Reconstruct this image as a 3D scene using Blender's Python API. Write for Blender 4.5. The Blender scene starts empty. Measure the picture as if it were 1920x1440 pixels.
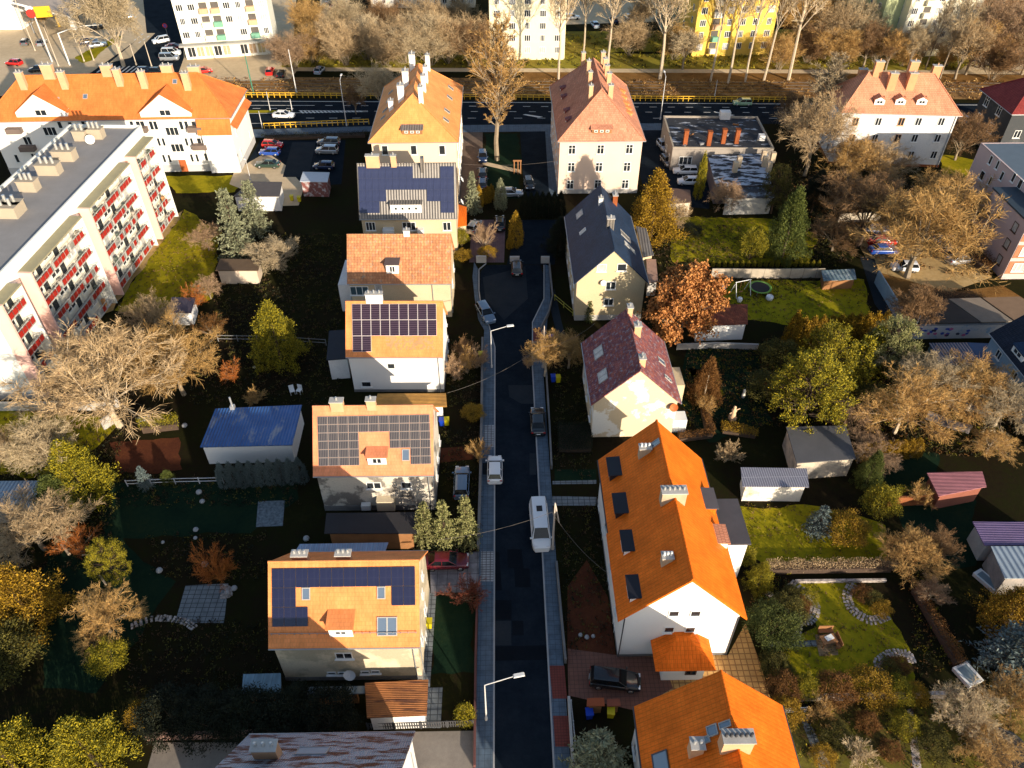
import bpy, math, random
import numpy as np
from mathutils import Vector, Matrix
R = math.radians
rnd = random.Random(11)
sc = bpy.context.scene
COL = sc.collection
# ---------------------------------------------------------------- camera
FPX, PITCH, YAW, ROLL, CH = 1436.5, R(41.533), R(.7686), R(-.1238), 66.0
fh = Vector((math.sin(YAW), math.cos(YAW), 0)); rt = Vector((math.cos(YAW), -math.sin(YAW), 0)); up = Vector((0, 0, 1))
FW = fh*math.cos(PITCH) - up*math.sin(PITCH); uu = fh*math.sin(PITCH) + up*math.cos(PITCH)
RT = rt*math.cos(ROLL) + uu*math.sin(ROLL); UP = uu*math.cos(ROLL) - rt*math.sin(ROLL)
cd = bpy.data.cameras.new('camera'); cam = bpy.data.objects.new('camera', cd); COL.objects.link(cam)
cd.sensor_width = 36; cd.lens = FPX/1920*36; cd.clip_end = 3000; cd.clip_start = 1
cam.matrix_world = Matrix(((RT.x, UP.x, -FW.x, 0), (RT.y, UP.y, -FW.y, 0), (RT.z, UP.z, -FW.z, CH), (0, 0, 0, 1)))
sc.camera = cam
CAMP = Vector((0, 0, CH))
# ---------------------------------------------------------------- light
SUN_EL, SUN_AZ = R(15.0), R(147.5)          # azimuth clockwise from +Y
w = bpy.data.worlds.new('World'); sc.world = w; w.use_nodes = True
nt = w.node_tree; bg = nt.nodes['Background']
sky = nt.nodes.new('ShaderNodeTexSky'); sky.sky_type = 'NISHITA'; sky.sun_disc = False
sky.sun_elevation = SUN_EL; sky.sun_rotation = SUN_AZ; sky.altitude = 200; sky.dust_density = 1.2
nt.links.new(sky.outputs[0], bg.inputs[0]); bg.inputs[1].default_value = 0.13
sl = bpy.data.lights.new('sun', 'SUN'); sl.energy = 5.0; sl.angle = R(.5); sl.color = (1, .86, .68)
so = bpy.data.objects.new('sun', sl); COL.objects.link(so)
sd = Vector((math.sin(SUN_AZ)*math.cos(SUN_EL), math.cos(SUN_AZ)*math.cos(SUN_EL), math.sin(SUN_EL)))
so.rotation_euler = sd.to_track_quat('Z', 'Y').to_euler(); so.location = (60, -90, 120)
vs = sc.view_settings; vs.view_transform = 'Standard'; vs.look = 'None'; vs.exposure = 0.72; vs.gamma = 1; vs.use_curve_mapping = False
cy = sc.cycles; cy.max_bounces = 5; cy.diffuse_bounces = 3; cy.glossy_bounces = 2; cy.transmission_bounces = 2; cy.transparent_max_bounces = 4
cy.use_denoising = True; cy.caustics_reflective = False; cy.caustics_refractive = False; cy.sample_clamp_indirect = 4

def G(px, py, z=0.0):
    """the point of the photographed place at height z seen at pixel (px, py) of the 1920 px photo"""
    d = FW + RT*((px-960)/FPX) + UP*((720-py)/FPX)
    return CAMP + d*((z-CH)/d.z)
def ray(px, py): return FW + RT*((px-960)/FPX) + UP*((720-py)/FPX)

# ---------------------------------------------------------------- materials
def lin(h):
    h = h.lstrip('#'); o = []
    for i in (0, 2, 4):
        c = int(h[i:i+2], 16)/255; o.append(c/12.92 if c < .04045 else ((c+.055)/1.055)**2.4)
    return (*o, 1)
class NB:
    def __init__(s, name):
        s.m = bpy.data.materials.new(name); s.m.use_nodes = True; s.t = s.m.node_tree
        s.b = s.t.nodes['Principled BSDF']
    def n(s, typ, **kw):
        x = s.t.nodes.new('ShaderNode'+typ)
        for k, v in kw.items():
            if k.startswith('i_'): x.inputs[k[2:].replace('_', ' ')].default_value = v
            else: setattr(x, k, v)
        return x
    def l(s, a, b): s.t.links.new(a, b)
    def mix(s, fac, a, b, typ='MIX'):
        x = s.t.nodes.new('ShaderNodeMix'); x.data_type = 'RGBA'; x.blend_type = typ
        for i, v in ((0, fac), (6, a), (7, b)):
            if hasattr(v, 'type') and hasattr(v, 'is_output'): s.l(v, x.inputs[i])
            else: x.inputs[i].default_value = v
        return x.outputs[2]
    def math(s, op, a, b=None, c=None):
        x = s.t.nodes.new('ShaderNodeMath'); x.operation = op
        for i, v in enumerate((a, b, c)):
            if v is None: continue
            if hasattr(v, 'is_output'): s.l(v, x.inputs[i])
            else: x.inputs[i].default_value = v
        return x.outputs[0]
    def ramp(s, fac, stops):
        x = s.t.nodes.new('ShaderNodeValToRGB'); e = x.color_ramp.elements
        e[0].position, e[0].color = stops[0]; e[1].position, e[1].color = stops[-1]
        for p, c in stops[1:-1]: q = e.new(p); q.color = c
        s.l(fac, x.inputs[0]); return x.outputs[0]
    def uv(s): return s.n('UVMap').outputs[0]
    def obj(s): return s.n('TexCoord').outputs['Object']
    def geo(s): return s.n('NewGeometry').outputs['Position']
    def noise(s, co, sc_, det=4, rough=.6):
        x = s.n('TexNoise', i_Scale=sc_, i_Detail=det, i_Roughness=rough); s.l(co, x.inputs['Vector']); return x.outputs[0]
    def bump(s, h, dist=.05, st=.6):
        x = s.n('Bump', i_Strength=st, i_Distance=dist); s.l(h, x.inputs['Height']); s.l(x.outputs[0], s.b.inputs['Normal'])
    def fin(s, col, rough=.8, metal=0, spec=.4):
        if hasattr(col, 'is_output'): s.l(col, s.b.inputs['Base Color'])
        else: s.b.inputs['Base Color'].default_value = col
        if hasattr(rough, 'is_output'): s.l(rough, s.b.inputs['Roughness'])
        else: s.b.inputs['Roughness'].default_value = rough
        s.b.inputs['Metallic'].default_value = metal; s.b.inputs['Specular IOR Level'].default_value = spec
        return s.m
def c4(c, k=1): return (min(1, c[0]*k), min(1, c[1]*k), min(1, c[2]*k), 1)
MATS = {}
def cached(f):
    def g(name, *a, **k):
        if name not in MATS: MATS[name] = f(name, *a, **k)
        return MATS[name]
    return g
@cached
def plain(name, c, rough=.75, var=.25, sc_=.8, bump=0, metal=0, fine=9, spec=.35):
    m = NB(name); co = m.geo()
    a = m.noise(co, sc_, 5); b = m.noise(co, fine, 3)
    f = m.math('MULTIPLY_ADD', a, .65, m.math('MULTIPLY', b, .35))
    col = m.ramp(f, [(.25, c4(c, 1-var)), (.75, c4(c, 1+var))])
    if bump: m.bump(b, bump)
    return m.fin(col, rough, metal, spec)
@cached
def stain(name, c, c2, sc_=.5, thr=.5, soft=.06, rough=.85, var=.12, stretch=1):
    """two colours in large ragged patches (worn plaster, peeling paint, mossy felt)"""
    m = NB(name); uv = m.uv(); mp = m.n('Mapping'); mp.inputs['Scale'].default_value = (1, stretch, 1); m.l(uv, mp.inputs[0])
    a = m.noise(mp.outputs[0], sc_, 7, .62); f = m.noise(uv, 6, 3)
    x = m.ramp(a, [(thr-soft, c4(c)), (thr+soft, c4(c2))])
    v = m.ramp(f, [(.2, (1-var, 1-var, 1-var, 1)), (.8, (1+var, 1+var, 1+var, 1))])
    return m.fin(m.mix(1.0, x, v, 'MULTIPLY'), rough)
@cached
def tile(name, c, c2, rough=.6, tw=.3, th=.36, mot=.5, big=.35, dirt=None, colgap=.0, bmp=.022, spec=.05, mort=.5):
    """roof tiles laid in rows along the slope, each its own tone"""
    m = NB(name); uv = m.uv()
    br = m.n('TexBrick', offset=.5, i_Scale=1, i_Mortar_Size=.02)
    br.inputs['Color1'].default_value = c4(c); br.inputs['Color2'].default_value = c4(c2); br.inputs['Mortar'].default_value = c4(c, mort)
    br.inputs['Brick Width'].default_value = tw; br.inputs['Row Height'].default_value = th; br.inputs['Bias'].default_value = -.2+mot*.4
    m.l(uv, br.inputs['Vector'])
    sx = m.n('SeparateXYZ'); m.l(uv, sx.inputs[0])
    row = m.math('FRACT', m.math('DIVIDE', sx.outputs[1], th)); colf = m.math('FRACT', m.math('DIVIDE', sx.outputs[0], tw))
    hump = m.math('SINE', m.math('MULTIPLY', colf, math.pi))
    h = m.math('ADD', m.math('MULTIPLY', row, -.7), m.math('MULTIPLY', hump, .55))
    m.bump(h, bmp, .8)
    n = m.noise(uv, big, 5)
    v = m.ramp(n, [(.25, (.72, .72, .72, 1)), (.75, (1.2, 1.2, 1.2, 1))])
    col = m.mix(1.0, br.outputs['Color'], v, 'MULTIPLY')
    mp = m.n('Mapping'); mp.inputs['Scale'].default_value = (2.6, .5, 1); m.l(uv, mp.inputs[0])
    sn = m.noise(mp.outputs[0], 1.0, 6, .7); col = m.mix(1.0, col, m.ramp(sn, [(.30, (.84, .82, .80, 1)), (.56, (1.03, 1.03, 1.03, 1))]), 'MULTIPLY')
    dk = m.noise(uv, .9, 7, .75); col = m.mix(m.ramp(dk, [(.60, (0, 0, 0, 1)), (.74, (.45, .45, .45, 1))]), col, c4(c, .35))
    if colgap:
        g = m.ramp(colf, [(0, (1-colgap,)*3+(1,)), (.25, (1, 1, 1, 1))]); col = m.mix(1.0, col, g, 'MULTIPLY')
    if dirt:
        dn = m.noise(uv, dirt[1], 6, .7); f = m.ramp(dn, [(dirt[2], (0, 0, 0, 1)), (dirt[2]+.12, (1, 1, 1, 1))])
        col = m.mix(f, col, c4(dirt[0]))
    return m.fin(col, rough, 0, spec)
@cached
def seam(name, c, gap=.5, rough=.45, metal=.0, depth=.5, var=.15, patch=None, axis=0, spec=.5):
    """standing-seam or corrugated sheet, ribs running down the slope"""
    m = NB(name); uv = m.uv(); sx = m.n('SeparateXYZ'); m.l(uv, sx.inputs[0])
    f = m.math('FRACT', m.math('DIVIDE', sx.outputs[axis], gap))
    wv = m.math('SINE', m.math('MULTIPLY', f, math.pi*2)); m.bump(wv, .04, .8)
    n = m.noise(uv, .6, 6); col = m.ramp(n, [(.3, c4(c, 1-var)), (.7, c4(c, 1+var))])
    ln = m.ramp(f, [(.0, (1-depth,)*3+(1,)), (.18, (1, 1, 1, 1))]); col = m.mix(1.0, col, ln, 'MULTIPLY')
    if patch:
        mp = m.n('Mapping'); mp.inputs['Scale'].default_value = patch[3] if len(patch) > 3 else (1, 1, 1); m.l(uv, mp.inputs[0])
        pn = m.noise(mp.outputs[0], patch[1], 7, .65); fa = m.ramp(pn, [(patch[2]-.04, (0, 0, 0, 1)), (patch[2]+.04, (1, 1, 1, 1))])
        col = m.mix(fa, col, c4(patch[0]))
    return m.fin(col, rough, metal, spec)
@cached
def grid(name, c, lc, gx, gy, lw=.05, rough=.8, var=.2, ox=0., oy=0., lwy=None, metal=0, spec=.4):
    """slabs, pavers, panel joints: lines every gx by gy metres"""
    m = NB(name); uv = m.uv(); sx = m.n('SeparateXYZ'); m.l(uv, sx.inputs[0])
    fs = []
    for o, g, l_ in ((0, gx, lw), (1, gy, lwy or lw)):
        f = m.math('FRACT', m.math('DIVIDE', sx.outputs[o], g)); fs.append(m.math('LESS_THAN', f, l_/g))
    line = m.math('MAXIMUM', fs[0], fs[1])
    n = m.noise(uv, 1.1, 5); cc = m.ramp(n, [(.25, c4(c, 1-var)), (.75, c4(c, 1+var))])
    return m.fin(m.mix(line, cc, c4(lc)), rough, metal, spec)
@cached
def ground(name, cols, sc_=.15, fine=2.5, rough=.95, bump=.06, mid=.5):
    m = NB(name); co = m.geo(); a = m.noise(co, sc_, 6, .6); b = m.noise(co, fine, 5, .7); d = m.noise(co, fine*7, 2)
    f = m.math('ADD', m.math('MULTIPLY', a, .5), m.math('ADD', m.math('MULTIPLY', b, .32), m.math('MULTIPLY', d, .18)))
    k = len(cols)-1
    col = m.ramp(f, [(mid-.17+.34*i/k, c4(c)) for i, c in enumerate(cols)]); m.bump(b, bump)
    return m.fin(col, rough, 0, .02)
@cached
def leaf(name, c, c2, rough=.75, trans=.0):
    m = NB(name); g = m.n('NewGeometry'); col = m.ramp(g.outputs['Random Per Island'], [(.1, c4(c)), (.9, c4(c2))])
    oi = m.n('ObjectInfo'); hs = m.n('HueSaturation'); m.l(col, hs.inputs['Color'])
    m.l(m.math('MULTIPLY_ADD', oi.outputs['Random'], .3, .85), hs.inputs['Value'])
    return m.fin(hs.outputs[0], rough, 0, .25)
def gloss(name, c, rough=.15, metal=0, spec=.5, coat=0):
    if name in MATS: return MATS[name]
    m = NB(name); MATS[name] = m.fin(c4(c), rough, metal, spec)
    if coat: m.b.inputs['Coat Weight'].default_value = coat; m.b.inputs['Coat Roughness'].default_value = .08
    return MATS[name]

# ---------------------------------------------------------------- mesh building
class MB:
    def __init__(s): s.v = []; s.f = []; s.m = []; s.sm = []
    def add(s, vs, fs, m=0, sm=False):
        o = len(s.v); s.v += [tuple(p) for p in vs]
        for f in fs: s.f.append([o+i for i in f]); s.m.append(m); s.sm.append(sm)
        return s
    def poly(s, pts, m=0): return s.add(pts, [list(range(len(pts)))], m)
    def prism(s, pts, z0, z1, m=0, mt=None):
        n = len(pts); z0s = z0 if isinstance(z0, (list, tuple)) else [z0]*n; z1s = z1 if isinstance(z1, (list, tuple)) else [z1]*n
        if sum(pts[i][0]*pts[(i+1) % n][1]-pts[(i+1) % n][0]*pts[i][1] for i in range(n)) < 0:
            pts = pts[::-1]; z0s = z0s[::-1]; z1s = z1s[::-1]
        v = [(p[0], p[1], z) for p, z in zip(pts, z0s)]+[(p[0], p[1], z) for p, z in zip(pts, z1s)]
        s.add(v, [list(range(n))[::-1]]+[[i, (i+1) % n, n+(i+1) % n, n+i] for i in range(n)], m)
        s.poly([(p[0], p[1], z) for p, z in zip(pts, z1s)], m if mt is None else mt); return s
    def box(s, c, d, rot=0, m=0, taper=1, mt=None):
        """c = centre of the base, d = full sizes"""
        ca, sa = math.cos(rot), math.sin(rot)
        def q(x, y, z): return (c[0]+x*ca-y*sa, c[1]+x*sa+y*ca, c[2]+z)
        hx, hy = d[0]/2, d[1]/2; t = taper
        v = [q(-hx, -hy, 0), q(hx, -hy, 0), q(hx, hy, 0), q(-hx, hy, 0), q(-hx*t, -hy*t, d[2]), q(hx*t, -hy*t, d[2]), q(hx*t, hy*t, d[2]), q(-hx*t, hy*t, d[2])]
        s.add(v, [[3, 2, 1, 0], [0, 1, 5, 4], [1, 2, 6, 5], [2, 3, 7, 6], [3, 0, 4, 7]], m)
        s.add(v[4:], [[0, 1, 2, 3]], m if mt is None else mt); return s
    def tube(s, p, q, r0, r1=None, n=6, m=0, cap=True, sm=True):
        p, q = Vector(p), Vector(q); r1 = r0 if r1 is None else r1; d = (q-p).normalized()
        a = d.orthogonal().normalized(); b = d.cross(a); v = []
        for c, r in ((p, r0), (q, r1)):
            v += [c+(a*math.cos(2*math.pi*i/n)+b*math.sin(2*math.pi*i/n))*r for i in range(n)]
        s.add(v, [[i, (i+1) % n, n+(i+1) % n, n+i] for i in range(n)], m, sm)
        if cap: s.add(v, [list(range(n))[::-1], list(range(n, 2*n))], m)
        return s
    def path(s, pts, r, n=6, m=0):
        for a, b in zip(pts, pts[1:]): s.tube(a, b, r, r, n, m)
        return s
    def lathe(s, prof, c=(0, 0, 0), n=12, m=0, sm=True):
        v = []
        for r, z in prof: v += [(c[0]+r*math.cos(2*math.pi*i/n), c[1]+r*math.sin(2*math.pi*i/n), c[2]+z) for i in range(n)]
        k = len(prof); s.add(v, [[j*n+i, j*n+(i+1) % n, (j+1)*n+(i+1) % n, (j+1)*n+i] for j in range(k-1) for i in range(n)], m, sm)
        s.add(v, [list(range(n))[::-1], [(k-1)*n+i for i in range(n)]], m); return s
    def slab(s, pts, t, m=0, mb=None):
        """a sheet through pts (a plane outline) thickened downwards by t"""
        n = len(pts); P = [Vector(p) for p in pts]; nr = (P[1]-P[0]).cross(P[2]-P[0])
        if nr.z < 0: P = P[::-1]
        lo = [p-Vector((0, 0, t)) for p in P]
        s.poly(P, m); s.poly(lo[::-1], m if mb is None else mb)
        for i in range(n): s.poly([lo[i], lo[(i+1) % n], P[(i+1) % n], P[i]], m if mb is None else mb)
        return s
    def mesh(s, name, mats):
        me = bpy.data.meshes.new(name); me.from_pydata(s.v, [], s.f)
        mats = mats if isinstance(mats, (list, tuple)) else [mats]
        for m in mats: me.materials.append(m)
        me.polygons.foreach_set('material_index', s.m); me.polygons.foreach_set('use_smooth', s.sm)
        n = len(me.loops); li = np.empty(n, np.int32); me.loops.foreach_get('vertex_index', li)
        co = np.empty(len(me.vertices)*3); me.vertices.foreach_get('co', co); co = co.reshape(-1, 3)
        nm = np.empty(len(me.polygons)*3); me.polygons.foreach_get('normal', nm); nm = nm.reshape(-1, 3)
        lt = np.empty(len(me.polygons), np.int32); me.polygons.foreach_get('loop_total', lt)
        N = np.repeat(nm, lt, 0); P = co[li]
        U = np.stack([-N[:, 1], N[:, 0], np.zeros(n)], 1); l_ = np.linalg.norm(U, axis=1)
        flat = l_ < .05; U[flat] = (1, 0, 0); l_[flat] = 1; U /= l_[:, None]
        V = np.cross(N, U); V[flat] = (0, 1, 0)
        uvl = me.uv_layers.new(name='UVMap'); uvl.data.foreach_set('uv', np.stack([(P*U).sum(1), (P*V).sum(1)], 1).astype(np.float32).ravel())
        return me
    def obj(s, name, mats, parent=None, loc=None, rz=0):
        o = bpy.data.objects.new(name, s.mesh(name, mats)); COL.objects.link(o)
        if parent: o.parent = parent
        if loc is not None: o.location = loc
        if rz: o.rotation_euler.z = rz
        return o
def link(name, me, parent=None, loc=(0, 0, 0), rz=0, scale=None):
    o = bpy.data.objects.new(name, me); COL.objects.link(o); o.location = loc; o.rotation_euler.z = rz
    if parent: o.parent = parent
    if scale: o.scale = scale
    return o
def tag(o, label, cat, group=None):
    o['label'] = label; o['category'] = cat
    if group: o['group'] = group
    return o
def thing(name, label, cat, loc=(0, 0, 0), rz=0, group=None):
    o = bpy.data.objects.new(name, None); COL.objects.link(o); o.location = loc; o.rotation_euler.z = rz; o.empty_display_size = .5
    return tag(o, label, cat, group)
def sheet(name, px, m, z, world=False):
    pts = [(p[0], p[1], z) for p in px] if world else [G(x, y, z) for x, y in px]
    if name in ('lawn', 'flowerbed', 'verge', 'vegetable_bed'):      # ragged edges where turf meets soil
        q = []; rj = random.Random(len(pts)*7+int(abs(pts[0][0])*10)); n = len(pts)
        for i in range(n):
            a, b = Vector(pts[i]), Vector(pts[(i+1) % n]); k = min(40, max(1, int((b-a).length/.9))); nn = Vector((-(b-a).y, (b-a).x, 0)).normalized(); dr = 0
            for j in range(k):
                dr = dr*.7+rj.uniform(-.3, .3); q.append(tuple(a+(b-a)*(j/k)+nn*(dr if j else 0)))
        pts = q
    P = [Vector(p) for p in pts]; a = sum(P[i].x*P[(i+1) % len(P)].y-P[(i+1) % len(P)].x*P[i].y for i in range(len(P)))
    if a < 0: pts = pts[::-1]
    o = MB().poly(pts).obj(name, m); o['kind'] = 'structure'; return o
def raised(name, px, m, z0, z1, world=False):
    pts = [(p[0], p[1]) for p in px] if world else [tuple(G(x, y, z1))[:2] for x, y in px]
    o = MB().prism(pts, z0, z1).obj(name, m); o['kind'] = 'structure'; return o
# ---------------------------------------------------------------- shared materials
WHITE_FR = plain('window_white', (.75, .75, .72), .5, .05)
BROWN_FR = plain('window_brown', (.10, .05, .03), .6, .1)
GREY_FR = plain('window_grey', (.35, .34, .32), .5, .1)
GLASS = gloss('window_glass', (.02, .025, .03), .06, 0, .8)
GLASSW = plain('window_curtain', (.42, .42, .40), .3, .5, 3)
SKYGL = gloss('skylight_glass', (.10, .14, .20), .08, 0, .9)
ZINC = plain('zinc', (.38, .39, .40), .4, .15, metal=.5)
DARKMET = plain('dark_metal', (.06, .06, .065), .5, .2)
POT = plain('flue_metal', (.6, .6, .58), .3, .1, metal=.6)
PLAST = plain('chimney_plaster', (.58, .34, .19), .9, .15)
BRICKC = tile('chimney_brick', (.45, .14, .05), (.33, .09, .04), .9, .24, .08, .5, bmp=.01)
CONC = plain('concrete', (.42, .40, .37), .9, .25)
CONCD = plain('concrete_dark', (.16, .155, .15), .9, .3)
TIMB = plain('timber', (.28, .13, .05), .8, .3)
BLK = plain('rubber', (.018, .018, .02), .7, .2)
WINM = {}
def winmesh(w, h, nx, ny, fm, sill=True, gm=None):
    gm = gm or GLASS
    k = (round(w, 2), round(h, 2), nx, ny, fm.name, sill, gm.name)
    if k not in WINM:
        f = MB(); t = .09; d = .07
        def bar(x0, x1, z0, z1, d=d, y0=-.03): f.box(((x0+x1)/2, -(d/2)+y0+.03, z0), (x1-x0, d, z1-z0))
        bar(-w/2, -w/2+t, 0, h); bar(w/2-t, w/2, 0, h); bar(-w/2+t, w/2-t, 0, t); bar(-w/2+t, w/2-t, h-t, h)
        for i in range(1, nx): x = -w/2+w*i/nx; bar(x-.05, x+.05, t, h-t, d-.01)
        for j in range(1, ny): z = h*(.35+.3*j if ny == 2 else j/ny); bar(-w/2+t, w/2-t, z-.035, z+.035, d-.02)
        if sill: f.box((0, -.09, -.07), (w+.24, .2, .06))
        p = MB(); p.poly([(-w/2+.03, -.03, .03), (w/2-.03, -.03, .03), (w/2-.03, -.03, h-.03), (-w/2+.03, -.03, h-.03)])
        WINM[k] = (f.mesh('window', fm), p.mesh('pane', gm))
    return WINM[k]
def window(parent, loc, rz, w, h, nx=2, ny=1, fm=None, sill=True, gm=None, part='window'):
    a, b = winmesh(w, h, nx, ny, fm or WHITE_FR, sill, gm)
    f = link(part, a, parent, loc, rz); link('pane', b, f); return f
FACES = {'-v': ((0, -1), 0), '+u': ((1, 0), math.pi/2), '+v': ((0, 1), math.pi), '-u': ((-1, 0), -math.pi/2)}
class House:
    def __init__(s, name, label, cat, x, y, yaw, L, W, he, hr, roofm, wallm, hip=0, flat=False, group=None, ov=.4, gov=.25, th=.18,
                 gutter=True, base=None, parapet=.35, cap=None, ridge=True):
        s.__dict__.update(L=L, W=W, he=he, hr=hr, hip=hip, flat=flat, th=th, yaw=R(yaw), x=x, y=y)
        s.root = thing(name, label, cat, (x, y, 0), R(yaw), group)
        s.Mi = (Matrix.Translation((x, y, 0)) @ Matrix.Rotation(R(yaw), 4, 'Z')).inverted()
        if flat: ov = gov = 0
        s.l, s.w = L/2-gov, W/2-ov; l, w_ = s.l, s.w
        k = s.k = (hr-he)/(W/2); s.kh = (hr-he)/hip if hip else 0
        m = MB(); rect = [(-l, -w_), (l, -w_), (l, w_), (-l, w_)]
        if flat:
            m.prism(rect, 0, he); t = .25
            for a, b in (((-l, -w_), (l, -w_+t)), ((-l, w_-t), (l, w_)), ((-l, -w_+t), (-l+t, w_-t)), ((l-t, -w_+t), (l, w_-t))):
                m.prism([(a[0], a[1]), (b[0], a[1]), (b[0], b[1]), (a[0], b[1])], he-.05, he+parapet)
            s.wall = m.obj('wall', wallm, s.root)
            s.roof = MB().prism([(-l+t, -w_+t), (l-t, -w_+t), (l-t, w_-t), (-l+t, w_-t)], he+.004, he+.06).obj('roof', roofm, s.root)
            if cap:
                c = MB(); e = .06; zz = he+parapet
                for a, b in (((-l-e, -w_-e), (l+e, -w_+t)), ((-l-e, w_-t), (l+e, w_+e)), ((-l-e, -w_+t), (-l+t, w_-t)), ((l-t, -w_+t), (l+e, w_-t))):
                    c.prism([(a[0], a[1]), (b[0], a[1]), (b[0], b[1]), (a[0], b[1])], zz+.002, zz+.06)
                c.obj('coping', cap, s.root)
        else:
            if hip:
                m.prism(rect, 0, he-.16)
                z = he; top = [(-L/2, -W/2, z), (L/2, -W/2, z), (L/2, W/2, z), (-L/2, W/2, z), (-L/2+hip, 0, hr), (L/2-hip, 0, hr)]
                r = MB(); r.add(top, [[0, 1, 5, 4], [1, 2, 5], [2, 3, 4, 5], [3, 0, 4]])
                lo = [(p[0], p[1], z-.15) for p in top[:4]]
                for i in range(4): r.poly([lo[i], lo[(i+1) % 4], top[(i+1) % 4], top[i]])
                r.poly(lo[::-1])
                if ridge:
                    for a, b in ((4, 5), (0, 4), (3, 4), (1, 5), (2, 5)): r.tube(Vector(top[a])+Vector((0, 0, .01)), Vector(top[b])+Vector((0, 0, .01)), .11, n=6)
            else:
                ze = he+ov*k-th; zr = hr-th
                v = []
                for u in (-l, l): v += [(u, -w_, 0), (u, w_, 0), (u, w_, ze), (u, 0, zr), (u, -w_, ze)]
                m.add(v, [[4, 3, 2, 1, 0], [5, 6, 7, 8, 9], [0, 5, 9, 4], [2, 7, 6, 1], [4, 9, 8, 3], [3, 8, 7, 2]])
                r = MB()
                for sg in (-1, 1):
                    r.slab([(-L/2, sg*W/2, he), (L/2, sg*W/2, he), (L/2, 0, hr), (-L/2, 0, hr)], th)
                if ridge: r.tube((-L/2, 0, hr), (L/2, 0, hr), .12, n=6)
            s.wall = m.obj('wall', wallm, s.root); s.roof = r.obj('roof', roofm, s.root)
            if gutter:
                gm = ZINC if gutter is True else gutter
                for sg in (-1, 1):
                    MB().tube((-L/2, sg*(W/2+.05), he-.1), (L/2, sg*(W/2+.05), he-.1), .07, n=6).obj('gutter', gm, s.roof)
                    if hip: MB().tube((sg*(L/2+.05), -W/2, he-.1), (sg*(L/2+.05), W/2, he-.1), .07, n=6).obj('gutter', gm, s.roof)
        if base:
            b = MB(); e = .04; zb = base[1]
            for a, q in (((-l-e, -w_-e), (l+e, -w_)), ((-l-e, w_), (l+e, w_+e)), ((-l-e, -w_), (-l, w_)), ((l, -w_), (l+e, w_))):
                b.prism([(a[0], a[1]), (q[0], a[1]), (q[0], q[1]), (a[0], q[1])], -.02, zb)
            b.obj('plinth', base[0], s.root)
    def plane(s, f):
        if f == 'top': return Vector((0, 0, s.he+.06)), Vector((0, 0, 1))
        if f[0] == 'r':
            g = f[1:]; k = s.k if g in ('-v', '+v') else s.kh; o = FACES[g][0]
            p = Vector((o[0]*s.L/2, o[1]*s.W/2, s.he)); return p, Vector((o[0]*k, o[1]*k, 1)).normalized()
        o = FACES[f][0]; return Vector((o[0]*s.l, o[1]*s.w, 0)), Vector((o[0], o[1], 0))
    def hit(s, px, py, f):
        o = s.Mi @ CAMP; d = s.Mi.to_3x3() @ ray(px, py); p, n = s.plane(f)
        return o+d*((p-o).dot(n)/d.dot(n))
    def rz(s, f): return FACES[f[-2:]][1]
    def win(s, px, py, f, w=1.1, h=1.3, nx=2, ny=1, fm=None, sill=True, gm=None):
        p = s.hit(px, py, f); o = FACES[f][0]
        return window(s.root, (p.x+o[0]*.004, p.y+o[1]*.004, p.z-h/2), s.rz(f), w, h, nx, ny, fm, sill, gm)
    def wins(s, f, us, zs, w=1.1, h=1.4, nx=2, ny=1, fm=None, skip=(), gms=None, sill=True):
        o = FACES[f][0]; n = 0
        for z in zs:
            for u in us:
                n += 1
                if n in skip: continue
                p = (u, o[1]*(s.w+.004)) if o[0] == 0 else (o[0]*(s.l+.004), u)
                gm = GLASSW if gms and rnd.random() < gms else GLASS
                window(s.root, (p[0], p[1], z), s.rz(f), w, h, nx, ny, fm, sill, gm)
    def basis(s, f):
        """along the eave, and up the slope, for a roof face"""
        p, n = s.plane(f); o = FACES[f[1:]][0]; a = Vector((-o[1], o[0], 0)); u = n.cross(a)
        return (a, u, n) if u.z > 0 else (a, -u, n)
    def skylight(s, px, py, f, w=.8, h=1.2, gm=None, fm=None, name='skylight', n=1):
        p = s.hit(px, py, f); a, u, nn = s.basis(f); m = MB(); t = .08
        M = lambda x, y, z: p+a*x+u*y+nn*z
        def bx(x0, x1, y0, y1, z0, z1, mi): m.add([M(x, y, z) for z in (z0, z1) for x, y in ((x0, y0), (x1, y0), (x1, y1), (x0, y1))],
            [[3, 2, 1, 0], [4, 5, 6, 7], [0, 1, 5, 4], [1, 2, 6, 5], [2, 3, 7, 6], [3, 0, 4, 7]], mi)
        bx(-w/2, -w/2+t, -h/2, h/2, -.05, .1, 0); bx(w/2-t, w/2, -h/2, h/2, -.05, .1, 0); bx(-w/2+t, w/2-t, -h/2, -h/2+t, -.05, .098, 0); bx(-w/2+t, w/2-t, h/2-t, h/2, -.05, .098, 0)
        for i in range(1, n): x = -w/2+w*i/n; bx(x-.06, x+.06, -h/2+t, h/2-t, -.05, .097, 0)
        bx(-w/2+t, w/2-t, -h/2+t, h/2-t, -.05, .06, 1)
        return m.obj(name, [fm or GREY_FR, gm or SKYGL], s.roof)
    def solar(s, f, TL, TR, BL, nc, nr, mask, m, fr, gap=.03):
        A, B, C = s.hit(*TL, f), s.hit(*TR, f), s.hit(*BL, f); nn = s.plane(f)[1]
        ex, ey = (B-A)/nc, (C-A)/nr
        lx, ly = ex.length, ey.length; X, Y = ex/lx, ey/ly
        q = MB(); q.box((lx/2, ly/2, 0), (lx-gap, ly-gap, .04), 0, 1)
        e = .022; q.poly([(gap/2+e, gap/2+e, .043), (lx-gap/2-e, gap/2+e, .043), (lx-gap/2-e, ly-gap/2-e, .043), (gap/2+e, ly-gap/2-e, .043)], 0)
        me = q.mesh('solar_panel', [m, fr])
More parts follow.
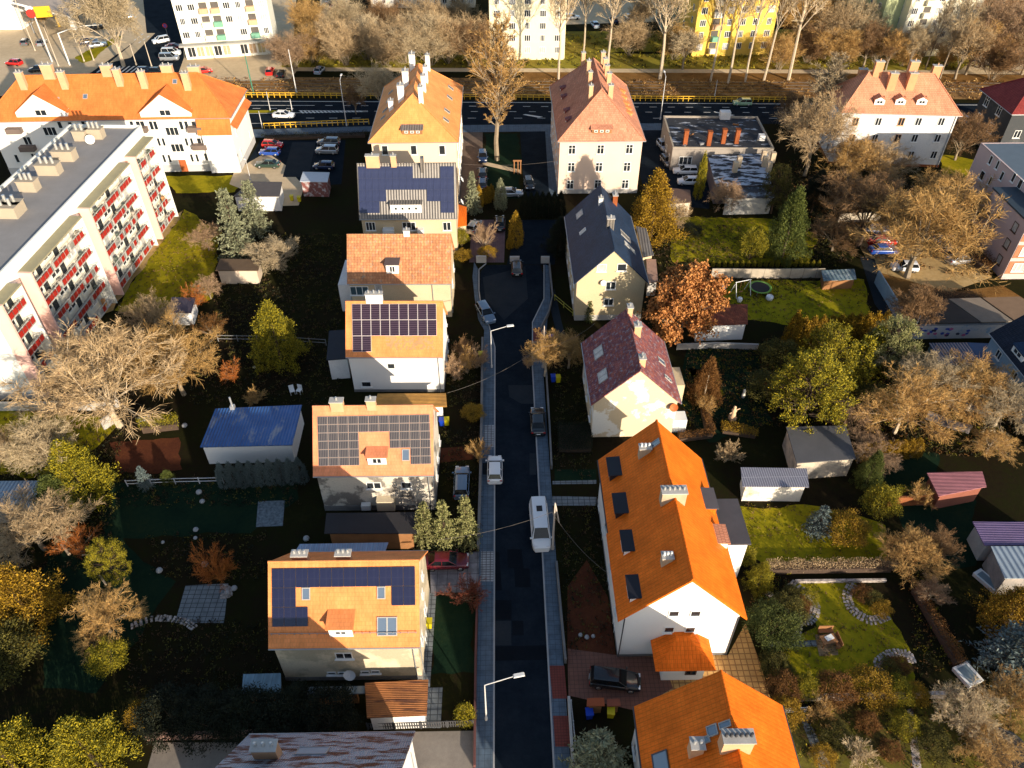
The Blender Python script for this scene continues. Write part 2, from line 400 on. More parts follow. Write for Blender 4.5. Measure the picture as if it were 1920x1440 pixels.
        # local frame: x along the row, y down the slope
        Z = X.cross(-Y)
        for (r, c) in mask:
            P = A+ex*c+ey*r+nn*.06
            o = link('solar_panel', me, s.roof)
            o.matrix_local = Matrix(((X.x, Y.x, nn.x, P.x), (X.y, Y.y, nn.y, P.y), (X.z, Y.z, nn.z, P.z), (0, 0, 0, 1)))
    def chimney(s, px, py, f, w, d, h, m=None, pots=2, cap=True, rot=0, pm=None):
        """base seen at (px, py) on roof face f; rises h above that point"""
        p = s.hit(px, py, f); c = MB(); c.box((p.x, p.y, p.z-.9), (w, d, h+.9), rot)
        if cap: c.box((p.x, p.y, p.z+h+.002), (w+.16, d+.16, .1), rot, 1)
        ca, sa = math.cos(rot), math.sin(rot)
        for i in range(pots):
            q = (i+.5)/pots-.5; dx = (w*q if w >= d else 0); dy = (0 if w >= d else d*q)
            c.tube((p.x+dx*ca-dy*sa, p.y+dx*sa+dy*ca, p.z+h+.09), (p.x+dx*ca-dy*sa, p.y+dx*sa+dy*ca, p.z+h+.5), .12, .1, 7, 2)
        return c.obj('chimney', [m or PLAST, CONC, pm or POT], s.roof)
    def dormer(s, px, py, f, w, hh, wallm, roofm, slope=.12, cheek=None, win=(1, 1), gable=0, over=.18, fm=None, gm=None, nwin=1, winz=None):
        """front foot of the dormer seen at (px, py) on roof face f"""
        p = s.hit(px, py, f); g = f[1:]; k = s.k if g in ('-v', '+v') else s.kh; rz = FACES[g][1]
        d = hh/(k-slope); m = MB()
        m.poly([(-w/2, 0, -.1), (w/2, 0, -.1), (w/2, 0, hh), (-w/2, 0, hh)], 0)
        for sg in (-1, 1): m.poly([(sg*w/2, 0, -.1), (sg*w/2, 0, hh), (sg*w/2, d, hh+slope*d)], 1)
        if gable: m.poly([(-w/2, 0, hh), (w/2, 0, hh), (0, 0, hh+gable)], 0)
        dm = m.obj('dormer', [wallm, cheek or wallm], s.root, p, rz)
        r = MB(); o = over
        if gable:
            dd = (hh+gable)/k
            for sg in (-1, 1):
                kk = gable/(w/2)
                r.slab([(sg*(w/2+o), -o, hh-kk*o+.06), (0, -o, hh+gable+.06), (0, dd+.1, hh+gable+.06), (sg*(w/2+o), hh/k+.2, hh-kk*o+.06)], .1)
        else:
            r.slab([(-w/2-o, -o, hh+.05-slope*o), (w/2+o, -o, hh+.05-slope*o), (w/2+o, d+.1, hh+slope*(d+.1)+.05), (-w/2-o, d+.1, hh+slope*(d+.1)+.05)], .1)
        r.obj('dormer_roof', roofm, dm)
        if win:
            for i in range(nwin):
                x = ((i+.5)/nwin-.5)*w*.86
                window(dm, (x, -.004, (winz if winz is not None else (hh-win[1])/2)), 0, win[0], win[1], 2 if win[0] > .7 else 1, 1, fm, False, gm)
        return dm
    def pipe(s, u, v, z1, z0=0, r=.06, m=None):
        return MB().tube((u, v, z0), (u, v, z1), r, n=6).obj('downpipe', m or ZINC, s.root)
    def dish(s, px, py, f, r=.4, m=None):
        p = s.hit(px, py, f); o = FACES[f[-2:]][0]; q = MB(); c = p+Vector((o[0]*.35, o[1]*.35, 0))
        ax = Vector((o[0], o[1], .5)).normalized(); a = ax.orthogonal().normalized(); b = ax.cross(a); n = 12
        ring = [[c+(a*math.cos(6.283*i/n)+b*math.sin(6.283*i/n))*r*q_+ax*(.35*q_*q_*r) for i in range(n)] for q_ in (.3, .7, 1)]
        v = [c]+ring[0]+ring[1]+ring[2]
        q.add(v, [[0, 1+i, 1+(i+1) % n] for i in range(n)]+[[1+j*n+i, 1+(j+1)*n+i, 1+(j+1)*n+(i+1) % n, 1+j*n+(i+1) % n] for j in (0, 1) for i in range(n)], 0, True)
        q.tube(p, c, .03, n=5); q.tube(c, c+ax*r*.9, .02, n=4)
        return q.obj('satellite_dish', m or plain('dish_white', (.7, .7, .68), .5, .05), s.root)
def shed(name, label, px4, z, roofm, wallm, h2=None, group=None, ov=.15, cat='shed', th=.12):
    """a low building; px4 = roof corners (front left, front right, back right, back left) seen at heights z (front) and h2 (back)"""
    h2 = z if h2 is None else h2; hs = [z, z, h2, h2]
    P = [G(*p, h) for p, h in zip(px4, hs)]; c = sum(P, Vector())/4
    root = thing(name, label, cat, (c.x, c.y, 0), 0, group); Q = [p-Vector((c.x, c.y, 0)) for p in P]
    roof = MB().slab(Q, th).obj('roof', roofm, root)
    f = 1-ov/max(.5, min((Q[1]-Q[0]).length, (Q[2]-Q[1]).length)*.5)
    MB().prism([(q.x*f, q.y*f) for q in Q], 0, [q.z-th-.01 for q in Q]).obj('wall', wallm, root)
    return root, Q
def wallrun(name, label, pts, h, m, t=.2, z0=0, world=False, cat='wall', group=None, capm=None, zs=0):
    """a wall or fence along ground points (pixels unless world)"""
    P = [Vector((p[0], p[1], 0)) if world else G(p[0], p[1], zs) for p in pts]; c = P[0]; b = MB(); k = MB()
    for a, e in zip(P, P[1:]):
        d = e-a; L = d.length; rz = math.atan2(d.y, d.x); mid = (a+e)/2-c
        b.box((mid.x, mid.y, z0), (L, t, h-z0), rz)
        if capm: k.box((mid.x, mid.y, h+.002), (L+.06, t+.1, .06), rz)
    o = b.obj(name, m); o.location = (c.x, c.y, 0); tag(o, label, cat, group)
    if capm: k.obj('coping', capm, o)
    return o
def fence(name, label, pts, h, m, post=2.2, rails=3, pm=None, group=None, mesh=None, gap=.16, zs=0):
    """posts with rails or pickets along ground points"""
    P = [G(p[0], p[1], zs) for p in pts]; c = P[0]; root = thing(name, label, 'fence', (c.x, c.y, 0), 0, group)
    r = MB(); ps = MB(); n = 0
    for a, e in zip(P, P[1:]):
        d = e-a; L = d.length; k = max(1, round(L/post)); u = d/L; rz = math.atan2(d.y, d.x); mid = (a+e)/2-c
        for i in range(k+1):
            q = a+u*(L*i/k)-c; ps.box((q.x, q.y, 0), (.09, .09, h+.05), rz)
        for j in range(rails):
            z = h*(j+1)/rails-.1; r.box((mid.x, mid.y, z), (L, .05, .08), rz)
        if mesh:
            nn = int(L/gap)
            for i in range(nn): q = a+u*(L*(i+.5)/nn)-c; r.box((q.x, q.y, .08), (gap*.55, .03, h-.1), rz)
    r.obj('rail', m, root); ps.obj('post', pm or m, root); return root
# ---------------------------------------------------------------- cars
CARM = {}
def carmeshes(kind, paint):
    k = (kind, paint.name)
    if k in CARM: return CARM[k]
    # L, W, H, belt, hood z, boot z, (rear glass foot, rear roof, front roof, windscreen foot) as fractions of L from the middle
    S = {'hatch': (4.0, 1.76, 1.48, .92, .88, .95, (-.47, -.40, .06, .27)), 'sedan': (4.6, 1.82, 1.44, .93, .9, .98, (-.40, -.25, .06, .25)),
         'suv': (4.4, 1.86, 1.66, 1.06, 1.02, 1.06, (-.48, -.42, .08, .26)), 'estate': (4.6, 1.8, 1.5, .94, .9, .97, (-.485, -.42, .05, .24)),
         'van': (5.9, 2.0, 2.25, 1.25, 1.15, 1.3, (-.495, -.485, .22, .345)), 'minivan': (4.5, 1.84, 1.82, 1.05, 1.0, 1.1, (-.49, -.46, .14, .32))}[kind]
    L, W, H, zb, zh, zt, (a, b, c, d) = S; h = W/2
    st = [(-.5, .84, zt*.78), (-.485, .95, zt*.97), (-.42, .99, zt), (a+.02, 1, max(zt, zb)), (0, 1, zb), (d, 1, zb+.01), (d+.05, .99, zh+.02), (.42, .95, zh-.05), (.475, .88, zh-.14), (.5, .74, zh-.28)]
    st = sorted({round(x[0], 3): x for x in st}.values()); m = MB(); V = []
    for x, wf, zz in st:
        ww = h*wf; half = [(ww*.9, .24), (ww, .42), (ww*.99, zz-.16), (ww*.93, zz-.04), (ww*.7, zz+.02)]
        V += [(x*L, y, z) for y, z in half]+[(x*L, 0, zz+.035)]+[(x*L, -y, z) for y, z in half[::-1]]
    n = 11; q = len(st)
    m.add(V, [[i*n+j, i*n+j+1, (i+1)*n+j+1, (i+1)*n+j] for i in range(q-1) for j in range(n-1)], 0, True)
    m.add(V, [list(range(n)), [(q-1)*n+i for i in range(n)][::-1]], 0); m.add(V, [[i*n, (i+1)*n, (i+1)*n+n-1, i*n+n-1] for i in range(q-1)], 1)
    rw = h*.70; bw = h*.90; g = MB()
    ring = lambda e, z0, z1: [(a*L-e*.2, -bw-e, z0), (d*L+e, -bw-e, z0), (d*L+e, bw+e, z0), (a*L-e*.2, bw+e, z0), (b*L, -rw-e, z1), (c*L, -rw-e, z1), (c*L, rw+e, z1), (b*L, rw+e, z1)]
    V = ring(0, zb-.02, H-.04); g.add(V, [[0, 1, 5, 4], [1, 2, 6, 5], [2, 3, 7, 6], [3, 0, 4, 7]])
    # painted roof with a soft crown, and pillars
    rs = [(b, .98), (b+.03, 1), ((b+c)/2, 1), (c-.03, 1), (c+.012, .96)]; V = []
    for x, f in rs: V += [(x*L, y*rw*1.04*f, H-.05+z) for y, z in ((-1, 0), (-.9, .04), (-.5, .06), (0, .065), (.5, .06), (.9, .04), (1, 0))]
    m.add(V, [[i*7+j, (i+1)*7+j, (i+1)*7+j+1, i*7+j+1] for i in range(4) for j in range(6)], 0, True)
    for sg in (-1, 1):
        for (x0, x1) in ((d*L, c*L), (a*L, b*L), (((a+d)/2-.02)*L, ((b+c)/2)*L)):
            m.tube((x0, sg*(bw+.0), zb-.03), (x1, sg*(rw+.0), H-.03), .05, .045, 4, 0, False)
        m.box((d*L-.1, sg*(h+.09), zb+.0), (.14, .2, .14), 0, 0)
    if kind == 'van':
        for sg in (-1, 1): m.poly([(a*L+.02, sg*(bw+.012), zb-.03), (.2*L, sg*(bw+.012), zb-.03), (.17*L, sg*(rw+.012), H-.05), (b*L, sg*(rw+.012), H-.05)], 0)
        m.poly([(a*L-.03, -bw, zb), (a*L-.03, bw, zb), (b*L-.03, rw, H-.05), (b*L-.03, -rw, H-.05)], 0); m.box((-.2*L, 0, H+.012), (.75, .62, .02), 0, 1)
    wm = MB(); wr = .33
    wm.lathe([(wr*.75, -.1), (wr, -.09), (wr, .09), (wr*.75, .1)], n=12)
    rm = MB(); rm.lathe([(wr*.2, -.105), (wr*.66, -.104), (wr*.66, .104), (wr*.2, .105)], n=10)
    hl = MB().box((0, 0, 0), (.16, .36, .14)); tl = MB().box((0, 0, 0), (.1, .26, .2))
    pl = MB().box((0, 0, 0), (.04, .5, .11))
    CARM[k] = dict(S=S, body=m.mesh('body', [paint, BLK]), glass=g.mesh('cabin_glass', gloss('car_glass', (.006, .008, .01), .12, 0, .35)), wheel=wm.mesh('wheel', BLK),
                   rim=rm.mesh('rim', gloss('rim_alloy', (.5, .5, .5), .3, .8)), head=hl.mesh('headlight', gloss('lamp_clear', (.7, .7, .72), .1, 0, .7)),
                   tail=tl.mesh('taillight', gloss('lamp_red', (.35, .01, .01), .15, 0, .6)), plate=pl.mesh('number_plate', WHITE_FR))
    return CARM[k]
PAINT = {n: gloss('paint_'+n, c, .22, mt, .5, .7) for n, c, mt in (('white', (.74, .75, .76), 0), ('black', (.012, .013, .015), 0), ('red', (.5, .015, .012), 0), ('blue', (.02, .07, .32), 0),
         ('silver', (.42, .44, .46), .5), ('grey', (.16, .17, .18), .4), ('navy', (.015, .03, .08), .2), ('green', (.03, .06, .045), .2), ('mint', (.32, .50, .30), .1), ('ice', (.36, .42, .5), .3), ('slateblue', (.12, .18, .26), .2), ('wine', (.14, .012, .02), .2))}
def car(px, py, ang, paint, kind, label, group=None, far=False, z=0):
    g = G(px, py, z); M = carmeshes(kind, PAINT[paint]); L, W = M['S'][0], M['S'][1]
    r = thing('delivery_van' if kind == 'van' else 'parked_car', label, 'van' if kind == 'van' else 'car', (g.x, g.y, z+.0), R(ang), group)
    link('body', M['body'], r); link('cabin_glass', M['glass'], r)
    for sx in (-.31, .31):
        for sg in (-1, 1):
            wl = link('wheel', M['wheel'], r, (sx*L, sg*(W/2-.11), .33)); wl.rotation_euler = (math.pi/2, 0, 0)
            if not far: link('rim', M['rim'], wl)
    zl = M['S'][4]-.24; zt = M['S'][5]-.26
    for sg in (-1, 1):
        link('headlight', M['head'], r, (L*.468, sg*W*.32, zl)); link('taillight', M['tail'], r, (-L*.487, sg*W*.39, zt))
    if not far: link('number_plate', M['plate'], r, (-L*.5-.01, 0, .55)); 
    return r
# ---------------------------------------------------------------- vegetation
rng = np.random.default_rng(5)
def nrm(a): return a/np.maximum(np.linalg.norm(a, axis=-1, keepdims=True), 1e-9)
class Cloud:
    def __init__(s): s.V = []; s.F = []; s.n = 0
    def quads(s, A, B, C, D):
        k = len(A); s.V.append(np.stack([A, B, C, D], 1).reshape(-1, 3)); s.F.append((np.arange(4*k)+s.n).reshape(-1, 4)); s.n += 4*k
    def blades(s, P, D, w, up=None):
        """thin tapering blades from P along D (length included)"""
        r = rng.normal(size=P.shape); sd = nrm(np.cross(D, r))*np.reshape(w, (-1, 1))*.5
        s.quads(P-sd, P+sd, P+D+sd*.35, P+D-sd*.35)
    def leaves(s, P, D, w):
        r = rng.normal(size=P.shape); sd = nrm(np.cross(D, r))*np.reshape(w, (-1, 1))*.5
        s.quads(P, P+D*.5+sd, P+D, P+D*.5-sd)
    def sticks(s, P, Q, r0, r1, n=4):
        D = nrm(Q-P); a = nrm(np.cross(D, np.where(np.abs(D[:, 2:3]) > .9, np.array([[1., 0, 0]]), np.array([[0, 0, 1.]])))); b = np.cross(D, a)
        r0 = np.reshape(np.broadcast_to(r0, len(P)), (-1, 1)); r1 = np.reshape(np.broadcast_to(r1, len(P)), (-1, 1))
        for i in range(n):
            t0, t1 = 2*math.pi*i/n, 2*math.pi*(i+1)/n
            e0 = a*math.cos(t0)+b*math.sin(t0); e1 = a*math.cos(t1)+b*math.sin(t1)
            s.quads(P+e0*r0, P+e1*r0, Q+e1*r1, Q+e0*r1)
    def mesh(s, name, norm=None):
        V = np.concatenate(s.V); F = np.concatenate(s.F)
        if norm is not None: V = V*norm
        me = bpy.data.meshes.new(name); me.vertices.add(len(V)); me.vertices.foreach_set('co', V.astype(np.float32).ravel())
        me.loops.add(F.size); me.loops.foreach_set('vertex_index', F.ravel().astype(np.int32))
        me.polygons.add(len(F)); me.polygons.foreach_set('loop_start', np.arange(0, F.size, 4, dtype=np.int32))
        me.update(); me.materials.append(None); return me
def kids(P, D, L, k, t0, ang, up, lr, jit=.25):
    """k children on every branch (start P, vector D*L)"""
    n = len(P); P = np.repeat(P, k, 0); D = np.repeat(D, k, 0); L = np.repeat(L, k)
    t = np.tile(np.linspace(t0, 1, k), n)+rng.normal(size=n*k)*.05; t = np.clip(t, .1, 1)
    a = nrm(np.cross(D, rng.normal(size=D.shape)))
    an = np.clip(rng.normal(ang, .22, n*k), .1, 1.6)[:, None]
    d = nrm(D*np.cos(an)+a*np.sin(an)+np.array([0, 0, up])+rng.normal(size=D.shape)*jit*.4)
    return P+D*(L*t)[:, None], d, L*lr*rng.uniform(.65, 1.15, n*k)*(1.15-.4*t)
def bare(style, seed):
    """a leafless tree, about 1 high and 1 wide: (trunk mesh, crown mesh)"""
    global rng; rng = np.random.default_rng(seed); T = Cloud(); C = Cloud(); A = np.array
    if style in ('vase', 'thicket'):
        th_ = style == 'thicket'; n = 17 if th_ else 13; P = A([[0, 0, 0.]])+rng.normal(size=(n, 3))*[.03, .03, 0]; az = rng.uniform(0, 6.283, n); an = rng.uniform(.1, .7 if th_ else .85, n)
        D = np.stack([np.sin(an)*np.cos(az), np.sin(an)*np.sin(az), np.cos(an)], 1); L = rng.uniform(.45, .7, n)
        T.sticks(P, P+D*L[:, None], .005 if th_ else .009, .003 if th_ else .005, 4); tw = .0032 if th_ else .007
        lv = [(8, .3, .5, .15, .55), (7, .2, .5, .1, .6), (6, .2, .6, .05, .7), (3, .2, .7, 0, .9)] if th_ else [(8, .25, .5, .15, .55), (7, .2, .5, .1, .55), (5, .2, .6, .05, .6)]
    elif style in ('poplar', 'plume'):
        pl_ = style == 'plume'; z = np.cumsum([0]+[.16]*6); pts = np.zeros((7, 3)); pts[:, 2] = z*.95; pts[1:, :2] = np.cumsum(rng.normal(size=(6, 2))*.008, 0)
        rr = np.linspace(.014, .003, 7); T.sticks(pts[:-1], pts[1:], rr[:-1], rr[1:], 6)
        n = 54 if pl_ else 24; t = np.linspace(.27 if pl_ else .42, .98, n); i = (t*6).astype(int).clip(0, 5); P = pts[i]+(pts[i+1]-pts[i])*(t*6-i)[:, None]
        az = np.arange(n)*2.4; an = (.62 if pl_ else .75)-.35*t+rng.normal(size=n)*.08
        D = np.stack([np.sin(an)*np.cos(az), np.sin(an)*np.sin(az), np.cos(an)], 1); L = (.30 if pl_ else .42)*(1.12-t)**.6*rng.uniform(.7, 1.2, n)*(np.minimum(1, (t-.2)*4) if pl_ else 1)
        T.sticks(P, P+D*L[:, None], .0022 if pl_ else .0045, .0012); tw = .0022 if pl_ else .003
        lv = [(6, .25, .55, .25, .5), (6, .25, .55, .2, .5), (5, .2, .6, .1, .75)]
    else:
        tr = {'spread': .26, 'round': .2, 'weep': .35, 'vee': .3}[style]
        pts = A([[0, 0, 0], [.005, .01, tr*.5], [0, 0, tr]]); T.sticks(pts[:-1], pts[1:], [.024, .019], [.019, .015], 7)
        n = 13; az = np.arange(n)*2.4+rng.normal(size=n)*.2; an = np.linspace(.12, {'spread': .98, 'round': 1.05, 'weep': 1.0, 'vee': .6}[style], n)
        P = np.tile(A([[0, 0, tr*.9]]), (n, 1))+rng.normal(size=(n, 3))*[.01, .01, .03]
        D = np.stack([np.sin(an)*np.cos(az), np.sin(an)*np.sin(az), np.cos(an)], 1); L = np.full(n, .4)*rng.uniform(.85, 1.15, n)
        M = P+D*(L*.5)[:, None]+[0, 0, .02]; T.sticks(P, M, .0065, .005, 5); T.sticks(M, P+D*L[:, None], .005, .003, 5); tw = .0030
        u = {'weep': -.15, 'vee': .3}.get(style, .16)
        lv = [(7, .35, .65, u, .62), (6, .3, .6, u*.6, .58), (5, .2, .6, u*.3-.02, .62), (5, .15, .65, -.3 if style == 'weep' else -.03, .95)]
    for i, (k, t0, an, u, lr) in enumerate(lv):
        P, D, L = kids(P, D, L, k, t0, an, u, lr)
        if i == 0: T.sticks(P, P+D*L[:, None], .003, .0016, 3)
        elif i == 1: C.blades(P, D*L[:, None], tw*1.15)
        else: C.blades(P, D*L[:, None], tw)
    V = np.concatenate(C.V); ext = np.array([1/max(.2, np.percentile(np.abs(V[:, :2]), 98)*2)]*2+[1/np.percentile(V[:, 2], 99.5)])
    return T.mesh('trunk', ext), C.mesh('crown', ext), (P, D, L, ext)
def stem(h, r=.03, limbs=0):
    T = Cloud(); A = np.array; T.sticks(A([[0, 0, 0.]]), A([[0, 0, h]]), r, r*.35, 6); return T
def clumps(C, cen, size, k, lw, ll, out, flat=0):
    """k leaves round each clump centre; out = outward unit directions"""
    n = len(cen); P = np.repeat(cen, k, 0)+rng.normal(size=(n*k, 3))*np.repeat(np.broadcast_to(size, n), k)[:, None]
    D = nrm(np.repeat(out, k, 0)*.9+rng.normal(size=(n*k, 3))*.6)*ll*rng.uniform(.6, 1.3, (n*k, 1))
    C.leaves(P, D, lw*rng.uniform(.7, 1.3, n*k))
def ever(style, seed):
    global rng; rng = np.random.default_rng(seed); C = Cloud(); T = stem(.85)
    if style == 'column':                       # narrow thuja
        n = 230; z = rng.uniform(.02, 1, n); az = rng.uniform(0, 6.283, n)
        r = .46*np.clip(np.minimum(1, z*6+.5)*(1-z**3.2), .02, 1)*rng.uniform(.72, 1, n)
        cen = np.stack([r*np.cos(az), r*np.sin(az), z*.95], 1); out = np.stack([.5*np.cos(az), .5*np.sin(az), np.full(n, 1.)], 1)
        clumps(C, cen, .042, 24, .028, .055, out)
    elif style == 'cone':                       # broad juniper / yew, ragged outline
        n = 720; z = rng.uniform(.03, 1, n)**1.15; az = rng.uniform(0, 6.283, n)
        lobe = 1+.22*np.sin(az*5+z*9)+.16*np.sin(az*9-z*17)
        r = .5*np.clip(np.minimum(1, z*5+.45)*(1-z)**.78, .02, 1)*lobe*rng.uniform(.6, 1, n)
        cen = np.stack([r*np.cos(az), r*np.sin(az), z*.97], 1); out = nrm(np.stack([np.cos(az), np.sin(az), np.full(n, .7)], 1))
        clumps(C, cen, .027, 30, .012, .029, out)
    elif style == 'spruce':
        P, D, L = [], [], []
        for i in range(16):
            zz = .06+.9*i/16; m = max(5, int(12*(1-i/17))); Rr = .5*(1-zz)**.85+.03
            for j in range(m):
                a = 6.283*(j+rng.uniform(0, .8))/m+i*.7; P.append([0, 0, zz+rng.normal()*.012]); D.append([math.cos(a), math.sin(a), -.22+.35*zz]); L.append(Rr*rng.uniform(.75, 1.1))
        P, D, L = np.array(P), nrm(np.array(D)), np.array(L); T.sticks(P, P+D*L[:, None], .005, .002, 3)
        k = 34; n = len(P); t = np.tile(np.linspace(.15, 1, k), n); Q = np.repeat(P, k, 0)+np.repeat(D*L[:, None], k, 0)*t[:, None]+rng.normal(size=(n*k, 3))*[.012, .012, .008]
        sd = nrm(np.cross(np.repeat(D, k, 0), [0, 0, 1.]))*rng.choice([-1, 1], n*k)[:, None]
        d = nrm(np.repeat(D, k, 0)*.6+sd*.7+rng.normal(size=(n*k, 3))*.3)*(.085*(1.15-.55*t))[:, None]
        C.leaves(Q, d, .021)
    elif style == 'pine':
        n = 150; z = .2+.8*rng.beta(1.3, 1.2, n); az = rng.uniform(0, 6.283, n); r = .5*np.sqrt(np.clip(1-((z-.5)/.56)**2, .02, 1))*np.sqrt(rng.uniform(.12, 1, n))*(1.15-.45*z)
        cen = np.stack([r*np.cos(az), r*np.sin(az), z*.96], 1); base = cen*[.2, .2, .8]; T.sticks(base, cen, .008, .003, 3)
        out = nrm(np.stack([np.cos(az), np.sin(az), np.full(n, .8)], 1))
        P = np.repeat(cen, 100, 0)+rng.normal(size=(n*100, 3))*.027
        D = nrm(np.repeat(out, 100, 0)*.7+rng.normal(size=(n*100, 3))*.8)*rng.uniform(.02, .042, (n*100, 1)); C.leaves(P, D, .009)
    else:                                       # round bushes
        n = 330; v = nrm(rng.normal(size=(n, 3))); v[:, 2] = np.abs(v[:, 2])*1.1-.12
        rr = rng.uniform(.72, 1, n)*(1+.16*np.sin(5*np.arctan2(v[:, 1], v[:, 0])+3*v[:, 2]))
        cen = np.stack([v[:, 0]*.46*rr, v[:, 1]*.46*rr, .42+v[:, 2]*.52*rr], 1); cen[:, 2] = np.clip(cen[:, 2], .03, 1)
        clumps(C, cen, .042, 32, .016, .036, v); T = Cloud(); A = np.array; T.sticks(np.zeros((5, 3)), cen[:5]*.8, .012, .005, 4)
    return T.mesh('trunk'), C.mesh('crown')
def leafy(seed):
    T, _, (P, D, L, ext) = bare('round', seed); C = Cloud(); k = 5; n = len(P)
    sel = rng.permutation(n)[:3200]; P, D, L = P[sel], D[sel], L[sel]; n = len(P)
    t = rng.uniform(0, 1, n*k); Q = np.repeat(P, k, 0)+np.repeat(D*L[:, None], k, 0)*t[:, None]+rng.normal(size=(n*k, 3))*.012
    C.leaves(Q, nrm(rng.normal(size=Q.shape))*.03, .022); return T, C.mesh('crown', ext)
BARK = plain('bark_grey', (.24, .19, .13), .9, .3, 2)
BARKP = plain('bark_pale', (.46, .37, .26), .9, .25, 2)
BARKD = plain('bark_dark', (.07, .045, .03), .9, .3, 2)
TW = {'tan': leaf('twig_tan', (.50, .36, .20), (.28, .19, .095)), 'gold': leaf('twig_gold', (.55, .34, .12), (.30, .17, .05)), 'brown': leaf('twig_brown', (.28, .16, .07), (.15, .085, .04)),
      'pale': leaf('twig_pale', (.52, .41, .25), (.31, .235, .135)), 'pink': leaf('twig_pink', (.42, .28, .16), (.25, .155, .09)), 'orange': leaf('twig_orange', (.50, .17, .03), (.32, .09, .02)),
      'red': leaf('twig_red', (.22, .06, .03), (.13, .035, .02)), 'russet': leaf('dead_leaf', (.45, .20, .06), (.24, .09, .025)),
      'yg': leaf('needle_yellow_green', (.34, .27, .012), (.055, .062, .007)), 'golden': leaf('needle_golden', (.42, .25, .015), (.10, .055, .008)), 'green': leaf('needle_green', (.10, .115, .02), (.04, .055, .012)),
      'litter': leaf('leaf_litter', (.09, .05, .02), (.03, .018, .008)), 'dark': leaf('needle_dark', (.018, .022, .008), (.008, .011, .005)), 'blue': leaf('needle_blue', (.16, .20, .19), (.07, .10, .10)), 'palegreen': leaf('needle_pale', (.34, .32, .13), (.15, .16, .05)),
      'ggrey': leaf('needle_grey_green', (.26, .27, .16), (.12, .13, .075)), 'rust': leaf('leaf_rust', (.20, .09, .02), (.09, .04, .012)), 'moss': leaf('leaf_olive', (.11, .095, .014), (.035, .033, .008))}
TREES = {}
def treemesh(var, mat, bark):
    k = (var, mat.name, bark.name)
    if k not in TREES:
        if var not in TREES:
            st, i = var
            if st in ('vase', 'thicket', 'poplar', 'plume', 'spread', 'round', 'weep', 'vee'): TREES[var] = bare(st, 31+i*7)[:2]
            elif st == 'leafy': TREES[var] = leafy(77)
            else: TREES[var] = ever(st, 50+i*5)
        a, b = TREES[var]; a, b = a.copy(), b.copy(); a.materials[0] = bark; b.materials[0] = mat; TREES[k] = (a, b)
    return TREES[k]
NV = {'vase': 3, 'thicket': 3, 'poplar': 3, 'plume': 1, 'spread': 4, 'round': 3, 'weep': 1, 'vee': 2, 'leafy': 1, 'column': 3, 'cone': 3, 'spruce': 3, 'pine': 3, 'bush': 4}
KIND = {'thicket': ('bushy_tree', 'tree'), 'vase': ('bare_shrub', 'shrub'), 'column': ('columnar_conifer', 'conifer'), 'cone': ('conifer_tree', 'conifer'), 'spruce': ('spruce_tree', 'conifer'), 'pine': ('pine_tree', 'conifer'), 'bush': ('evergreen_shrub', 'shrub'),
        'poplar': ('poplar_tree', 'tree'), 'leafy': ('brown_leaf_tree', 'tree'), 'plume': ('slender_tree', 'tree')}
cnt = [0]
def tree(px, py, st, h, w, mat, label, group=None, bark=None, z=0, n=None, lean=0):
    g = G(px, py, z); nm, cat = KIND.get(st, ('bare_tree', 'tree')); cnt[0] += 1
    v = (st, (cnt[0] if n is None else n) % NV[st]); a, b = treemesh(v, TW[mat], bark or (BARKD if nm in ('pine_tree', 'conifer_tree', 'spruce_tree', 'evergreen_shrub', 'columnar_conifer') else BARK))
    r = thing(nm, label, cat, (g.x, g.y, z), rnd.uniform(0, 6.28), group); r.scale = (w, w, h)
    if lean: r.rotation_euler.y = lean
    link('trunk', a, r); link('crown', b, r); return r
def hedgebox(name, label, px, z, m, group=None, z1=None, seed=1):
    """a clipped or loose hedge filling a ground outline: a twiggy mass of small leaves"""
    P = [G(*p, 0) for p in px]; c = sum(P, Vector())/len(P); r = thing(name, label, 'hedge', (c.x, c.y, 0), 0, group)
    q = np.array([[p.x-c.x, p.y-c.y] for p in P]); lo, hi = q.min(0), q.max(0); R_ = np.random.default_rng(seed)
    k = int(min(9000, max(900, (hi-lo).prod()*420))); pts = R_.uniform(lo, hi, (k, 2)); ok = np.zeros(k, bool); j = len(q)-1
    for i in range(len(q)):
        cross = (q[i, 1] > pts[:, 1]) != (q[j, 1] > pts[:, 1]); den = q[j, 1]-q[i, 1]
        xi = (q[j, 0]-q[i, 0])*(pts[:, 1]-q[i, 1])/(den if abs(den) > 1e-9 else 1e-9)+q[i, 0]; ok ^= cross & (pts[:, 0] < xi); j = i
    pts = pts[ok]; zz = z*np.sqrt(R_.uniform(.02, 1, len(pts)))*(1+.12*np.sin(pts[:, 0]*3)*np.cos(pts[:, 1]*2.3))
    C = Cloud(); Pn = np.column_stack([pts, zz]); D = nrm(R_.normal(size=Pn.shape)+[0, 0, .5])*R_.uniform(.10, .22, (len(Pn), 1)); C.leaves(Pn, D, .07)
    me = C.mesh('foliage'); me.materials[0] = TW[m]; link('foliage', me, r)
    b = MB().prism([(p.x-c.x, p.y-c.y) for p in P], 0, z*.5); b.v = [((x*.93, y*.93, zz_)) for x, y, zz_ in b.v]; b.obj('branches', BARKD, r); return r
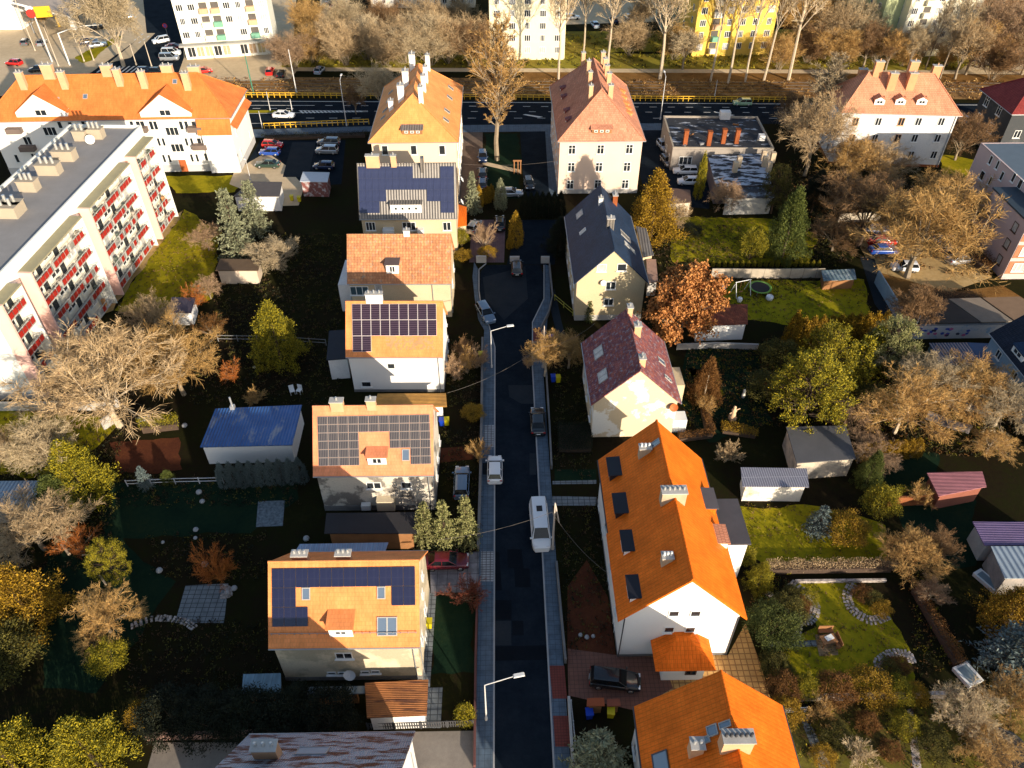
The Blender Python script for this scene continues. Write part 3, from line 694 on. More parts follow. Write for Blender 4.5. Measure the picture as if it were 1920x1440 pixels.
def scatter(name, polys, dens, size, mats, seed=3, kind='stuff', up=1.0):
    """uncountable low growth on the ground inside pixel outlines"""
    R_ = np.random.default_rng(seed)
    for mi, mn in enumerate(mats):
        C = Cloud()
        for px in polys:
            q = np.array([tuple(G(*p, 0))[:2] for p in px]); lo, hi = q.min(0), q.max(0); k = int((hi-lo).prod()*dens/len(mats)); pts = R_.uniform(lo, hi, (k, 2)); ok = np.zeros(k, bool); j = len(q)-1
            for i in range(len(q)):
                den = q[j, 1]-q[i, 1]; cross = (q[i, 1] > pts[:, 1]) != (q[j, 1] > pts[:, 1])
                xi = (q[j, 0]-q[i, 0])*(pts[:, 1]-q[i, 1])/(den if abs(den) > 1e-9 else 1e-9)+q[i, 0]; ok ^= cross & (pts[:, 0] < xi); j = i
            pts = pts[ok]
            if not len(pts): continue
            # gather into tufts
            m = 9; ce = np.repeat(pts[::m], m, 0)[:len(pts)]; pts = ce+R_.normal(size=pts.shape)*size*.55*R_.uniform(.4, 1.6, (len(ce), 1))
            P = np.column_stack([pts, np.full(len(pts), .01)+R_.uniform(0, size*.5, len(pts))]); D = nrm(R_.normal(size=P.shape)*[1, 1, .5]+[0, 0, up])*size*R_.uniform(.4, 1.2, (len(P), 1)); C.leaves(P, D, size*.4)
        if C.n:
            me = C.mesh(name); me.materials[0] = TW[mn]; o = link(name, me); o['kind'] = kind
# ================================================================ THE SETTING
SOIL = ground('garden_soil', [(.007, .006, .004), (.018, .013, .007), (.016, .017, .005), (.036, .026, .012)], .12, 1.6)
GRASSB = ground('grass_far', [(.10, .07, .02), (.22, .16, .03), (.25, .22, .03), (.30, .20, .06)], .06, 1.2)
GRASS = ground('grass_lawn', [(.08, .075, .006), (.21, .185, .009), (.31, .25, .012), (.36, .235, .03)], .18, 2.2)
GRASSD = ground('grass_painted_shade', [(.005, .014, .009), (.010, .024, .013), (.022, .034, .014)], .2, 2.2)  # darker copy of the lawn grass: shade of the shaded lawns put into the colour
LEAFY = ground('fallen_leaves', [(.07, .04, .015), (.20, .10, .03), (.30, .17, .06)], .3, 3)
DIRT = ground('bare_dirt', [(.24, .16, .07), (.42, .28, .12), (.55, .39, .19)], .1, 1.5)
REDSOIL = ground('red_soil', [(.05, .02, .012), (.09, .03, .016), (.14, .05, .02)], .3, 3)
ASPH = ground('asphalt', [(.005, .008, .013), (.008, .013, .020), (.012, .018, .026), (.019, .025, .033)], .35, 2, .85, .01)
ASPH2 = ground('asphalt_patch', [(.005, .007, .010), (.007, .010, .014), (.010, .013, .018)], .4, 4, .85, .01)
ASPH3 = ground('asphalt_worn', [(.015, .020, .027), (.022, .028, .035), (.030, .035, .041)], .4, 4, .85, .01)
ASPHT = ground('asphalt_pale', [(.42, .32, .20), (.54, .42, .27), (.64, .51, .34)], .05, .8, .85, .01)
PAVE = grid('pavement_slabs', (.075, .11, .15), (.035, .05, .068), .5, .5, .03, .85, .35)
COBBLE = grid('drive_setts', (.30, .31, .32), (.07, .07, .075), .42, .30, .07, .85, .35)
REDPAVE = grid('red_setts', (.16, .035, .025), (.08, .02, .015), .25, .25, .03, .85, .25)
YARD = grid('yard_pavers', (.50, .28, .09), (.25, .12, .04), .55, .55, .10, .85, .25)
SLAB = grid('garden_slabs', (.17, .19, .20), (.05, .055, .06), .62, .5, .07, .85, .3)
STONE = stain('field_stone', (.50, .44, .40), (.24, .20, .17), 2.2, .5, .1)
KERB = plain('kerb_stone', (.32, .32, .32), .85, .2)
LINE = plain('road_paint', (.62, .61, .58), .7, .12)
CONCY = ground('concrete_yard', [(.17, .15, .13), (.24, .21, .18), (.30, .27, .23)], .2, 2, .9, .01)
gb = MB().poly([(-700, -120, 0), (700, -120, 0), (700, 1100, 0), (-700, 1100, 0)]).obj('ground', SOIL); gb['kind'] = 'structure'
# -- the side street
KX0, KX1 = -1.15, 3.69
road = [(KX0, -60), (KX0, 82)]+[tuple(G(*p))[:2] for p in ((918, 612), (905, 585), (900, 545), (901, 510), (912, 497), (1012, 497), (1019, 515), (1018, 560), (997, 604))]+[(KX1, 78), (KX1, -60)]
sheet('road', road, ASPH, .012, True)
for px, m in (([(953, 722), (1000, 722), (1001, 757), (978, 757), (955, 744)], ASPH3), ([(951, 1030), (978, 1030), (982, 1066), (993, 1066), (995, 1101), (966, 1101), (964, 1066), (952, 1064)], ASPH2),
              ([(928, 1035), (936, 1035), (941, 1107), (928, 1107)], ASPH2), ([(928, 1125), (959, 1125), (959, 1162), (928, 1162)], ASPH2), ([(960, 1164), (981, 1164), (982, 1191), (961, 1191)], ASPH2),
              ([(928, 1164), (958, 1164), (959, 1210), (928, 1210)], ASPH3), ([(927, 1212), (1023, 1210), (1026, 1237), (927, 1239)], ASPH2), ([(905, 520), (985, 500), (990, 560), (945, 600), (910, 560)], ASPH3), ([(993, 850), (1006, 850), (1006, 890), (993, 890)], ASPH3), ([(1000, 605), (1016, 566), (1008, 590), (996, 640)], ASPH3)):
    sheet('road_patch', px, m, .017)
pl = [(-2.85, -60), (KX0-.15, -60), (KX0-.15, 82)]+[tuple(G(*p))[:2] for p in ((915, 612), (901, 585), (896, 545), (896, 505), (889, 492), (886, 520), (890, 560), (897, 600))]+[(-2.75, 86)]
raised('pavement', pl, PAVE, -.02, .11, True)
pr = [(KX1+.15, -60), (5.15, -60), (5.15, 76)]+[tuple(G(*p))[:2] for p in ((1027, 590), (1032, 560), (1031, 500), (1022, 497), (1022, 560), (1000, 606))]+[(KX1+.15, 78)]
raised('pavement', pr, PAVE, -.02, .11, True)
def strip(name, pts, w, z0, z1, m):
    b = MB()
    for a, c in zip(pts, pts[1:]):
        a, c = Vector((a[0], a[1], 0)), Vector((c[0], c[1], 0)); d = c-a; b.box(((a.x+c.x)/2, (a.y+c.y)/2, z0), (d.length+w*.4, w, z1-z0), math.atan2(d.y, d.x))
    o = b.obj(name, m); o['kind'] = 'structure'; return o
strip('kerb', [(KX0-.075, -60), (KX0-.075, 82)]+[tuple(G(*p))[:2] for p in ((917, 612), (903, 585), (898, 545), (898, 506), (911, 495))], .15, -.02, .125, KERB)
strip('kerb', [(KX1+.075, -60), (KX1+.075, 78)]+[tuple(G(*p))[:2] for p in ((998.5, 605), (1020, 561), (1020, 498))], .15, -.02, .125, KERB)
for px, m in (([(902, 1034), (925, 1034), (925, 1090), (901, 1090)], COBBLE), ([(907, 797), (926, 797), (926, 838), (907, 838)], COBBLE), ([(905, 868), (926, 868), (926, 890), (905, 890)], ASPH3),
              ([(1030, 1248), (1058, 1248), (1063, 1310), (1036, 1310)], REDPAVE), ([(1037, 1342), (1069, 1342), (1073, 1400), (1041, 1400)], REDPAVE), ([(1000, 615), (1014, 615), (1016, 640), (1000, 640)], REDPAVE)):
    sheet('pavement_inset', [tuple(G(x, y, .116))[:2] for x, y in px], m, .116, True)
# -- the boulevard, tram bed and far paths
sheet('boulevard', [(-400, 181), (2400, 197), (2400, 232), (1470, 232), (700, 238), (-400, 242)], ASPH, .010)
sheet('tram_bed', [(330, 144), (2400, 152), (2400, 190), (330, 176)], ground('tram_ballast', [(.11, .06, .025), (.24, .13, .05), (.36, .21, .08)], .2, 3), .008)
sheet('verge', [(980, 134), (2300, 140), (2300, 155), (980, 150)], LEAFY, .013)
sheet('verge', [(930, 150), (1480, 158), (1480, 184), (930, 180)], LEAFY, .014)
sheet('footpath', [(530, 126), (2300, 134), (2300, 141), (530, 133)], ASPHT, .018)
sheet('lawn', [(520, 96), (900, 98), (1700, 104), (2300, 100), (2300, 134), (530, 126)], GRASSB, .010)
sheet('lawn', [(930, 60), (1900, 50), (2300, 90), (900, 100)], GRASSB, .006)
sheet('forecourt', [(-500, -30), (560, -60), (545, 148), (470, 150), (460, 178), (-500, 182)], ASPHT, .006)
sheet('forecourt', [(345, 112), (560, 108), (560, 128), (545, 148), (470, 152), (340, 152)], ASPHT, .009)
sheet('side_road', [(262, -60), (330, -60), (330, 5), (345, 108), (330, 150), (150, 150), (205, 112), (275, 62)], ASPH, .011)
sheet('side_road_painted_sun', [(205, 118), (272, 62), (291, 62), (245, 108)], ASPHT, .016)  # sunlit stretch of the side road, painted on as a paler sheet
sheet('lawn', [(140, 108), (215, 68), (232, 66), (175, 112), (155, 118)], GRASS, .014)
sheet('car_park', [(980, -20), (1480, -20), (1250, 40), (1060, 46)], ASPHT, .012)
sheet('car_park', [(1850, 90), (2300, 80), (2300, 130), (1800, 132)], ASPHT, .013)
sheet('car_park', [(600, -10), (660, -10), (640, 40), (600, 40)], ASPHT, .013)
rails = MB()
for y in (151, 156.5, 162, 167.5):
    a, b = G(330, y), G(2400, y+7); d = b-a; rails.box(((a.x+b.x)/2, (a.y+b.y)/2, .008), (d.length, .10, .09), math.atan2(d.y, d.x))
o = rails.obj('tram_rail', plain('rail_steel', (.22, .20, .18), .35, .2, metal=.7)); o['kind'] = 'structure'
def marks(p, q, n, frac, w, z=.022):
    b = MB(); a, c = G(*p), G(*q); d = c-a; L = d.length/n; rz = math.atan2(d.y, d.x); u = d.normalized()
    for i in range(n):
        m_ = a+u*(L*(i+.5)); b.box((m_.x, m_.y, z-.006), (L*frac, w, .006), rz)
    o = b.obj('road_marking', LINE); o['kind'] = 'structure'
marks((-200, 186), (2300, 199.5), 1, 1, .22); marks((465, 197.6), (590, 197.8), 1, 1, .16); marks((600, 197.8), (1480, 202), 26, .4, .16)
marks((465, 203.5), (560, 203.5), 3, .45, .16); marks((690, 208.5), (2300, 214), 44, .35, .16); marks((560, 207.5), (690, 208), 1, 1, .16); marks((465, 213), (690, 209.5), 1, 1, .16)
marks((560, 221.5), (2300, 222), 40, .35, .16); marks((465, 231.5), (690, 229), 1, 1, .16)
hb = MB()
for i in range(16):
    t = i/16; a, b = G(563+118*t, 207.8), G(569+118*t, 212.3-2.6*t); d = b-a; hb.box(((a.x+b.x)/2, (a.y+b.y)/2, .017), (d.length, .35, .006), math.atan2(d.y, d.x))
o = hb.obj('road_marking', LINE); o['kind'] = 'structure'
hb = MB()
for i in range(9):
    a, b = G(182+9*i, 136), G(198+9*i, 124); d = b-a; hb.box(((a.x+b.x)/2, (a.y+b.y)/2, .017), (d.length, .45, .006), math.atan2(d.y, d.x))
o = hb.obj('crosswalk_marking', LINE); o['kind'] = 'structure'
marks((258, 82), (282, 66), 3, .5, .3); marks((250, 77), (270, 62), 3, .5, .3)
for px in ([(664, 193), (676, 192.6), (676, 195), (664, 194.4)], [(985, 214), (1018, 219), (1010, 220.5), (980, 215)], [(1340, 209), (1378, 216), (1370, 217), (1338, 210)]): sheet('road_marking', px, LINE, .023)
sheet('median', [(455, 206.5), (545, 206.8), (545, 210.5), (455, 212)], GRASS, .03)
sheet('pavement', [(455, 243), (700, 236.5), (700, 246), (500, 258), (455, 258)], PAVE, .02)
sheet('pavement', [(700, 236), (1240, 231), (1240, 244), (700, 247)], PAVE, .021)
sheet('car_park', [(488, 263), (648, 263), (640, 345), (545, 352), (440, 350), (466, 300)], ASPH, .013)
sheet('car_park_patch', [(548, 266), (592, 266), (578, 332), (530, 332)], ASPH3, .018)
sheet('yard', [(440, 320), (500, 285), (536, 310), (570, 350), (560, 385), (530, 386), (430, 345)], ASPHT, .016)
sheet('yard', [(866, 248), (905, 248), (905, 395), (858, 395)], ground('yard_brown', [(.10, .075, .06), (.15, .11, .085), (.19, .14, .11)], .3, 2), .012)
sheet('lane', [(975, 244), (1024, 244), (1030, 370), (983, 370)], ASPH, .013)
sheet('footpath', [(1022, 244), (1036, 244), (1046, 370), (1030, 370)], PAVE, .015)
sheet('footpath', [(866, 243), (1036, 241), (1036, 246), (866, 248)], PAVE, .017)
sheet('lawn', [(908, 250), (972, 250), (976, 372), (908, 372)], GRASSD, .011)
sheet('footpath', [(905, 302), (975, 318), (975, 325), (905, 309)], ASPHT, .016)
sheet('driveway', [(885, 412), (948, 412), (945, 492), (880, 492)], grid('purple_setts', (.13, .08, .09), (.06, .035, .04), .3, .3, .03), .014)
sheet('yard', [(975, 412), (1048, 412), (1040, 496), (950, 496)], ASPH, .013)
sheet('yard', [(1205, 232), (1262, 232), (1262, 312), (1330, 316), (1330, 392), (1215, 380), (1200, 330)], ASPH, .013)
sheet('car_park', [(1585, 418), (1640, 400), (1810, 455), (1860, 520), (1780, 548), (1640, 510)], DIRT, .012)
sheet('lane', [(1612, 480), (1640, 486), (1665, 560), (1722, 640), (1700, 650), (1640, 570)], ASPH3, .014)
sheet('lane', [(1640, 508), (1780, 548), (1880, 535), (1920, 560), (1920, 575), (1760, 570), (1680, 560)], LEAFY, .013)
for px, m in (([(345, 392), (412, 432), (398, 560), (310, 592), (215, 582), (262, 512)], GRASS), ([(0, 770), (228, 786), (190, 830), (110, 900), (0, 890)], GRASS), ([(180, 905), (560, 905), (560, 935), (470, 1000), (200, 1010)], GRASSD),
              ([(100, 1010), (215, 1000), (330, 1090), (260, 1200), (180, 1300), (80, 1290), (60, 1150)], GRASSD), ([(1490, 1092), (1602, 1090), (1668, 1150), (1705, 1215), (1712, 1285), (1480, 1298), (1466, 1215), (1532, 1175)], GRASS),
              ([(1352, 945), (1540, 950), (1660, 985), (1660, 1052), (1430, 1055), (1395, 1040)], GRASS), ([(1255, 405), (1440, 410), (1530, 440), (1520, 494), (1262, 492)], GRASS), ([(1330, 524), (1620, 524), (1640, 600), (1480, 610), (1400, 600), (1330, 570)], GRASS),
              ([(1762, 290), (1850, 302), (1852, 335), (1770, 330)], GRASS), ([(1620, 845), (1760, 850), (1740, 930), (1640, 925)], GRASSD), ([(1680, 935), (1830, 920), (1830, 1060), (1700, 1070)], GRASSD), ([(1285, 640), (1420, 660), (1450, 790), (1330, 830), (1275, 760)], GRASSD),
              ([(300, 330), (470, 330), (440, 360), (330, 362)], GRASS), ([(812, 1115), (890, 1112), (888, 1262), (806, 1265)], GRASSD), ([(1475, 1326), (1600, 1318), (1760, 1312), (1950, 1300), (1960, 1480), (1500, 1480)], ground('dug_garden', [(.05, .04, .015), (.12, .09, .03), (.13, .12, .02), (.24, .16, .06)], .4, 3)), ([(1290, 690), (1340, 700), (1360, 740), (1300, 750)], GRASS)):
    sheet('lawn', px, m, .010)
sheet('flowerbed', [(318, 408), (342, 396), (262, 512), (212, 582), (178, 600)], DIRT, .011)
sheet('vegetable_bed', [(205, 830), (335, 820), (342, 880), (220, 892)], REDSOIL, .012)
sheet('patio', [(348, 1098), (428, 1094), (420, 1168), (328, 1168)], SLAB, .014)
sheet('patio', [(484, 940), (534, 938), (530, 986), (480, 988)], stain('pale_gravel', (.20, .24, .26), (.07, .08, .09), 3, .5, .15), .014)
sheet('driveway', [(805, 1040), (902, 1034), (901, 1110), (808, 1112)], grid('drive_slabs', (.20, .19, .20), (.06, .06, .065), 1.0, 1.3, .05, .85, .5), .013)
sheet('garden_path', [(800, 1112), (818, 1112), (806, 1290), (790, 1290)], SLAB, .014)
sheet('garden_path', [(795, 1290), (830, 1288), (826, 1365), (790, 1365)], SLAB, .016)
sheet('yard', [(770, 1372), (888, 1370), (888, 1500), (775, 1500)], CONCY, .012)
sheet('yard', [(290, 1392), (450, 1392), (420, 1500), (260, 1500)], CONCY, .012)
sheet('yard', [(1064, 1218), (1152, 1228), (1365, 1228), (1398, 1168), (1424, 1240), (1448, 1320), (1350, 1262), (1190, 1330), (1066, 1302)], YARD, .013)
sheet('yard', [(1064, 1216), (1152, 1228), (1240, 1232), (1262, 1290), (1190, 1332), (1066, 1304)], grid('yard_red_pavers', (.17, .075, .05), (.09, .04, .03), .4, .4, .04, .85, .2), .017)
sheet('footpath', [(1064, 1100), (1100, 1050), (1140, 1120), (1155, 1230), (1064, 1220)], REDSOIL, .008)
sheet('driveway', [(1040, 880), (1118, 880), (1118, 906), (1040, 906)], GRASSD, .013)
sheet('garden_path', [(1036, 930), (1118, 932), (1118, 948), (1034, 948)], SLAB, .014)
sheet('garden_path', [(1036, 902), (1118, 900), (1118, 907), (1036, 908)], SLAB, .018)
sheet('garden_path', [(800, 842), (900, 835), (900, 860), (815, 868)], REDSOIL, .013)
sheet('garden_path', [(1040, 540), (1052, 600), (1068, 660), (1056, 664), (1040, 610), (1030, 570)], ASPH3, .013)
sheet('garden_path', [(1440, 1204), (1532, 1200), (1532, 1212), (1440, 1214)], SLAB, .016)
sheet('garden_path', [(1500, 1345), (1512, 1340), (1560, 1440), (1570, 1480), (1552, 1480)], SLAB, .016)
sheet('garden_path', [(1700, 1330), (1712, 1328), (1728, 1440), (1712, 1442)], STONE, .016)
sheet('garden_deck', [(1528, 1190), (1566, 1186), (1572, 1228), (1536, 1230)], grid('deck_boards', (.30, .19, .09), (.10, .06, .03), 5, .16, .03), .05)
# curved stone-edged beds in the right-hand garden
def ringbed(pts, w, name='stone_edging'):
    P = [G(*p) for p in pts]; P = [P[0]]+P+[P[-1]]; out = []
    for i in range(1, len(P)-2):
        for k in range(5):
            t = k/5; a, b, c, d = P[i-1], P[i], P[i+1], P[i+2]
            out.append(.5*((2*b)+(c-a)*t+(2*a-5*b+4*c-d)*t*t+(3*b-a-3*c+d)*t**3))
    out.append(P[-2]); q = MB(); rr = random.Random(len(pts))
    for a, b in zip(out, out[1:]):
        d = b-a; n = max(1, int(d.length/.28))
        for i in range(n):
            for sd in (-.33, 0, .33):
                c = a+d*((i+.5)/n); nn = Vector((-d.y, d.x, 0)).normalized()*w*sd
                q.box((c.x+nn.x+rr.uniform(-.04, .04), c.y+nn.y+rr.uniform(-.04, .04), 0), (rr.uniform(.2, .3), w*.3, rr.uniform(.07, .16)), math.atan2(d.y, d.x)+rr.uniform(-.2, .2), 0, .85)
    o = q.obj(name, STONE); o['kind'] = 'structure'
ringbed([(1480, 1092), (1512, 1116), (1528, 1140), (1518, 1162), (1498, 1162)], 1.1); ringbed([(1438, 1110), (1470, 1140), (1496, 1168), (1492, 1200)], .7)
ringbed([(1598, 1094), (1588, 1120), (1602, 1148), (1636, 1164), (1664, 1154)], 1.0); ringbed([(1654, 1270), (1646, 1242), (1668, 1226), (1700, 1226), (1710, 1242)], .8)
ringbed([(415, 1118), (430, 1116), (428, 1104), (416, 1100)], .6); ringbed([(245, 1175), (290, 1160), (340, 1164), (365, 1178)], .7)
# ================================================================ BUILDINGS
OR1 = tile('tile_orange', (.82, .30, .105), (.78, .275, .09), .5, .3, .35, .4, bmp=.012, mort=.82)
OR2 = tile('tile_bright_orange', (.84, .18, .018), (.78, .158, .015), .45, .34, .36, .4, colgap=.3, bmp=.014, mort=.8)
OR3 = tile('tile_salmon', (.80, .30, .15), (.76, .275, .13), .5, .3, .35, .4, bmp=.012, mort=.82)
ORL = tile('tile_long_block', (.70, .205, .055), (.66, .19, .05), .5, .3, .35, .4, bmp=.012, mort=.82)
OR4 = tile('tile_terracotta', (.66, .30, .18), (.60, .26, .15), .6, .3, .35, .5, dirt=((.20, .12, .08), .25, .62))
OLDT = tile('tile_old_mottled', (.66, .31, .14), (.46, .20, .10), .8, .42, .38, .9, .5, dirt=((.30, .28, .22), 1.7, .56), bmp=.08)
PURP = tile('tile_old_dark', (.38, .12, .085), (.17, .07, .09), .75, .36, .36, 1.0, .5, dirt=((.26, .25, .28), 1.9, .53), bmp=.06)
PINKT = tile('tile_weathered_red', (.62, .29, .18), (.50, .21, .13), .75, .28, .34, .8, .3, dirt=((.26, .18, .13), .5, .6))
SLATE = tile('slate_dark', (.022, .046, .095), (.013, .030, .065), .5, .35, .25, .7, .3, bmp=.02, spec=.15)
METG = seam('roof_grey_seam', (.17, .155, .14), .42, .45, .2, .55)
MAROON = tile('tile_maroon', (.26, .05, .045), (.20, .035, .035), .5, .3, .35, .5)
WHITEW = plain('render_white', (.80, .78, .74), .85, .06, .3)
WHITED = stain('render_white_dirty', (.78, .76, .73), (.55, .54, .52), .45, .6, .2)
CREAM = plain('render_cream', (.72, .56, .40), .9, .1, .3)
BEIGE = stain('render_beige', (.60, .48, .31), (.52, .41, .26), .35, .55, .2)
OLDW = stain('render_peeling', (.58, .53, .44), (.20, .18, .155), .33, .52, .03, var=.15)
OLDW2 = stain('render_patched', (.42, .36, .25), (.62, .52, .36), .3, .5, .04, var=.12)
PATCHY = stain('render_new_patch', (.62, .50, .33), (.80, .76, .68), .22, .53, .015, var=.06)
DKGREY = stain('render_dark', (.045, .05, .055), (.10, .10, .10), .5, .62, .1)
PINKW = plain('render_pink', (.52, .40, .38), .9, .1, .3)
BLUEW = plain('render_blue', (.28, .40, .50), .85, .12, .4)
PV_NAVY = grid('pv_navy', (.010, .011, .038), (.04, .04, .07), .55, .9, .015, .18, .15, spec=.6)
PV_LINES = grid('pv_striped', (.035, .032, .038), (.24, .21, .19), .178, 5, .035, .25, .15, spec=.5)
PV_BUS = grid('pv_busbar', (.026, .014, .024), (.15, .10, .13), 5, .27, .03, .2, .15, spec=.5)
PV_BLUE = grid('pv_blue', (.026, .032, .075), (.05, .06, .11), .6, .85, .015, .2, .2, spec=.6)
PVF_D = gloss('pv_frame_dark', (.03, .03, .05), .4); PVF_W = plain('pv_frame_white', (.75, .70, .68), .5, .05); PVF_G = plain('pv_frame_grey', (.40, .36, .33), .5, .05)
RP = lambda rows: [(r, c) for r, cs in rows.items() for c in cs]
g_left, g_right = 'houses in the row along the left side of the street', 'houses in the row along the right side of the street'

# H1 nearest on the left, only its far slope in the picture
h = House('corrugated_roof_house', 'house with a peeling rusty corrugated roof cut off by the bottom edge', 'house', -13.7, 20.9, 0, 12.9, 11.8, 6.2, 12.95,
          seam('roof_peeling_sheet', (.36, .40, .47), .17, .6, .1, .35, .15, patch=((.10, .03, .018), .8, .52, (.5, 1.6, 1))), WHITEW, group=g_left, ridge=False)
h.chimney(504, 1418, 'r+v', 1.7, .75, 1.7, PLAST, 3); h.skylight(586, 1409, 'r+v', 2.3, 1.5, plain('translucent_sheet', (.30, .36, .42), .4, .15), ZINC)
h.wins('+u', (-2.2, 1.8), (1.2, 4.0), 1.0, 1.3); h.pipe(h.l+.02, 4.4, 6)
# H2
h = House('solar_roof_house', 'orange roofed house with navy solar panels in an L shape and a roof window pair', 'house', -13.81, 38.92, -.17, 12.81, 9.86, 6.26, 11.65, OR1, OLDW2, group=g_left, base=(CONCD, .6))
h.solar('r-v', (510, 1065.7), (778.5, 1061.6), (510.8, 1175), 12, 3, RP({0: range(12), 1: (0, 1, 10, 11), 2: (0, 1, 2)}), PV_NAVY, PVF_D)
h.skylight(574, 1113, 'r-v', .7, 1.05); h.skylight(715, 1111, 'r-v', .7, 1.05); h.skylight(726, 1174, 'r-v', 1.7, 1.6, n=2)
h.dormer(641, 1194, 'r-v', 2.0, 1.4, WHITEW, OR1, .18, OR1, (1.0, .5))
h.chimney(565, 1050, 'r+v', 1.3, .6, .9, PLAST, 3); h.chimney(646, 1049, 'r+v', 1.25, .6, .9, PLAST, 3)
for p in ((645, 1229, 1.5, 1.0, 2), (622, 1262, .8, .5, 1), (642, 1262, .8, .5, 1), (685, 1260, .8, .5, 1), (704, 1259, .8, .5, 1)): h.win(p[0], p[1], '-v', p[2], p[3], p[4])
for p in ((790.5, 1078, .6, .9), (791, 1112, .6, .9), (796, 1140, .8, 1.2), (790, 1195, .8, 1.3), (798, 1196, .8, 1.3)): h.win(*p[:2], '+u', *p[2:], 1)
h.dish(657, 1257, '-v', .55); h.pipe(5.7, -h.w-.08, 6.1, 0); h.pipe(h.l+.06, -3.9, 6)
sg = MB()
for v, zo in ((-h.W/2+.75, .3),):
    zz = h.he+.75*h.k+.12; sg.tube((-6.2, v, zz+.12), (6.2, v, zz+.12), .03, n=4)
    for i in range(20): x = -6.1+12.2*i/19; sg.tube((x, v, zz-.1), (x, v, zz+.14), .03, n=4)
sg.obj('snow_guard', ZINC, h.roof)
# H3
h = House('solar_roof_house', 'salmon roofed house with striped solar panels around a small dormer and a pale patched wall', 'house', -13.7, 58.34, -.2, 12.54, 9.63, 6.07, 11.49, OR3, OLDW, group=g_left, base=(CONCD, .8))
h.solar('r-v', (595.2, 780.9), (806, 777), (598.0, 874), 11, 6, RP({0: range(11), 1: range(11), 2: (0, 1, 2, 3, 7, 8, 9, 10), 3: (0, 1, 2, 3, 7, 8, 9, 10), 4: (0, 1, 2, 3, 9, 10), 5: (0, 1, 2, 3, 9, 10)}), PV_LINES, PVF_G, .04)
h.dormer(708, 871, 'r-v', 1.95, 1.2, WHITEW, OR3, .15, OR3, (1.0, .8)); h.skylight(761, 853, 'r-v', .8, 1.2)
h.chimney(633, 763, 'r-v', 1.3, .7, .9, PLAST, 1); h.chimney(697, 762, 'r-v', .95, .6, 1.0, PLAST, 1)
h.win(701, 910, '-v', 1.6, 1.05, 2); h.win(762, 909.5, '-v', 1.1, 1.05, 1)
for p in ((823, 825), (820, 857), (818, 890)): h.win(*p, '+u', .8, 1.1, 1)
b = MB(); p = h.hit(724, 935, '-v'); b.box((p.x, p.y-.45, p.z-1), (1.9, .9, 1.5)); b.obj('porch_box', plain('pale_boards', (.62, .52, .36), .8, .15), h.root)
b = MB(); p = h.hit(687, 944, '-v'); b.box((p.x, p.y-.3, p.z-.5), (1.0, .55, .75)); b.obj('heat_pump', WHITE_FR, h.root); h.pipe(5.6, -h.w-.08, 6.0)
# H4
h = House('solar_roof_house', 'white walled house with white framed solar panels on its orange roof', 'house', -13.41, 77.38, -.9, 11.99, 9.01, 6.08, 11.19, OR1, WHITEW, group=g_left, base=(CONCD, .4))
h.solar('r-v', (659.8, 570.0), (818.3, 569.7), (661.8, 660), 9, 3, RP({0: range(9), 1: range(9), 2: (0, 1)}), PV_BUS, PVF_W, .03)
h.win(733.5, 686, '-v', 1.0, .9, 1, fm=WHITE_FR); h.win(687, 720, '-v', 1.25, .9, 1)
q = MB(); rr = random.Random(4); A, B, C_ = h.hit(722, 630, 'r-v'), h.hit(810, 629, 'r-v'), h.hit(725, 656, 'r-v'); nn = h.plane('r-v')[1]
for r_ in range(8):
    for c_ in range(26):
        if rr.random() < .52:
            P = A+(B-A)*((c_+.5*(r_ % 2))/26)+(C_-A)*(r_/8)+nn*.022; e, f_ = (B-A)/26*.92, (C_-A)/8*.92; q.poly([P, P+f_, P+f_+e, P+e])
o = q.obj('old_tile_patch', plain('tile_grey_worn', (.40, .25, .12), .8, .3), h.roof); o['kind'] = 'stuff'
h.chimney(703, 566.5, 'r+v', 2.0, .7, 1.3, WHITEW, 3)
for p in ((836, 605), (834, 629), (839, 634), (838, 655), (835.5, 672)): h.win(*p, '+u', .45, .8, 1)
h.pipe(5.3, -h.w-.08, 6)
shed('garage_annex', 'white flat roofed annex against the left side of the white solar house', [(612, 675), (652, 672), (649, 618), (617, 620)], 3.6, plain('felt_black', (.02, .025, .035), .8, .2), WHITED, cat='annex')
# H5
h = House('old_tile_house', 'house with a mottled old clay tile roof and one small boxy dormer', 'house', -14.36, 93.42, -.81, 14.46, 8.92, 6.02, 11.15, OLDT, BEIGE, group=g_left)
h.dormer(736.5, 513, 'r-v', 1.7, 1.5, WHITEW, plain('dormer_felt', (.10, .075, .07), .8, .2), .1, WHITEW, (.8, 1.0))
h.win(674, 545, '-v', 2.6, 1.5, 3, gm=gloss('conservatory_glass', (.05, .09, .11), .1)); h.win(710, 542, '-v', 1.0, 1.6, 1, gm=GLASSW)
h.chimney(763, 440.5, 'r+v', .8, .7, .8, WHITEW, 1); h.pipe(4.5, -h.w-.08, 6); h.pipe(h.l+.06, -3, 6)
for p in ((850, 500), (848, 530)): h.win(*p, '+u', .8, 1.2, 1)
b = MB().box((h.L/2*-1-1.0, .6, 0), (1.6, 6.5, 4.6)).obj('side_annex', WHITED, h.root)
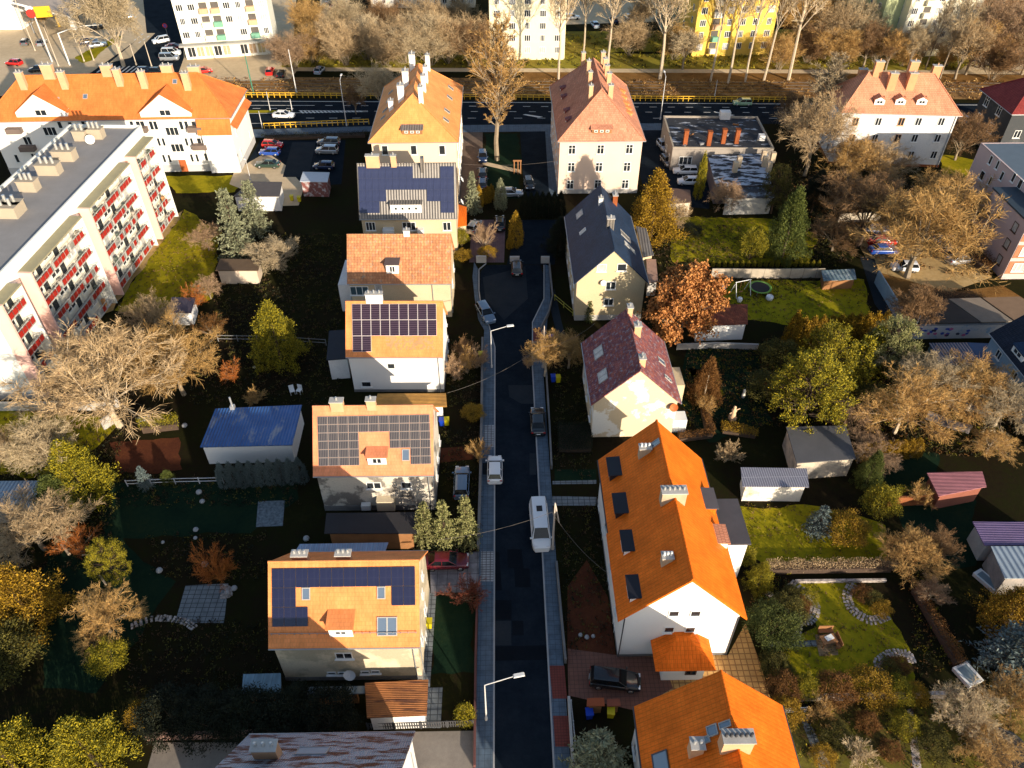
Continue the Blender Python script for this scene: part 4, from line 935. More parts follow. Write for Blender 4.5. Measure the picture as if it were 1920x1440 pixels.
# H6
h = House('grey_metal_roof_house', 'house with grey seamed metal roof, blue solar panels and a wide curved dormer', 'house', -14.57, 110.06, 0, 15.16, 8.4, 6.6, 13.7, METG, BEIGE, group=g_left)
h.solar('r-v', (671.5, 312.3), (850.9, 311.7), (674.3, 399.7), 14, 4, RP({0: (*range(8), 12, 13), 1: range(14), 2: (0, 1, 2, 3, 10, 11, 12, 13), 3: (0, 1, 2, 12, 13)}), PV_BLUE, PV_BLUE, .02)
h.dormer(762, 399, 'r-v', 4.8, 1.5, WHITEW, METG, .12, METG, (.5, .55), 0, .15, nwin=4)
h.chimney(699, 303, 'r+v', 2.0, .7, 1.0, PLAST, 1); h.chimney(738, 302, 'r+v', .8, .6, .9, PLAST, 1); h.chimney(792, 313, 'r-v', .5, .9, 1.6, METG, 0, False)
h.win(695, 424, '-v', 1.5, 1.5, 3); h.win(767, 424, '-v', 2.1, 1.5, 3); h.win(838, 424, '-v', 1.3, 1.5, 2)
for x, w_ in ((729, 1.7), (789, .9)):
    p = h.hit(x, 430, '-v'); MB().box((p.x, p.y-.5, p.z-.9), (w_, 1.0, 1.3)).obj('balcony', WHITE_FR, h.root)
h.dish(861, 337, '+u', .5); h.dish(861, 379, '+u', .5)
shed('lean_to', 'small orange roofed lean-to by the right wall of the grey metal roof house', [(857, 425), (875, 422), (875, 388), (859, 383)], 3.2, OR2, BEIGE, 3.6, cat='lean-to')
shed('carport', 'dark pergola canopy behind the house with the L shaped solar panels', [(608, 1000), (782, 1000), (782, 960), (612, 962)], 2.8, plain('felt_dark', (.03, .028, .03), .8, .2), TIMB, cat='canopy')
shed('conservatory', 'grey blue sheet metal extension behind the nearest solar roof house', [(552, 1036), (722, 1034), (728, 1017), (562, 1020)], 4.2, seam('sheet_bluegrey', (.26, .32, .42), .5, .4, .2), WHITED, cat='extension')
# H9 H10 H11 H12, right-hand row
h = House('slate_roof_house', 'house with a dark blue slate roof and a tan gable wall', 'house', 14.85, 97.2, 90.2, 18.6, 10.25, 6.43, 11.74, SLATE, stain('render_tan', (.58, .47, .29), (.50, .40, .24), .3, .5, .2), group=g_right, base=(CONC, .9))
for p in ((1128, 502, 1.3, 1.2, 1, GLASSW), (1166, 501, 1.3, 1.2, 1, GLASS), (1145, 535, 1.4, 1.3, 2, GLASS), (1141, 566, 1.4, 1.2, 2, GLASS)): h.win(p[0], p[1], '-u', p[2], p[3], p[4], gm=p[5])
h.dish(1131, 528, '-u', .4); h.skylight(1087, 402, 'r+v', 1.6, 1.3, GLASSW); h.skylight(1093, 434, 'r+v', .8, 1.2, GLASSW, WHITE_FR); h.skylight(1172, 443, 'r-v', 1.4, 2.2, METG); h.skylight(1180, 464, 'r-v', 1.0, 2.4, GLASSW)
h.chimney(1152, 380, 'r-v', 1.2, .7, 1.4, BRICKC, 2); h.chimney(1144, 424, 'r-v', .8, 1.0, 1.3, METG, 1); h.chimney(1126, 381, 'r+v', .6, .6, .9, WHITED, 1)
for u in (-6, -2.5, 1, 4.5): window(h.root, (u, h.w+.004, 1.2), math.pi, 1, 1.4); window(h.root, (u, h.w+.004, 3.9), math.pi, 1, 1.4)
shed('side_annex', 'grey roofed annex on the right side of the slate roof house', [(1206, 482), (1226, 478), (1212, 428), (1192, 424)], 3.6, METG, BEIGE, 4.4, cat='annex')
shed('terrace_roof', 'pinkish terrace roof beside the slate roof house gable', [(1214, 530), (1234, 528), (1230, 486), (1212, 486)], 2.8, plain('terrace_pink', (.40, .24, .17), .8, .2), CONC, cat='terrace')
h = House('patched_gable_house', 'house with a mottled purple and red tile roof and a patched cream gable', 'house', 15.15, 70.29, 90.64, 11.6, 10.46, 5.55, 10.74, PURP, PATCHY, group=g_right)
h.skylight(1122.5, 661, 'r+v', 1.9, 1.35, GLASSW, n=2); h.skylight(1130.5, 705, 'r+v', 1.9, 1.35, GLASSW, n=2); h.skylight(1240, 678, 'r-v', .9, 1.3); h.skylight(1250, 708, 'r-v', .6, .9); h.skylight(1254, 712, 'r-v', .6, .9)
h.chimney(1180, 588, 'r-v', .9, .6, 1.1, PLAST, 1); h.chimney(1194, 625, 'r-v', .9, .8, 1.3, PLAST, 2); h.chimney(1203, 681, 'r-v', .9, .7, .9, PLAST, 2)
h.dish(1262, 760, '-u', .5, plain('dish_orange', (.45, .12, .03), .6, .1))
for u in (-3.6, 0, 3.4): window(h.root, (u, h.w+.004, 1.2), math.pi, 1, 1.3); window(h.root, (u, -h.w-.004, 1.2), 0, 1, 1.3); window(h.root, (u, -h.w-.004, 3.6), 0, 1, 1.1)
MB().box((2, -h.w-1.2, 0), (3.5, 2.4, 2.9)).obj('side_annex', BEIGE, h.root); MB().box((-4.2, -h.w-.9, 0), (1.6, 1.8, 2.0)).obj('balcony', WHITE_FR, h.root)
# H11 semi-detached pair with a step in the roof
h = House('white_gable_house', 'long white house with bright orange roof and a row of dark dormers', 'house', 15.23, 45.45, 90.1, 18.82, 10.88, 6.63, 12.35, OR2, WHITEW, group=g_right, gutter=DARKMET, base=(CONCD, .35), ridge=False)
r = MB()
for sg in (-1, 1): r.slab([(-9.5, sg*5.62, 6.66), (-.2, sg*5.62, 6.66), (-.2, 0, 12.62), (-9.5, 0, 12.62)], .28)
r.tube((-9.5, 0, 12.6), (-.2, 0, 12.6), .14); r.tube((-.2, 0, 12.36), (9.4, 0, 12.36), .13); r.obj('near_roof', OR2, h.roof)
for p in ((1263.5, 1150), (1304, 1150), (1254.5, 1180), (1294, 1180)): h.win(*p, '-u', .95, .9, 1)
DKS = plain('dormer_sheet', (.014, .014, .020), .5, .2)
for p in ((1141, 888), (1152, 957)): h.dormer(*p, 'r+v', 2.1, 1.05, DKS, DKS, .1, DKS, (1.3, .6), 0, .22)
for p in ((1166, 1028), (1177, 1114)): h.dormer(*p, 'r+v', 2.0, 1.15, DKS, DKS, .05, WHITEW, (1.3, .6), 0, .2)
h.dormer(1336, 948, 'r-v', 2.3, 1.1, OR2, plain('dormer_lead', (.09, .085, .09), .5, .15), .05, OR2, (1.3, .6)); h.dormer(1357, 1016, 'r-v', 1.9, 1.2, OR2, OR4, .08, WHITEW, (1.2, .7))
CT_ = plain('chimney_cream', (.44, .33, .22), .85, .2)
h.chimney(1208, 850, 'r+v', .7, 1.1, .9, CT_, 3, pm=WHITE_FR); h.chimney(1262, 930, 'r-v', .9, 2.2, .8, CT_, 5); h.chimney(1249, 1055, 'r+v', .7, .9, 1.0, CT_, 3, pm=WHITE_FR)
h.skylight(1230, 831, 'r+v', .7, 1.0); h.skylight(1263, 1018, 'r+v', .8, 1.3); h.skylight(1283, 963, 'r-v', .7, 1.1); h.skylight(1347, 1074, 'r-v', .7, 1.0)
for p in ((1122, 960), (1129, 1004), (1136, 987), (1141, 1096), (1146, 1060), (1157, 1140), (1151, 1176)): h.win(*p, '+v', 1.0, 1.35, 1)
for u in (-7, -3.5, 3.5, 7): window(h.root, (u, -h.w-.004, 1.1), 0, 1, 1.3); window(h.root, (u, -h.w-.004, 3.9), 0, 1, 1.3)
p0 = h.Mi @ G(1280, 1240, 2.9); pz = 2.9
q = MB(); q.prism([(-h.l-2.4, -.3-2.0), (-h.l, -.3-2.0), (-h.l, -.3+1.7), (-h.l-2.4, -.3+1.7)], 0, 2.75); pr_ = q.obj('porch', WHITEW, h.root)
q = MB(); y0, y1, xo = -3.0, 2.3, -h.l-3.0
top = [(xo, y0, 2.75), (xo, y1, 2.75), (-h.l-.01, y1, 2.75), (-h.l-.01, y0, 2.75), (-h.l-.6, y0+2.1, 4.1), (-h.l-.6, y1-2.1, 4.1), (-h.l-.01, y1-1.7, 4.1), (-h.l-.01, y0+1.7, 4.1)]
q.add(top, [[1, 0, 4, 5], [0, 3, 7, 4], [2, 1, 5, 6], [4, 7, 6, 5]]); q.poly([(p_[0], p_[1], 2.72) for p_ in top[:4]])
q.obj('porch_roof', OR2, pr_); window(pr_, (-h.l-2.404, -1.1, 1.0), -math.pi/2, 1.0, 1.0, 2, 1, BROWN_FR, False)
for s_ in (-1, 1): h.pipe(-h.l-.05, s_*(h.w-.05), 6.4, 0, .06, DARKMET)
q = MB().prism([(-.8, -h.w-3.0), (4.4, -h.w-3.0), (4.4, -h.w-.01), (-.8, -h.w-.01)], 0, 5.6); a_ = q.obj('side_annex', WHITEW, h.root)
MB().prism([(-1.0, -h.w-3.25), (4.6, -h.w-3.25), (4.6, -h.w-.01), (-1.0, -h.w-.01)], 5.62, 5.8).obj('roof', plain('annex_felt', (.07, .065, .07), .6, .2), a_)
h = House('orange_roof_house', 'white house with a bright orange roof cut off by the bottom edge, two broad chimneys', 'house', 15.9, 18.9, 89.5, 19.2, 11.86, 6.21, 11.87, OR2, WHITEW, group=g_right, gutter=DARKMET)
h.chimney(1303, 1408, 'r+v', .8, .9, 1.2, PLAST, 2); h.chimney(1380, 1392, 'r-v', .9, 2.1, .9, PLAST, 6, pm=DARKMET); h.skylight(1336, 1370, 'r+v', .8, .9); h.skylight(1360, 1359, 'r+v', .5, 1.0); h.skylight(1322, 1388, 'r+v', .5, .9)
h.skylight(1240, 1436, 'r+v', 2.0, 1.4, SKYGL, DARKMET)
for u in (2, 5, 8): window(h.root, (u, h.w+.004, 1.2), math.pi, 1, 1.4); window(h.root, (u, h.w+.004, 3.9), math.pi, 1, 1.3); window(h.root, (u, -h.w-.004, 3.9), 0, 1, 1.3)
# tenements
def tenement(name, label, P, roofm, wallm, dorm, fm=WHITE_FR):
    h = House(name, label, 'tenement', *P[:7], roofm, wallm, hip=P[7], ov=.45, gov=.45, base=(CONC, .8)); return h
h = tenement('hip_roof_tenement', 'cream three storey tenement with an orange hipped roof and tall white chimneys', [-14.9, 136.3, 90.17, 25.29, 15.18, 11.0, 17.1, 5.3], tile('tile_pale_orange', (.78, .31, .105), (.74, .285, .09), .5, .3, .35, .4, bmp=.012, mort=.82), CREAM, 0)
for p in ((721.8, 281.5), (775.7, 281), (829, 281)): h.win(*p, '-u', 1.1, 1.7, 1)
h.wins('-u', (-4.7, 0, 4.7), (1.6, 4.9), 1.1, 1.7); h.wins('-v', (-9, -6, -3, 0, 3, 6, 9), (1.6, 4.9, 8.2), 1.1, 1.7); h.wins('+v', (-9, -6, -3, 0, 3, 6, 9), (1.6, 4.9, 8.2), 1.1, 1.7)
for p in ((753, 187, 1.2), (762, 160, 1.2), (774, 128, 1.2)): h.chimney(*p[:2], 'r+v', 1.4, 1.0, 2.6, WHITEW, 2)
h.chimney(734, 205, 'r+v', 1.0, .8, 1.6, WHITEW, 1)
for p in ((790, 191), (795, 169), (799, 152), (803, 130)): h.chimney(*p, 'r-v', 1.1, .7, 2.6, WHITEW, 1)
for p in ((718, 221), (722, 207), (729, 188), (733, 173)): h.skylight(*p, 'r+v', .9, 1.1, DARKMET)
for p in ((836, 225), (838, 208), (843, 183), (845, 165)): h.skylight(*p, 'r-v', 1.0, 1.2, METG)
h.dormer(773, 252, 'r-u', 3.4, .85, TIMB, METG, .35, TIMB, (.6, .4), nwin=3); h.dish(871, 237, '-v', .5)
h = tenement('hip_roof_tenement', 'pale pink three storey tenement with a dark weathered hipped tile roof', [17.16, 138.57, 90.05, 25.58, 15.14, 10.0, 17.02, 5.13], PINKT, plain('render_pale_pink', (.74, .55, .42), .9, .08, .3), 0)
for p in ((1072.5, 280.3), (1126, 280), (1180, 279.3), (1071, 313), (1123, 313), (1175.6, 312.6), (1069, 346), (1121, 345), (1172, 345)): h.win(*p, '-u', 1.25, 1.7, 2, 2)
h.wins('+v', (-9.5, -6.3, -3.1, 0, 3.1, 6.3, 9.5), (1.4, 4.6, 7.7), 1.1, 1.7, 2); h.wins('-v', (-9.5, -6.3, -3.1, 0, 3.1, 6.3, 9.5), (1.4, 4.6, 7.7), 1.1, 1.7, 2)
for p in ((1144, 181), (1141, 158), (1137, 143), (1134, 130), (1130, 118)): h.chimney(*p, 'r-v', .9, .8, 2.0, PLAST, 1)
for p in ((1107, 184), (1106, 158), (1103, 137), (1093, 121)): h.chimney(*p, 'r+v', .8, .7, 2.2, PLAST, 1)
for p in ((1051, 170), (1053, 186), (1058, 212), (1061, 229)): h.dormer(*p, 'r+v', .9, .6, WHITED, PURP, .3, PURP, (.4, .35))
for p in ((1171, 176), (1174, 187), (1178, 199), (1182, 208), (1184, 217)): h.dormer(*p, 'r-v', .9, .6, OR1, OR1, .3, OR1, (.4, .35))
h.dormer(1128, 250, 'r-u', 3.4, .8, TIMB, PINKT, .4, TIMB, (.6, .4), nwin=3)
# long white building with orange roof, upper left
h = House('long_white_building', 'long white apartment building with orange roof, dormer gables and a lower corner bay', 'apartment building', -71.0, 142.25, 1.6, 43.9, 13.5, 10.4, 16.1, ORL, WHITEW, hip=6.2, ov=.5, gov=.5, base=(plain('plinth_grey', (.50, .49, .47), .9, .1), 1.4))
for x, y in ((80, 222), (312, 222)):
    h.dormer(x, y-3, 'r-v', 9.0, .9, WHITEW, ORL, .1, WHITEW, (2.0, 1.1), 3.2, .25, winz=.2)
for p in ((46, 164), (123, 163), (272, 162), (353, 165)): h.chimney(*p, 'r-v', 1.2, .8, 2.7, PLAST, 2)
h.chimney(226, 157, 'r-v', 1.2, .9, 2.6, PLAST, 1)
for p in ((92, 138), (204, 139), (316, 139), (367, 141)): h.chimney(*p, 'r+v', 2.0, .9, 1.6, PLAST, 2)
for p in ((107, 187), (160, 181), (328, 153)): h.skylight(*p, 'r-v', .8, .9)
for x in (248, 264, 284, 292, 340, 350, 368): h.win(x, 235, '-v', .75 if x not in (264, 368) else 1.6, 1.7, 1 if x not in (264, 368) else 2, fm=WHITE_FR)
for x, y, w_ in ((323, 246, 2.3), (333, 277, 2.3), (160, 232, 1.4), (133, 236, .8), (112, 233, .8), (94, 246, 2.3), (52, 264, 1.4), (66, 295, 1.2), (32, 297, .7), (275, 264, 1.5), (298, 266, .6), (307, 266, .6), (350, 266, .6), (360, 266, .6), (378, 266, 1.6), (416, 265, .6),
                 (288, 295, 1.3), (308, 297, .6), (318, 297, .6), (360, 296, .6), (370, 296, .6), (390, 294, 1.4), (426, 297, .6)): h.win(x, y, '-v', w_, 1.6, 3 if w_ > 2 else (2 if w_ > 1 else 1), fm=WHITE_FR)
for x, y in ((368, 241), (377, 274), (55, 277), (30, 244), (265, 242)):
    p = h.hit(x, y, '-v'); MB().box((p.x, p.y-.6, p.z-.3), (2.6, 1.2, .9)).obj('balcony', plain('balcony_dark', (.16, .12, .10), .7, .2), h.root)
p = h.hit(345, 313, '-v'); MB().box((p.x, p.y-.03, .02), (1.3, .1, 2.3)).obj('door', plain('door_rust', (.38, .10, .03), .6, .15), h.root)
for u in (-4, 4): window(h.root, (h.l+.004, u, 2), math.pi/2, .8, 1.4); window(h.root, (h.l+.004, u, 6), math.pi/2, .8, 1.4)
b = MB().prism([(h.l-5.4, -h.w-.9), (h.l, -h.w-.9), (h.l, -h.w-.01), (h.l-5.4, -h.w-.01)], 0, 7.9).obj('corner_bay', WHITEW, h.root)
MB().slab([(h.l-5.8, -h.w-1.5, 7.7), (h.l+.3, -h.w-1.5, 7.7), (h.l+.3, -h.w-.52, 10.2), (h.l-5.8, -h.w-.52, 10.2)], .15).obj('bay_roof', ORL, b)
MB().slab([(h.l+1.0, -h.w, 8.1), (h.l+1.0, h.w, 8.1), (h.l+.01, h.w, 9.0), (h.l+.01, -h.w, 9.0)], .12).obj('side_canopy', ORL, h.root)
# panel block with red balconies
PBW = stain('panel_white', (.80, .77, .72), (.74, .76, .68), .2, .5, .2); PBC = plain('panel_cream', (.78, .74, .60), .85, .06); PINKP = plain('panel_pink', (.78, .48, .40), .85, .08)
ang = math.degrees(math.atan2(118.7-72.5, 2.0)); ux = Vector((2.0, 46.2, 0)).normalized(); vx = Vector((-ux.y, ux.x, 0))
mid = Vector((-58.0, 95.6, 0))+vx*5.75
h = House('balcony_block', 'five storey white panel block with rows of red balconies and pink fins', 'apartment block', mid.x, mid.y, ang, 46.4, 11.5, 15.9, 15.9, plain('roof_felt_grey', (.26, .245, .235), .9, .15, .4), PBW, flat=True, parapet=.5)
fw = -h.w; RED = gloss('balcony_red', (.36, .02, .012), .5); OLV = plain('canopy_felt', (.30, .27, .17), .9, .15); GR = plain('balcony_rail', (.55, .54, .5), .5, .1)
U = lambda Y: (Y-95.6)*1.001
bays = [(110.95, 117.9), (95.1, 108.6), (79.3, 92.6), (72.6, 76.6)]
pan = MB().box((0, 0, 0), (.74, .05, .74)).mesh('panel', RED); nb = 0; rb = random.Random(3)
for bi, (ya, yb) in enumerate(bays):
    ua, ub = U(ya), U(yb)
    MB().box(((ua+ub)/2+.1, fw-.85, 14.6), (ub-ua+.2, 1.66, .22)).obj('canopy', OLV, h.root)
    MB().box((ua-.17, fw-.85, .6), (.3, 1.68, 14.2)).obj('fin', PINKP, h.root)
    MB().box((ub+.17, fw-.85, .6), (.12, 1.55, 13.98)).obj('side_screen', PBW, h.root)
    nsub = 3 if ub-ua > 10 else (2 if ub-ua > 5 else 1); sw = (ub-ua)/nsub
    for f_ in range(5):
        z = 1.2+2.72*f_
        for k in range(nsub):
            a0, a1 = ua+sw*k+.1, ua+sw*(k+1)-.1; c0 = (a0+a1)/2; wl = a1-a0; nb += 1
            q = MB().box((c0, fw-.72, z), (wl, 1.42, .14)).box((c0, fw-.10, z+.14), (wl*.98, .02, 2.3), 0, 1)
            for x0, x1, z0_ in ((-.42, .08, 1.0), (.14, .40, .2)): q.poly([(c0+wl*x0, fw-.125, z+z0_), (c0+wl*x1, fw-.125, z+z0_), (c0+wl*x1, fw-.125, z+2.2), (c0+wl*x0, fw-.125, z+2.2)], 2)
            o = q.obj('balcony', [CONC, PBC, rb.choice((GLASS, GLASS, GLASSW))], h.root)
            r = MB(); r.box((c0, fw-1.42, z+1.12), (wl, .07, .06)); r.box((c0, fw-1.42, z+.2), (wl, .05, .04))
            for i in range(4): r.box((a0+wl*i/3, fw-1.42, z+.14), (.05, .05, 1.0))
            r.obj('rail', GR, o)
            npan = max(2, int(wl/.95)); off = 0 if k % 2 == 0 else .3
            for i in range(npan):
                if rb.random() < .86 and wl*.1+i*.92 < wl-.5: link('panel', pan, o, (a0+.55+i*.92, fw-1.46, z+.24))
            wf = link('window_frame', winmesh(round(wl*.5, 1), 1.2, 2, 1, WHITE_FR, False)[0], o, (c0-wl*.17, fw-.13, z+1.0))
            if rb.random() < .75:
                q = MB(); q.box((a0+rb.uniform(.3, wl-.6), fw-.8, z+.15), (.5, .4, rb.uniform(.5, 1.2))); q.obj('clutter', [plain('clutter_a', (.4, .36, .3), .8, .4), plain('clutter_b', (.10, .12, .10), .8, .4), plain('clutter_c', (.5, .25, .1), .8, .3)][rb.randrange(3)], o)
for ys in ((109.9, 110.0), (93.9, 94.0), (77.9, 78.0)):
    for f_ in range(5): window(h.root, (U(ys[0]), fw-.004, 2.0+2.72*f_), 0, .7, 1.1, 1, 1, GREY_FR)
h.wins('-u', (-3, 2), (), 1, 1)
MB().prism([(-h.l-.06, fw-.3), (-h.l-.02, fw-.3), (-h.l-.02, h.w), (-h.l-.06, h.w)], 0, 1.2).obj('plinth', CONC, h.root)
for (px, py, w_, d_, hh, n_) in ((28, 468-70, 2.6, 1.6, 1.5, 2), (58, 356, 2.4, 1.5, 1.5, 3), (96, 325, 3.0, 1.6, 1.5, 3), (125, 299, 3.0, 1.6, 1.5, 3), (182, 258, 2.4, 1.4, 1.5, 3), (20, 405, 2.8, 1.6, 1.5, 2), (155, 262, 2.0, 1.2, 1.5, 2)):
    p = h.hit(px, py, 'top')
    if abs(p.x) < h.l-1.5 and abs(p.y) < h.w-1:
        q = MB(); q.box((p.x, p.y, p.z), (d_, w_, hh)); q.box((p.x, p.y, p.z+hh+.002), (d_+.2, w_+.2, .08))
        for i in range(n_): yy = p.y+((i+.5)/n_-.5)*w_*.85; q.tube((p.x, yy, p.z+hh+.08), (p.x, yy, p.z+hh+1.0), .22, .2, 8, 1)
        q.obj('vent_stack', [plain('stack_concrete', (.38, .32, .24), .9, .1), POT], h.root)
q = MB(); q.lathe([(.3, 0), (.5, .2), (.7, .5)], (0, 0, 0), 12); p = h.hit(172, 268, 'top'); o = q.obj('satellite_dish', WHITE_FR, h.root, (p.x, p.y, p.z+.5)); o.rotation_euler = (1.1, 0, -1.2)
wallrun('block_base_wall', 'pale concrete retaining wall at the foot of the red balcony block', [(-40, 770), (60, 768), (212, 768), (225, 760)], 1.3, CONC, .3)
# blocks beyond the boulevard
def block(name, label, base_l, base_r, depth, H, wallm, nx, floors, w_=1.5, h_=1.5, z0=1.6, fh_=2.8, side=None, loggia=(), gm=.3, cat='apartment block', ground=None):
    a, b = G(*base_l), G(*base_r); d = b-a; L = d.length; yaw = math.atan2(d.y, d.x); n = Vector((-d.y, d.x, 0)).normalized(); c = (a+b)/2+n*(depth/2)
    h = House(name, label, cat, c.x, c.y, math.degrees(yaw), L, depth, H, H, plain('roof_felt_pale', (.3, .29, .28), .9, .15), wallm, flat=True)
    us = [(-L/2)+L*(i+.5)/nx for i in range(nx)]; rl = random.Random(len(label))
    for f_ in range(floors):
        z = z0+fh_*f_
        for i, u in enumerate(us):
            if i in loggia:
                MB().box((u, fw_(h)-.03, z-.5), (w_*1.15, .06, 2.2)).obj('loggia', plain('loggia_painted_shade', (.10, .09, .08), .8, .3), h.root)  # flat dark panel, the shade of the recess put into its colour
                MB().box((u, fw_(h)-.5, z-.7), (w_*1.25, 1.0, 1.15)).obj('balcony', [PBC, plain('balcony_green', (.16, .36, .25), .7, .1), plain('balcony_tan', (.55, .36, .22), .7, .15), WHITE_FR][rl.choice((0, 0, 1, 2, 2, 3))], h.root)
            else: window(h.root, (u, fw_(h)-.004, z), 0, w_*(.75 if (i+f_) % 3 == 1 else 1), h_, 3 if w_ > 1.3 else 2, 1, WHITE_FR, False, GLASSW if rl.random() < gm else GLASS)
    for f_ in range(floors):
        for v in (-depth*.25, depth*.2):
            if side != 0: window(h.root, (-L/2-.004, v, z0+fh_*f_), -math.pi/2, 1.1, 1.4, 2, 1, WHITE_FR, False)
    return h
fw_ = lambda h: -h.w
h = block('tower_block', 'white tower block with shops on its ground floor and tan and green balconies', (351, 112), (519, 101), 14, 26, plain('tower_white', (.80, .78, .66), .85, .06), 8, 7, 1.6, 1.5, 5.0, 3.1, loggia=(2, 3, 6))
MB().box((0, -h.w-.9, 3.5), (h.L+1.5, 2.2, .35)).obj('shop_canopy', plain('canopy_grey', (.34, .33, .30), .8, .1), h.root)
for i in range(9):
    if i != 5: window(h.root, (-h.L/2+1.6+i*2.1, -h.w-.004, .5), 0, 1.8, 2.4, 2, 1, WHITE_FR, False, [GLASS, plain('shop_display', (.45, .32, .2), .6, .5, 2), plain('shop_poster', (.5, .42, .22), .6, .4, 2)][i % 3], 'shop_window')
block('tower_block', 'pale cream tower block behind the tall bare tree between the two tenements', (919, 112), (1058, 112), 14, 26, plain('tower_cream', (.78, .70, .48), .85, .08), 5, 8)
block('tower_block', 'bright yellow apartment block behind the row of poplars', (1296, 107), (1441, 102), 14, 26, plain('tower_yellow', (.74, .50, .09), .85, .1), 6, 8, loggia=(1,))
h = block('tower_block', 'cream apartment block with a green side wing in the upper right corner', (1676, 108), (1807, 103), 13, 26, plain('tower_ivory', (.76, .70, .52), .85, .08), 6, 8, loggia=(1,))
w2 = MB().prism([(-h.L/2-4.5, -h.w+3), (-h.L/2-.01, -h.w+3), (-h.L/2-.01, h.w+12), (-h.L/2-4.5, h.w+12)], 0, 26).obj('side_wing', plain('wing_green', (.42, .46, .25), .85, .1), h.root)
for f_ in range(8):
    for v in (-1, 3, 7, 11): window(w2, (-h.L/2-4.504, v, 1.6+2.8*f_), -math.pi/2, 1.3, 1.4, 2, 1, WHITE_FR, False)
block('tower_block', 'grey green apartment block half hidden left of the yellow block', (1240, 60), (1290, 60), 12, 26, plain('wing_greygreen', (.45, .50, .42), .85, .1), 2, 8)
block('low_block', 'pale cream low block cut off by the top edge above the bare shrubs', (697, 15), (891, 14), 12, 12, plain('low_cream', (.70, .62, .48), .85, .1), 12, 4, 1.3, 1.4, 1.2)
block('low_block', 'pale apartment block cut off by the top right corner', (1880, 8), (2050, 4), 12, 12, plain('low_cream2', (.72, .66, .55), .85, .1), 10, 4, 1.3, 1.4, 1.2)
# corner shop / petrol station, top left
a, b = G(-60, 56), G(44, 55); c = (a+b)/2
r = thing('corner_shop', 'white shop building with a wide grey canopy roof in the top left corner', 'shop', (c.x, c.y, 0))
L = (b-a).length; q = MB(); q.prism([(-L/2, 0), (L/2, 0), (L/2, 22), (-L/2, 22)], 0, [6.5, 9.5, 9.5, 6.5]); q.obj('wall', plain('shop_white', (.82, .82, .8), .7, .04), r)
cp = [G(22, 2, 10)-c, G(131, 32, 6)-c, G(168, -6, 6)-c, G(70, -50, 10)-c]; cp = [Vector((p.x, p.y, z)) for p, z in zip(cp, (9.8, 6.2, 6.2, 9.8))]
MB().slab(cp, .5, 0, 1).obj('canopy_roof', [plain('canopy_sheet', (.36, .30, .25), .7, .15), WHITE_FR], r)
pc = G(140, 55)-c; MB().box((pc.x, pc.y, 0), (1.2, 1.2, 6.0)).obj('column', WHITE_FR, r)
pc = G(112, 50)-c; q = MB(); q.box((pc.x, pc.y, 0), (.5, .5, 4.2)); q.box((pc.x+2.5, pc.y, 4.2), (6, .6, .6)); q.obj('entry_frame', plain('sign_yellow', (.70, .42, .02), .5, .08), r)
# flat roofed workshop
TARP = stain('roof_tar_peeling', (.022, .025, .032), (.40, .43, .48), .30, .585, .025, stretch=2.6)
h = House('workshop', 'flat roofed grey workshop with a peeling tar roof and four orange brick chimneys', 'workshop', 41.4, 142.0, -2.5, 18.6, 14.6, 4.2, 4.2, TARP, plain('workshop_grey', (.31, .27, .23), .9, .12), flat=True, parapet=.35, cap=plain('coping_pale', (.34, .29, .22), .8, .2))
for p in ((1284, 270), (1328, 272), (1355, 268), (1380, 268)):
    q = h.hit(*p, 'top'); MB().box((q.x, q.y, q.z), (.75, .9, 2.6)).box((q.x, q.y, q.z+2.602), (.9, 1.05, .12)).obj('chimney', BRICKC, h.root)
p = h.hit(1358, 222, 'top'); MB().box((p.x, p.y, p.z), (2.0, 1.4, 1.5)).obj('roof_hatch', WHITED, h.root)
rj = random.Random(12)
for i in range(9):
    p = h.hit(rj.uniform(1275, 1425), rj.uniform(232, 280), 'top'); MB().box((0, 0, 0), (rj.uniform(.2, .5), rj.uniform(.3, 1.4), rj.uniform(.1, .5)), rj.uniform(0, 3)).obj('roof_junk', [CONCD, ZINC, TIMB, WHITED][i % 4], h.root, (p.x, p.y, p.z))
p = h.hit(1427, 262, 'top'); MB().box((p.x, p.y, p.z), (1.1, 1.1, 1.0)).obj('vent', WHITED, h.root)
h.win(1285, 301, '-v', 2.4, 1.6, 3); h.wins('-u', (-5, -1, 3), (1.0,), 1.0, 1.2)
r, Q = shed('workshop_annex', 'lower workshop annex with silvery streaked tar roof behind the tall thin conifer', [(1342, 348), (1446, 346), (1440, 287), (1327, 291)], 3.6, stain('roof_tar_silver', (.02, .023, .03), (.42, .47, .54), .36, .50, .03, stretch=2.6), plain('annex_slats', (.12, .10, .11), .8, .2), cat='workshop')
for (px, py) in ((1377, 322), (1384, 312), (1432, 312), (1440, 322), (1430, 300), (1447, 304)):
    p = G(px, py, 3.6); MB().box((p.x-r.location.x, p.y-r.location.y, 3.6), (.8, .8, 1.9)).obj('chimney', plain('stub_plaster', (.48, .38, .26), .9, .2), r)
shed('garage_row', 'low whitewashed garage row with a dark roof at the foot of the workshop', [(1358, 372), (1452, 370), (1452, 348), (1364, 352)], 3.2, stain('roof_tar_b', (.05, .05, .055), (.22, .27, .32), .5, .55, .05), stain('whitewash', (.62, .58, .50), (.30, .30, .30), .35, .5, .1), cat='garage')
shed('garage_box', 'small cream garage with a brown roof below the workshop yard', [(1254, 382), (1296, 379), (1294, 356), (1252, 352)], 2.8, plain('garage_roof_brown', (.12, .07, .05), .8, .2), plain('garage_cream', (.75, .66, .52), .9, .08), cat='garage')
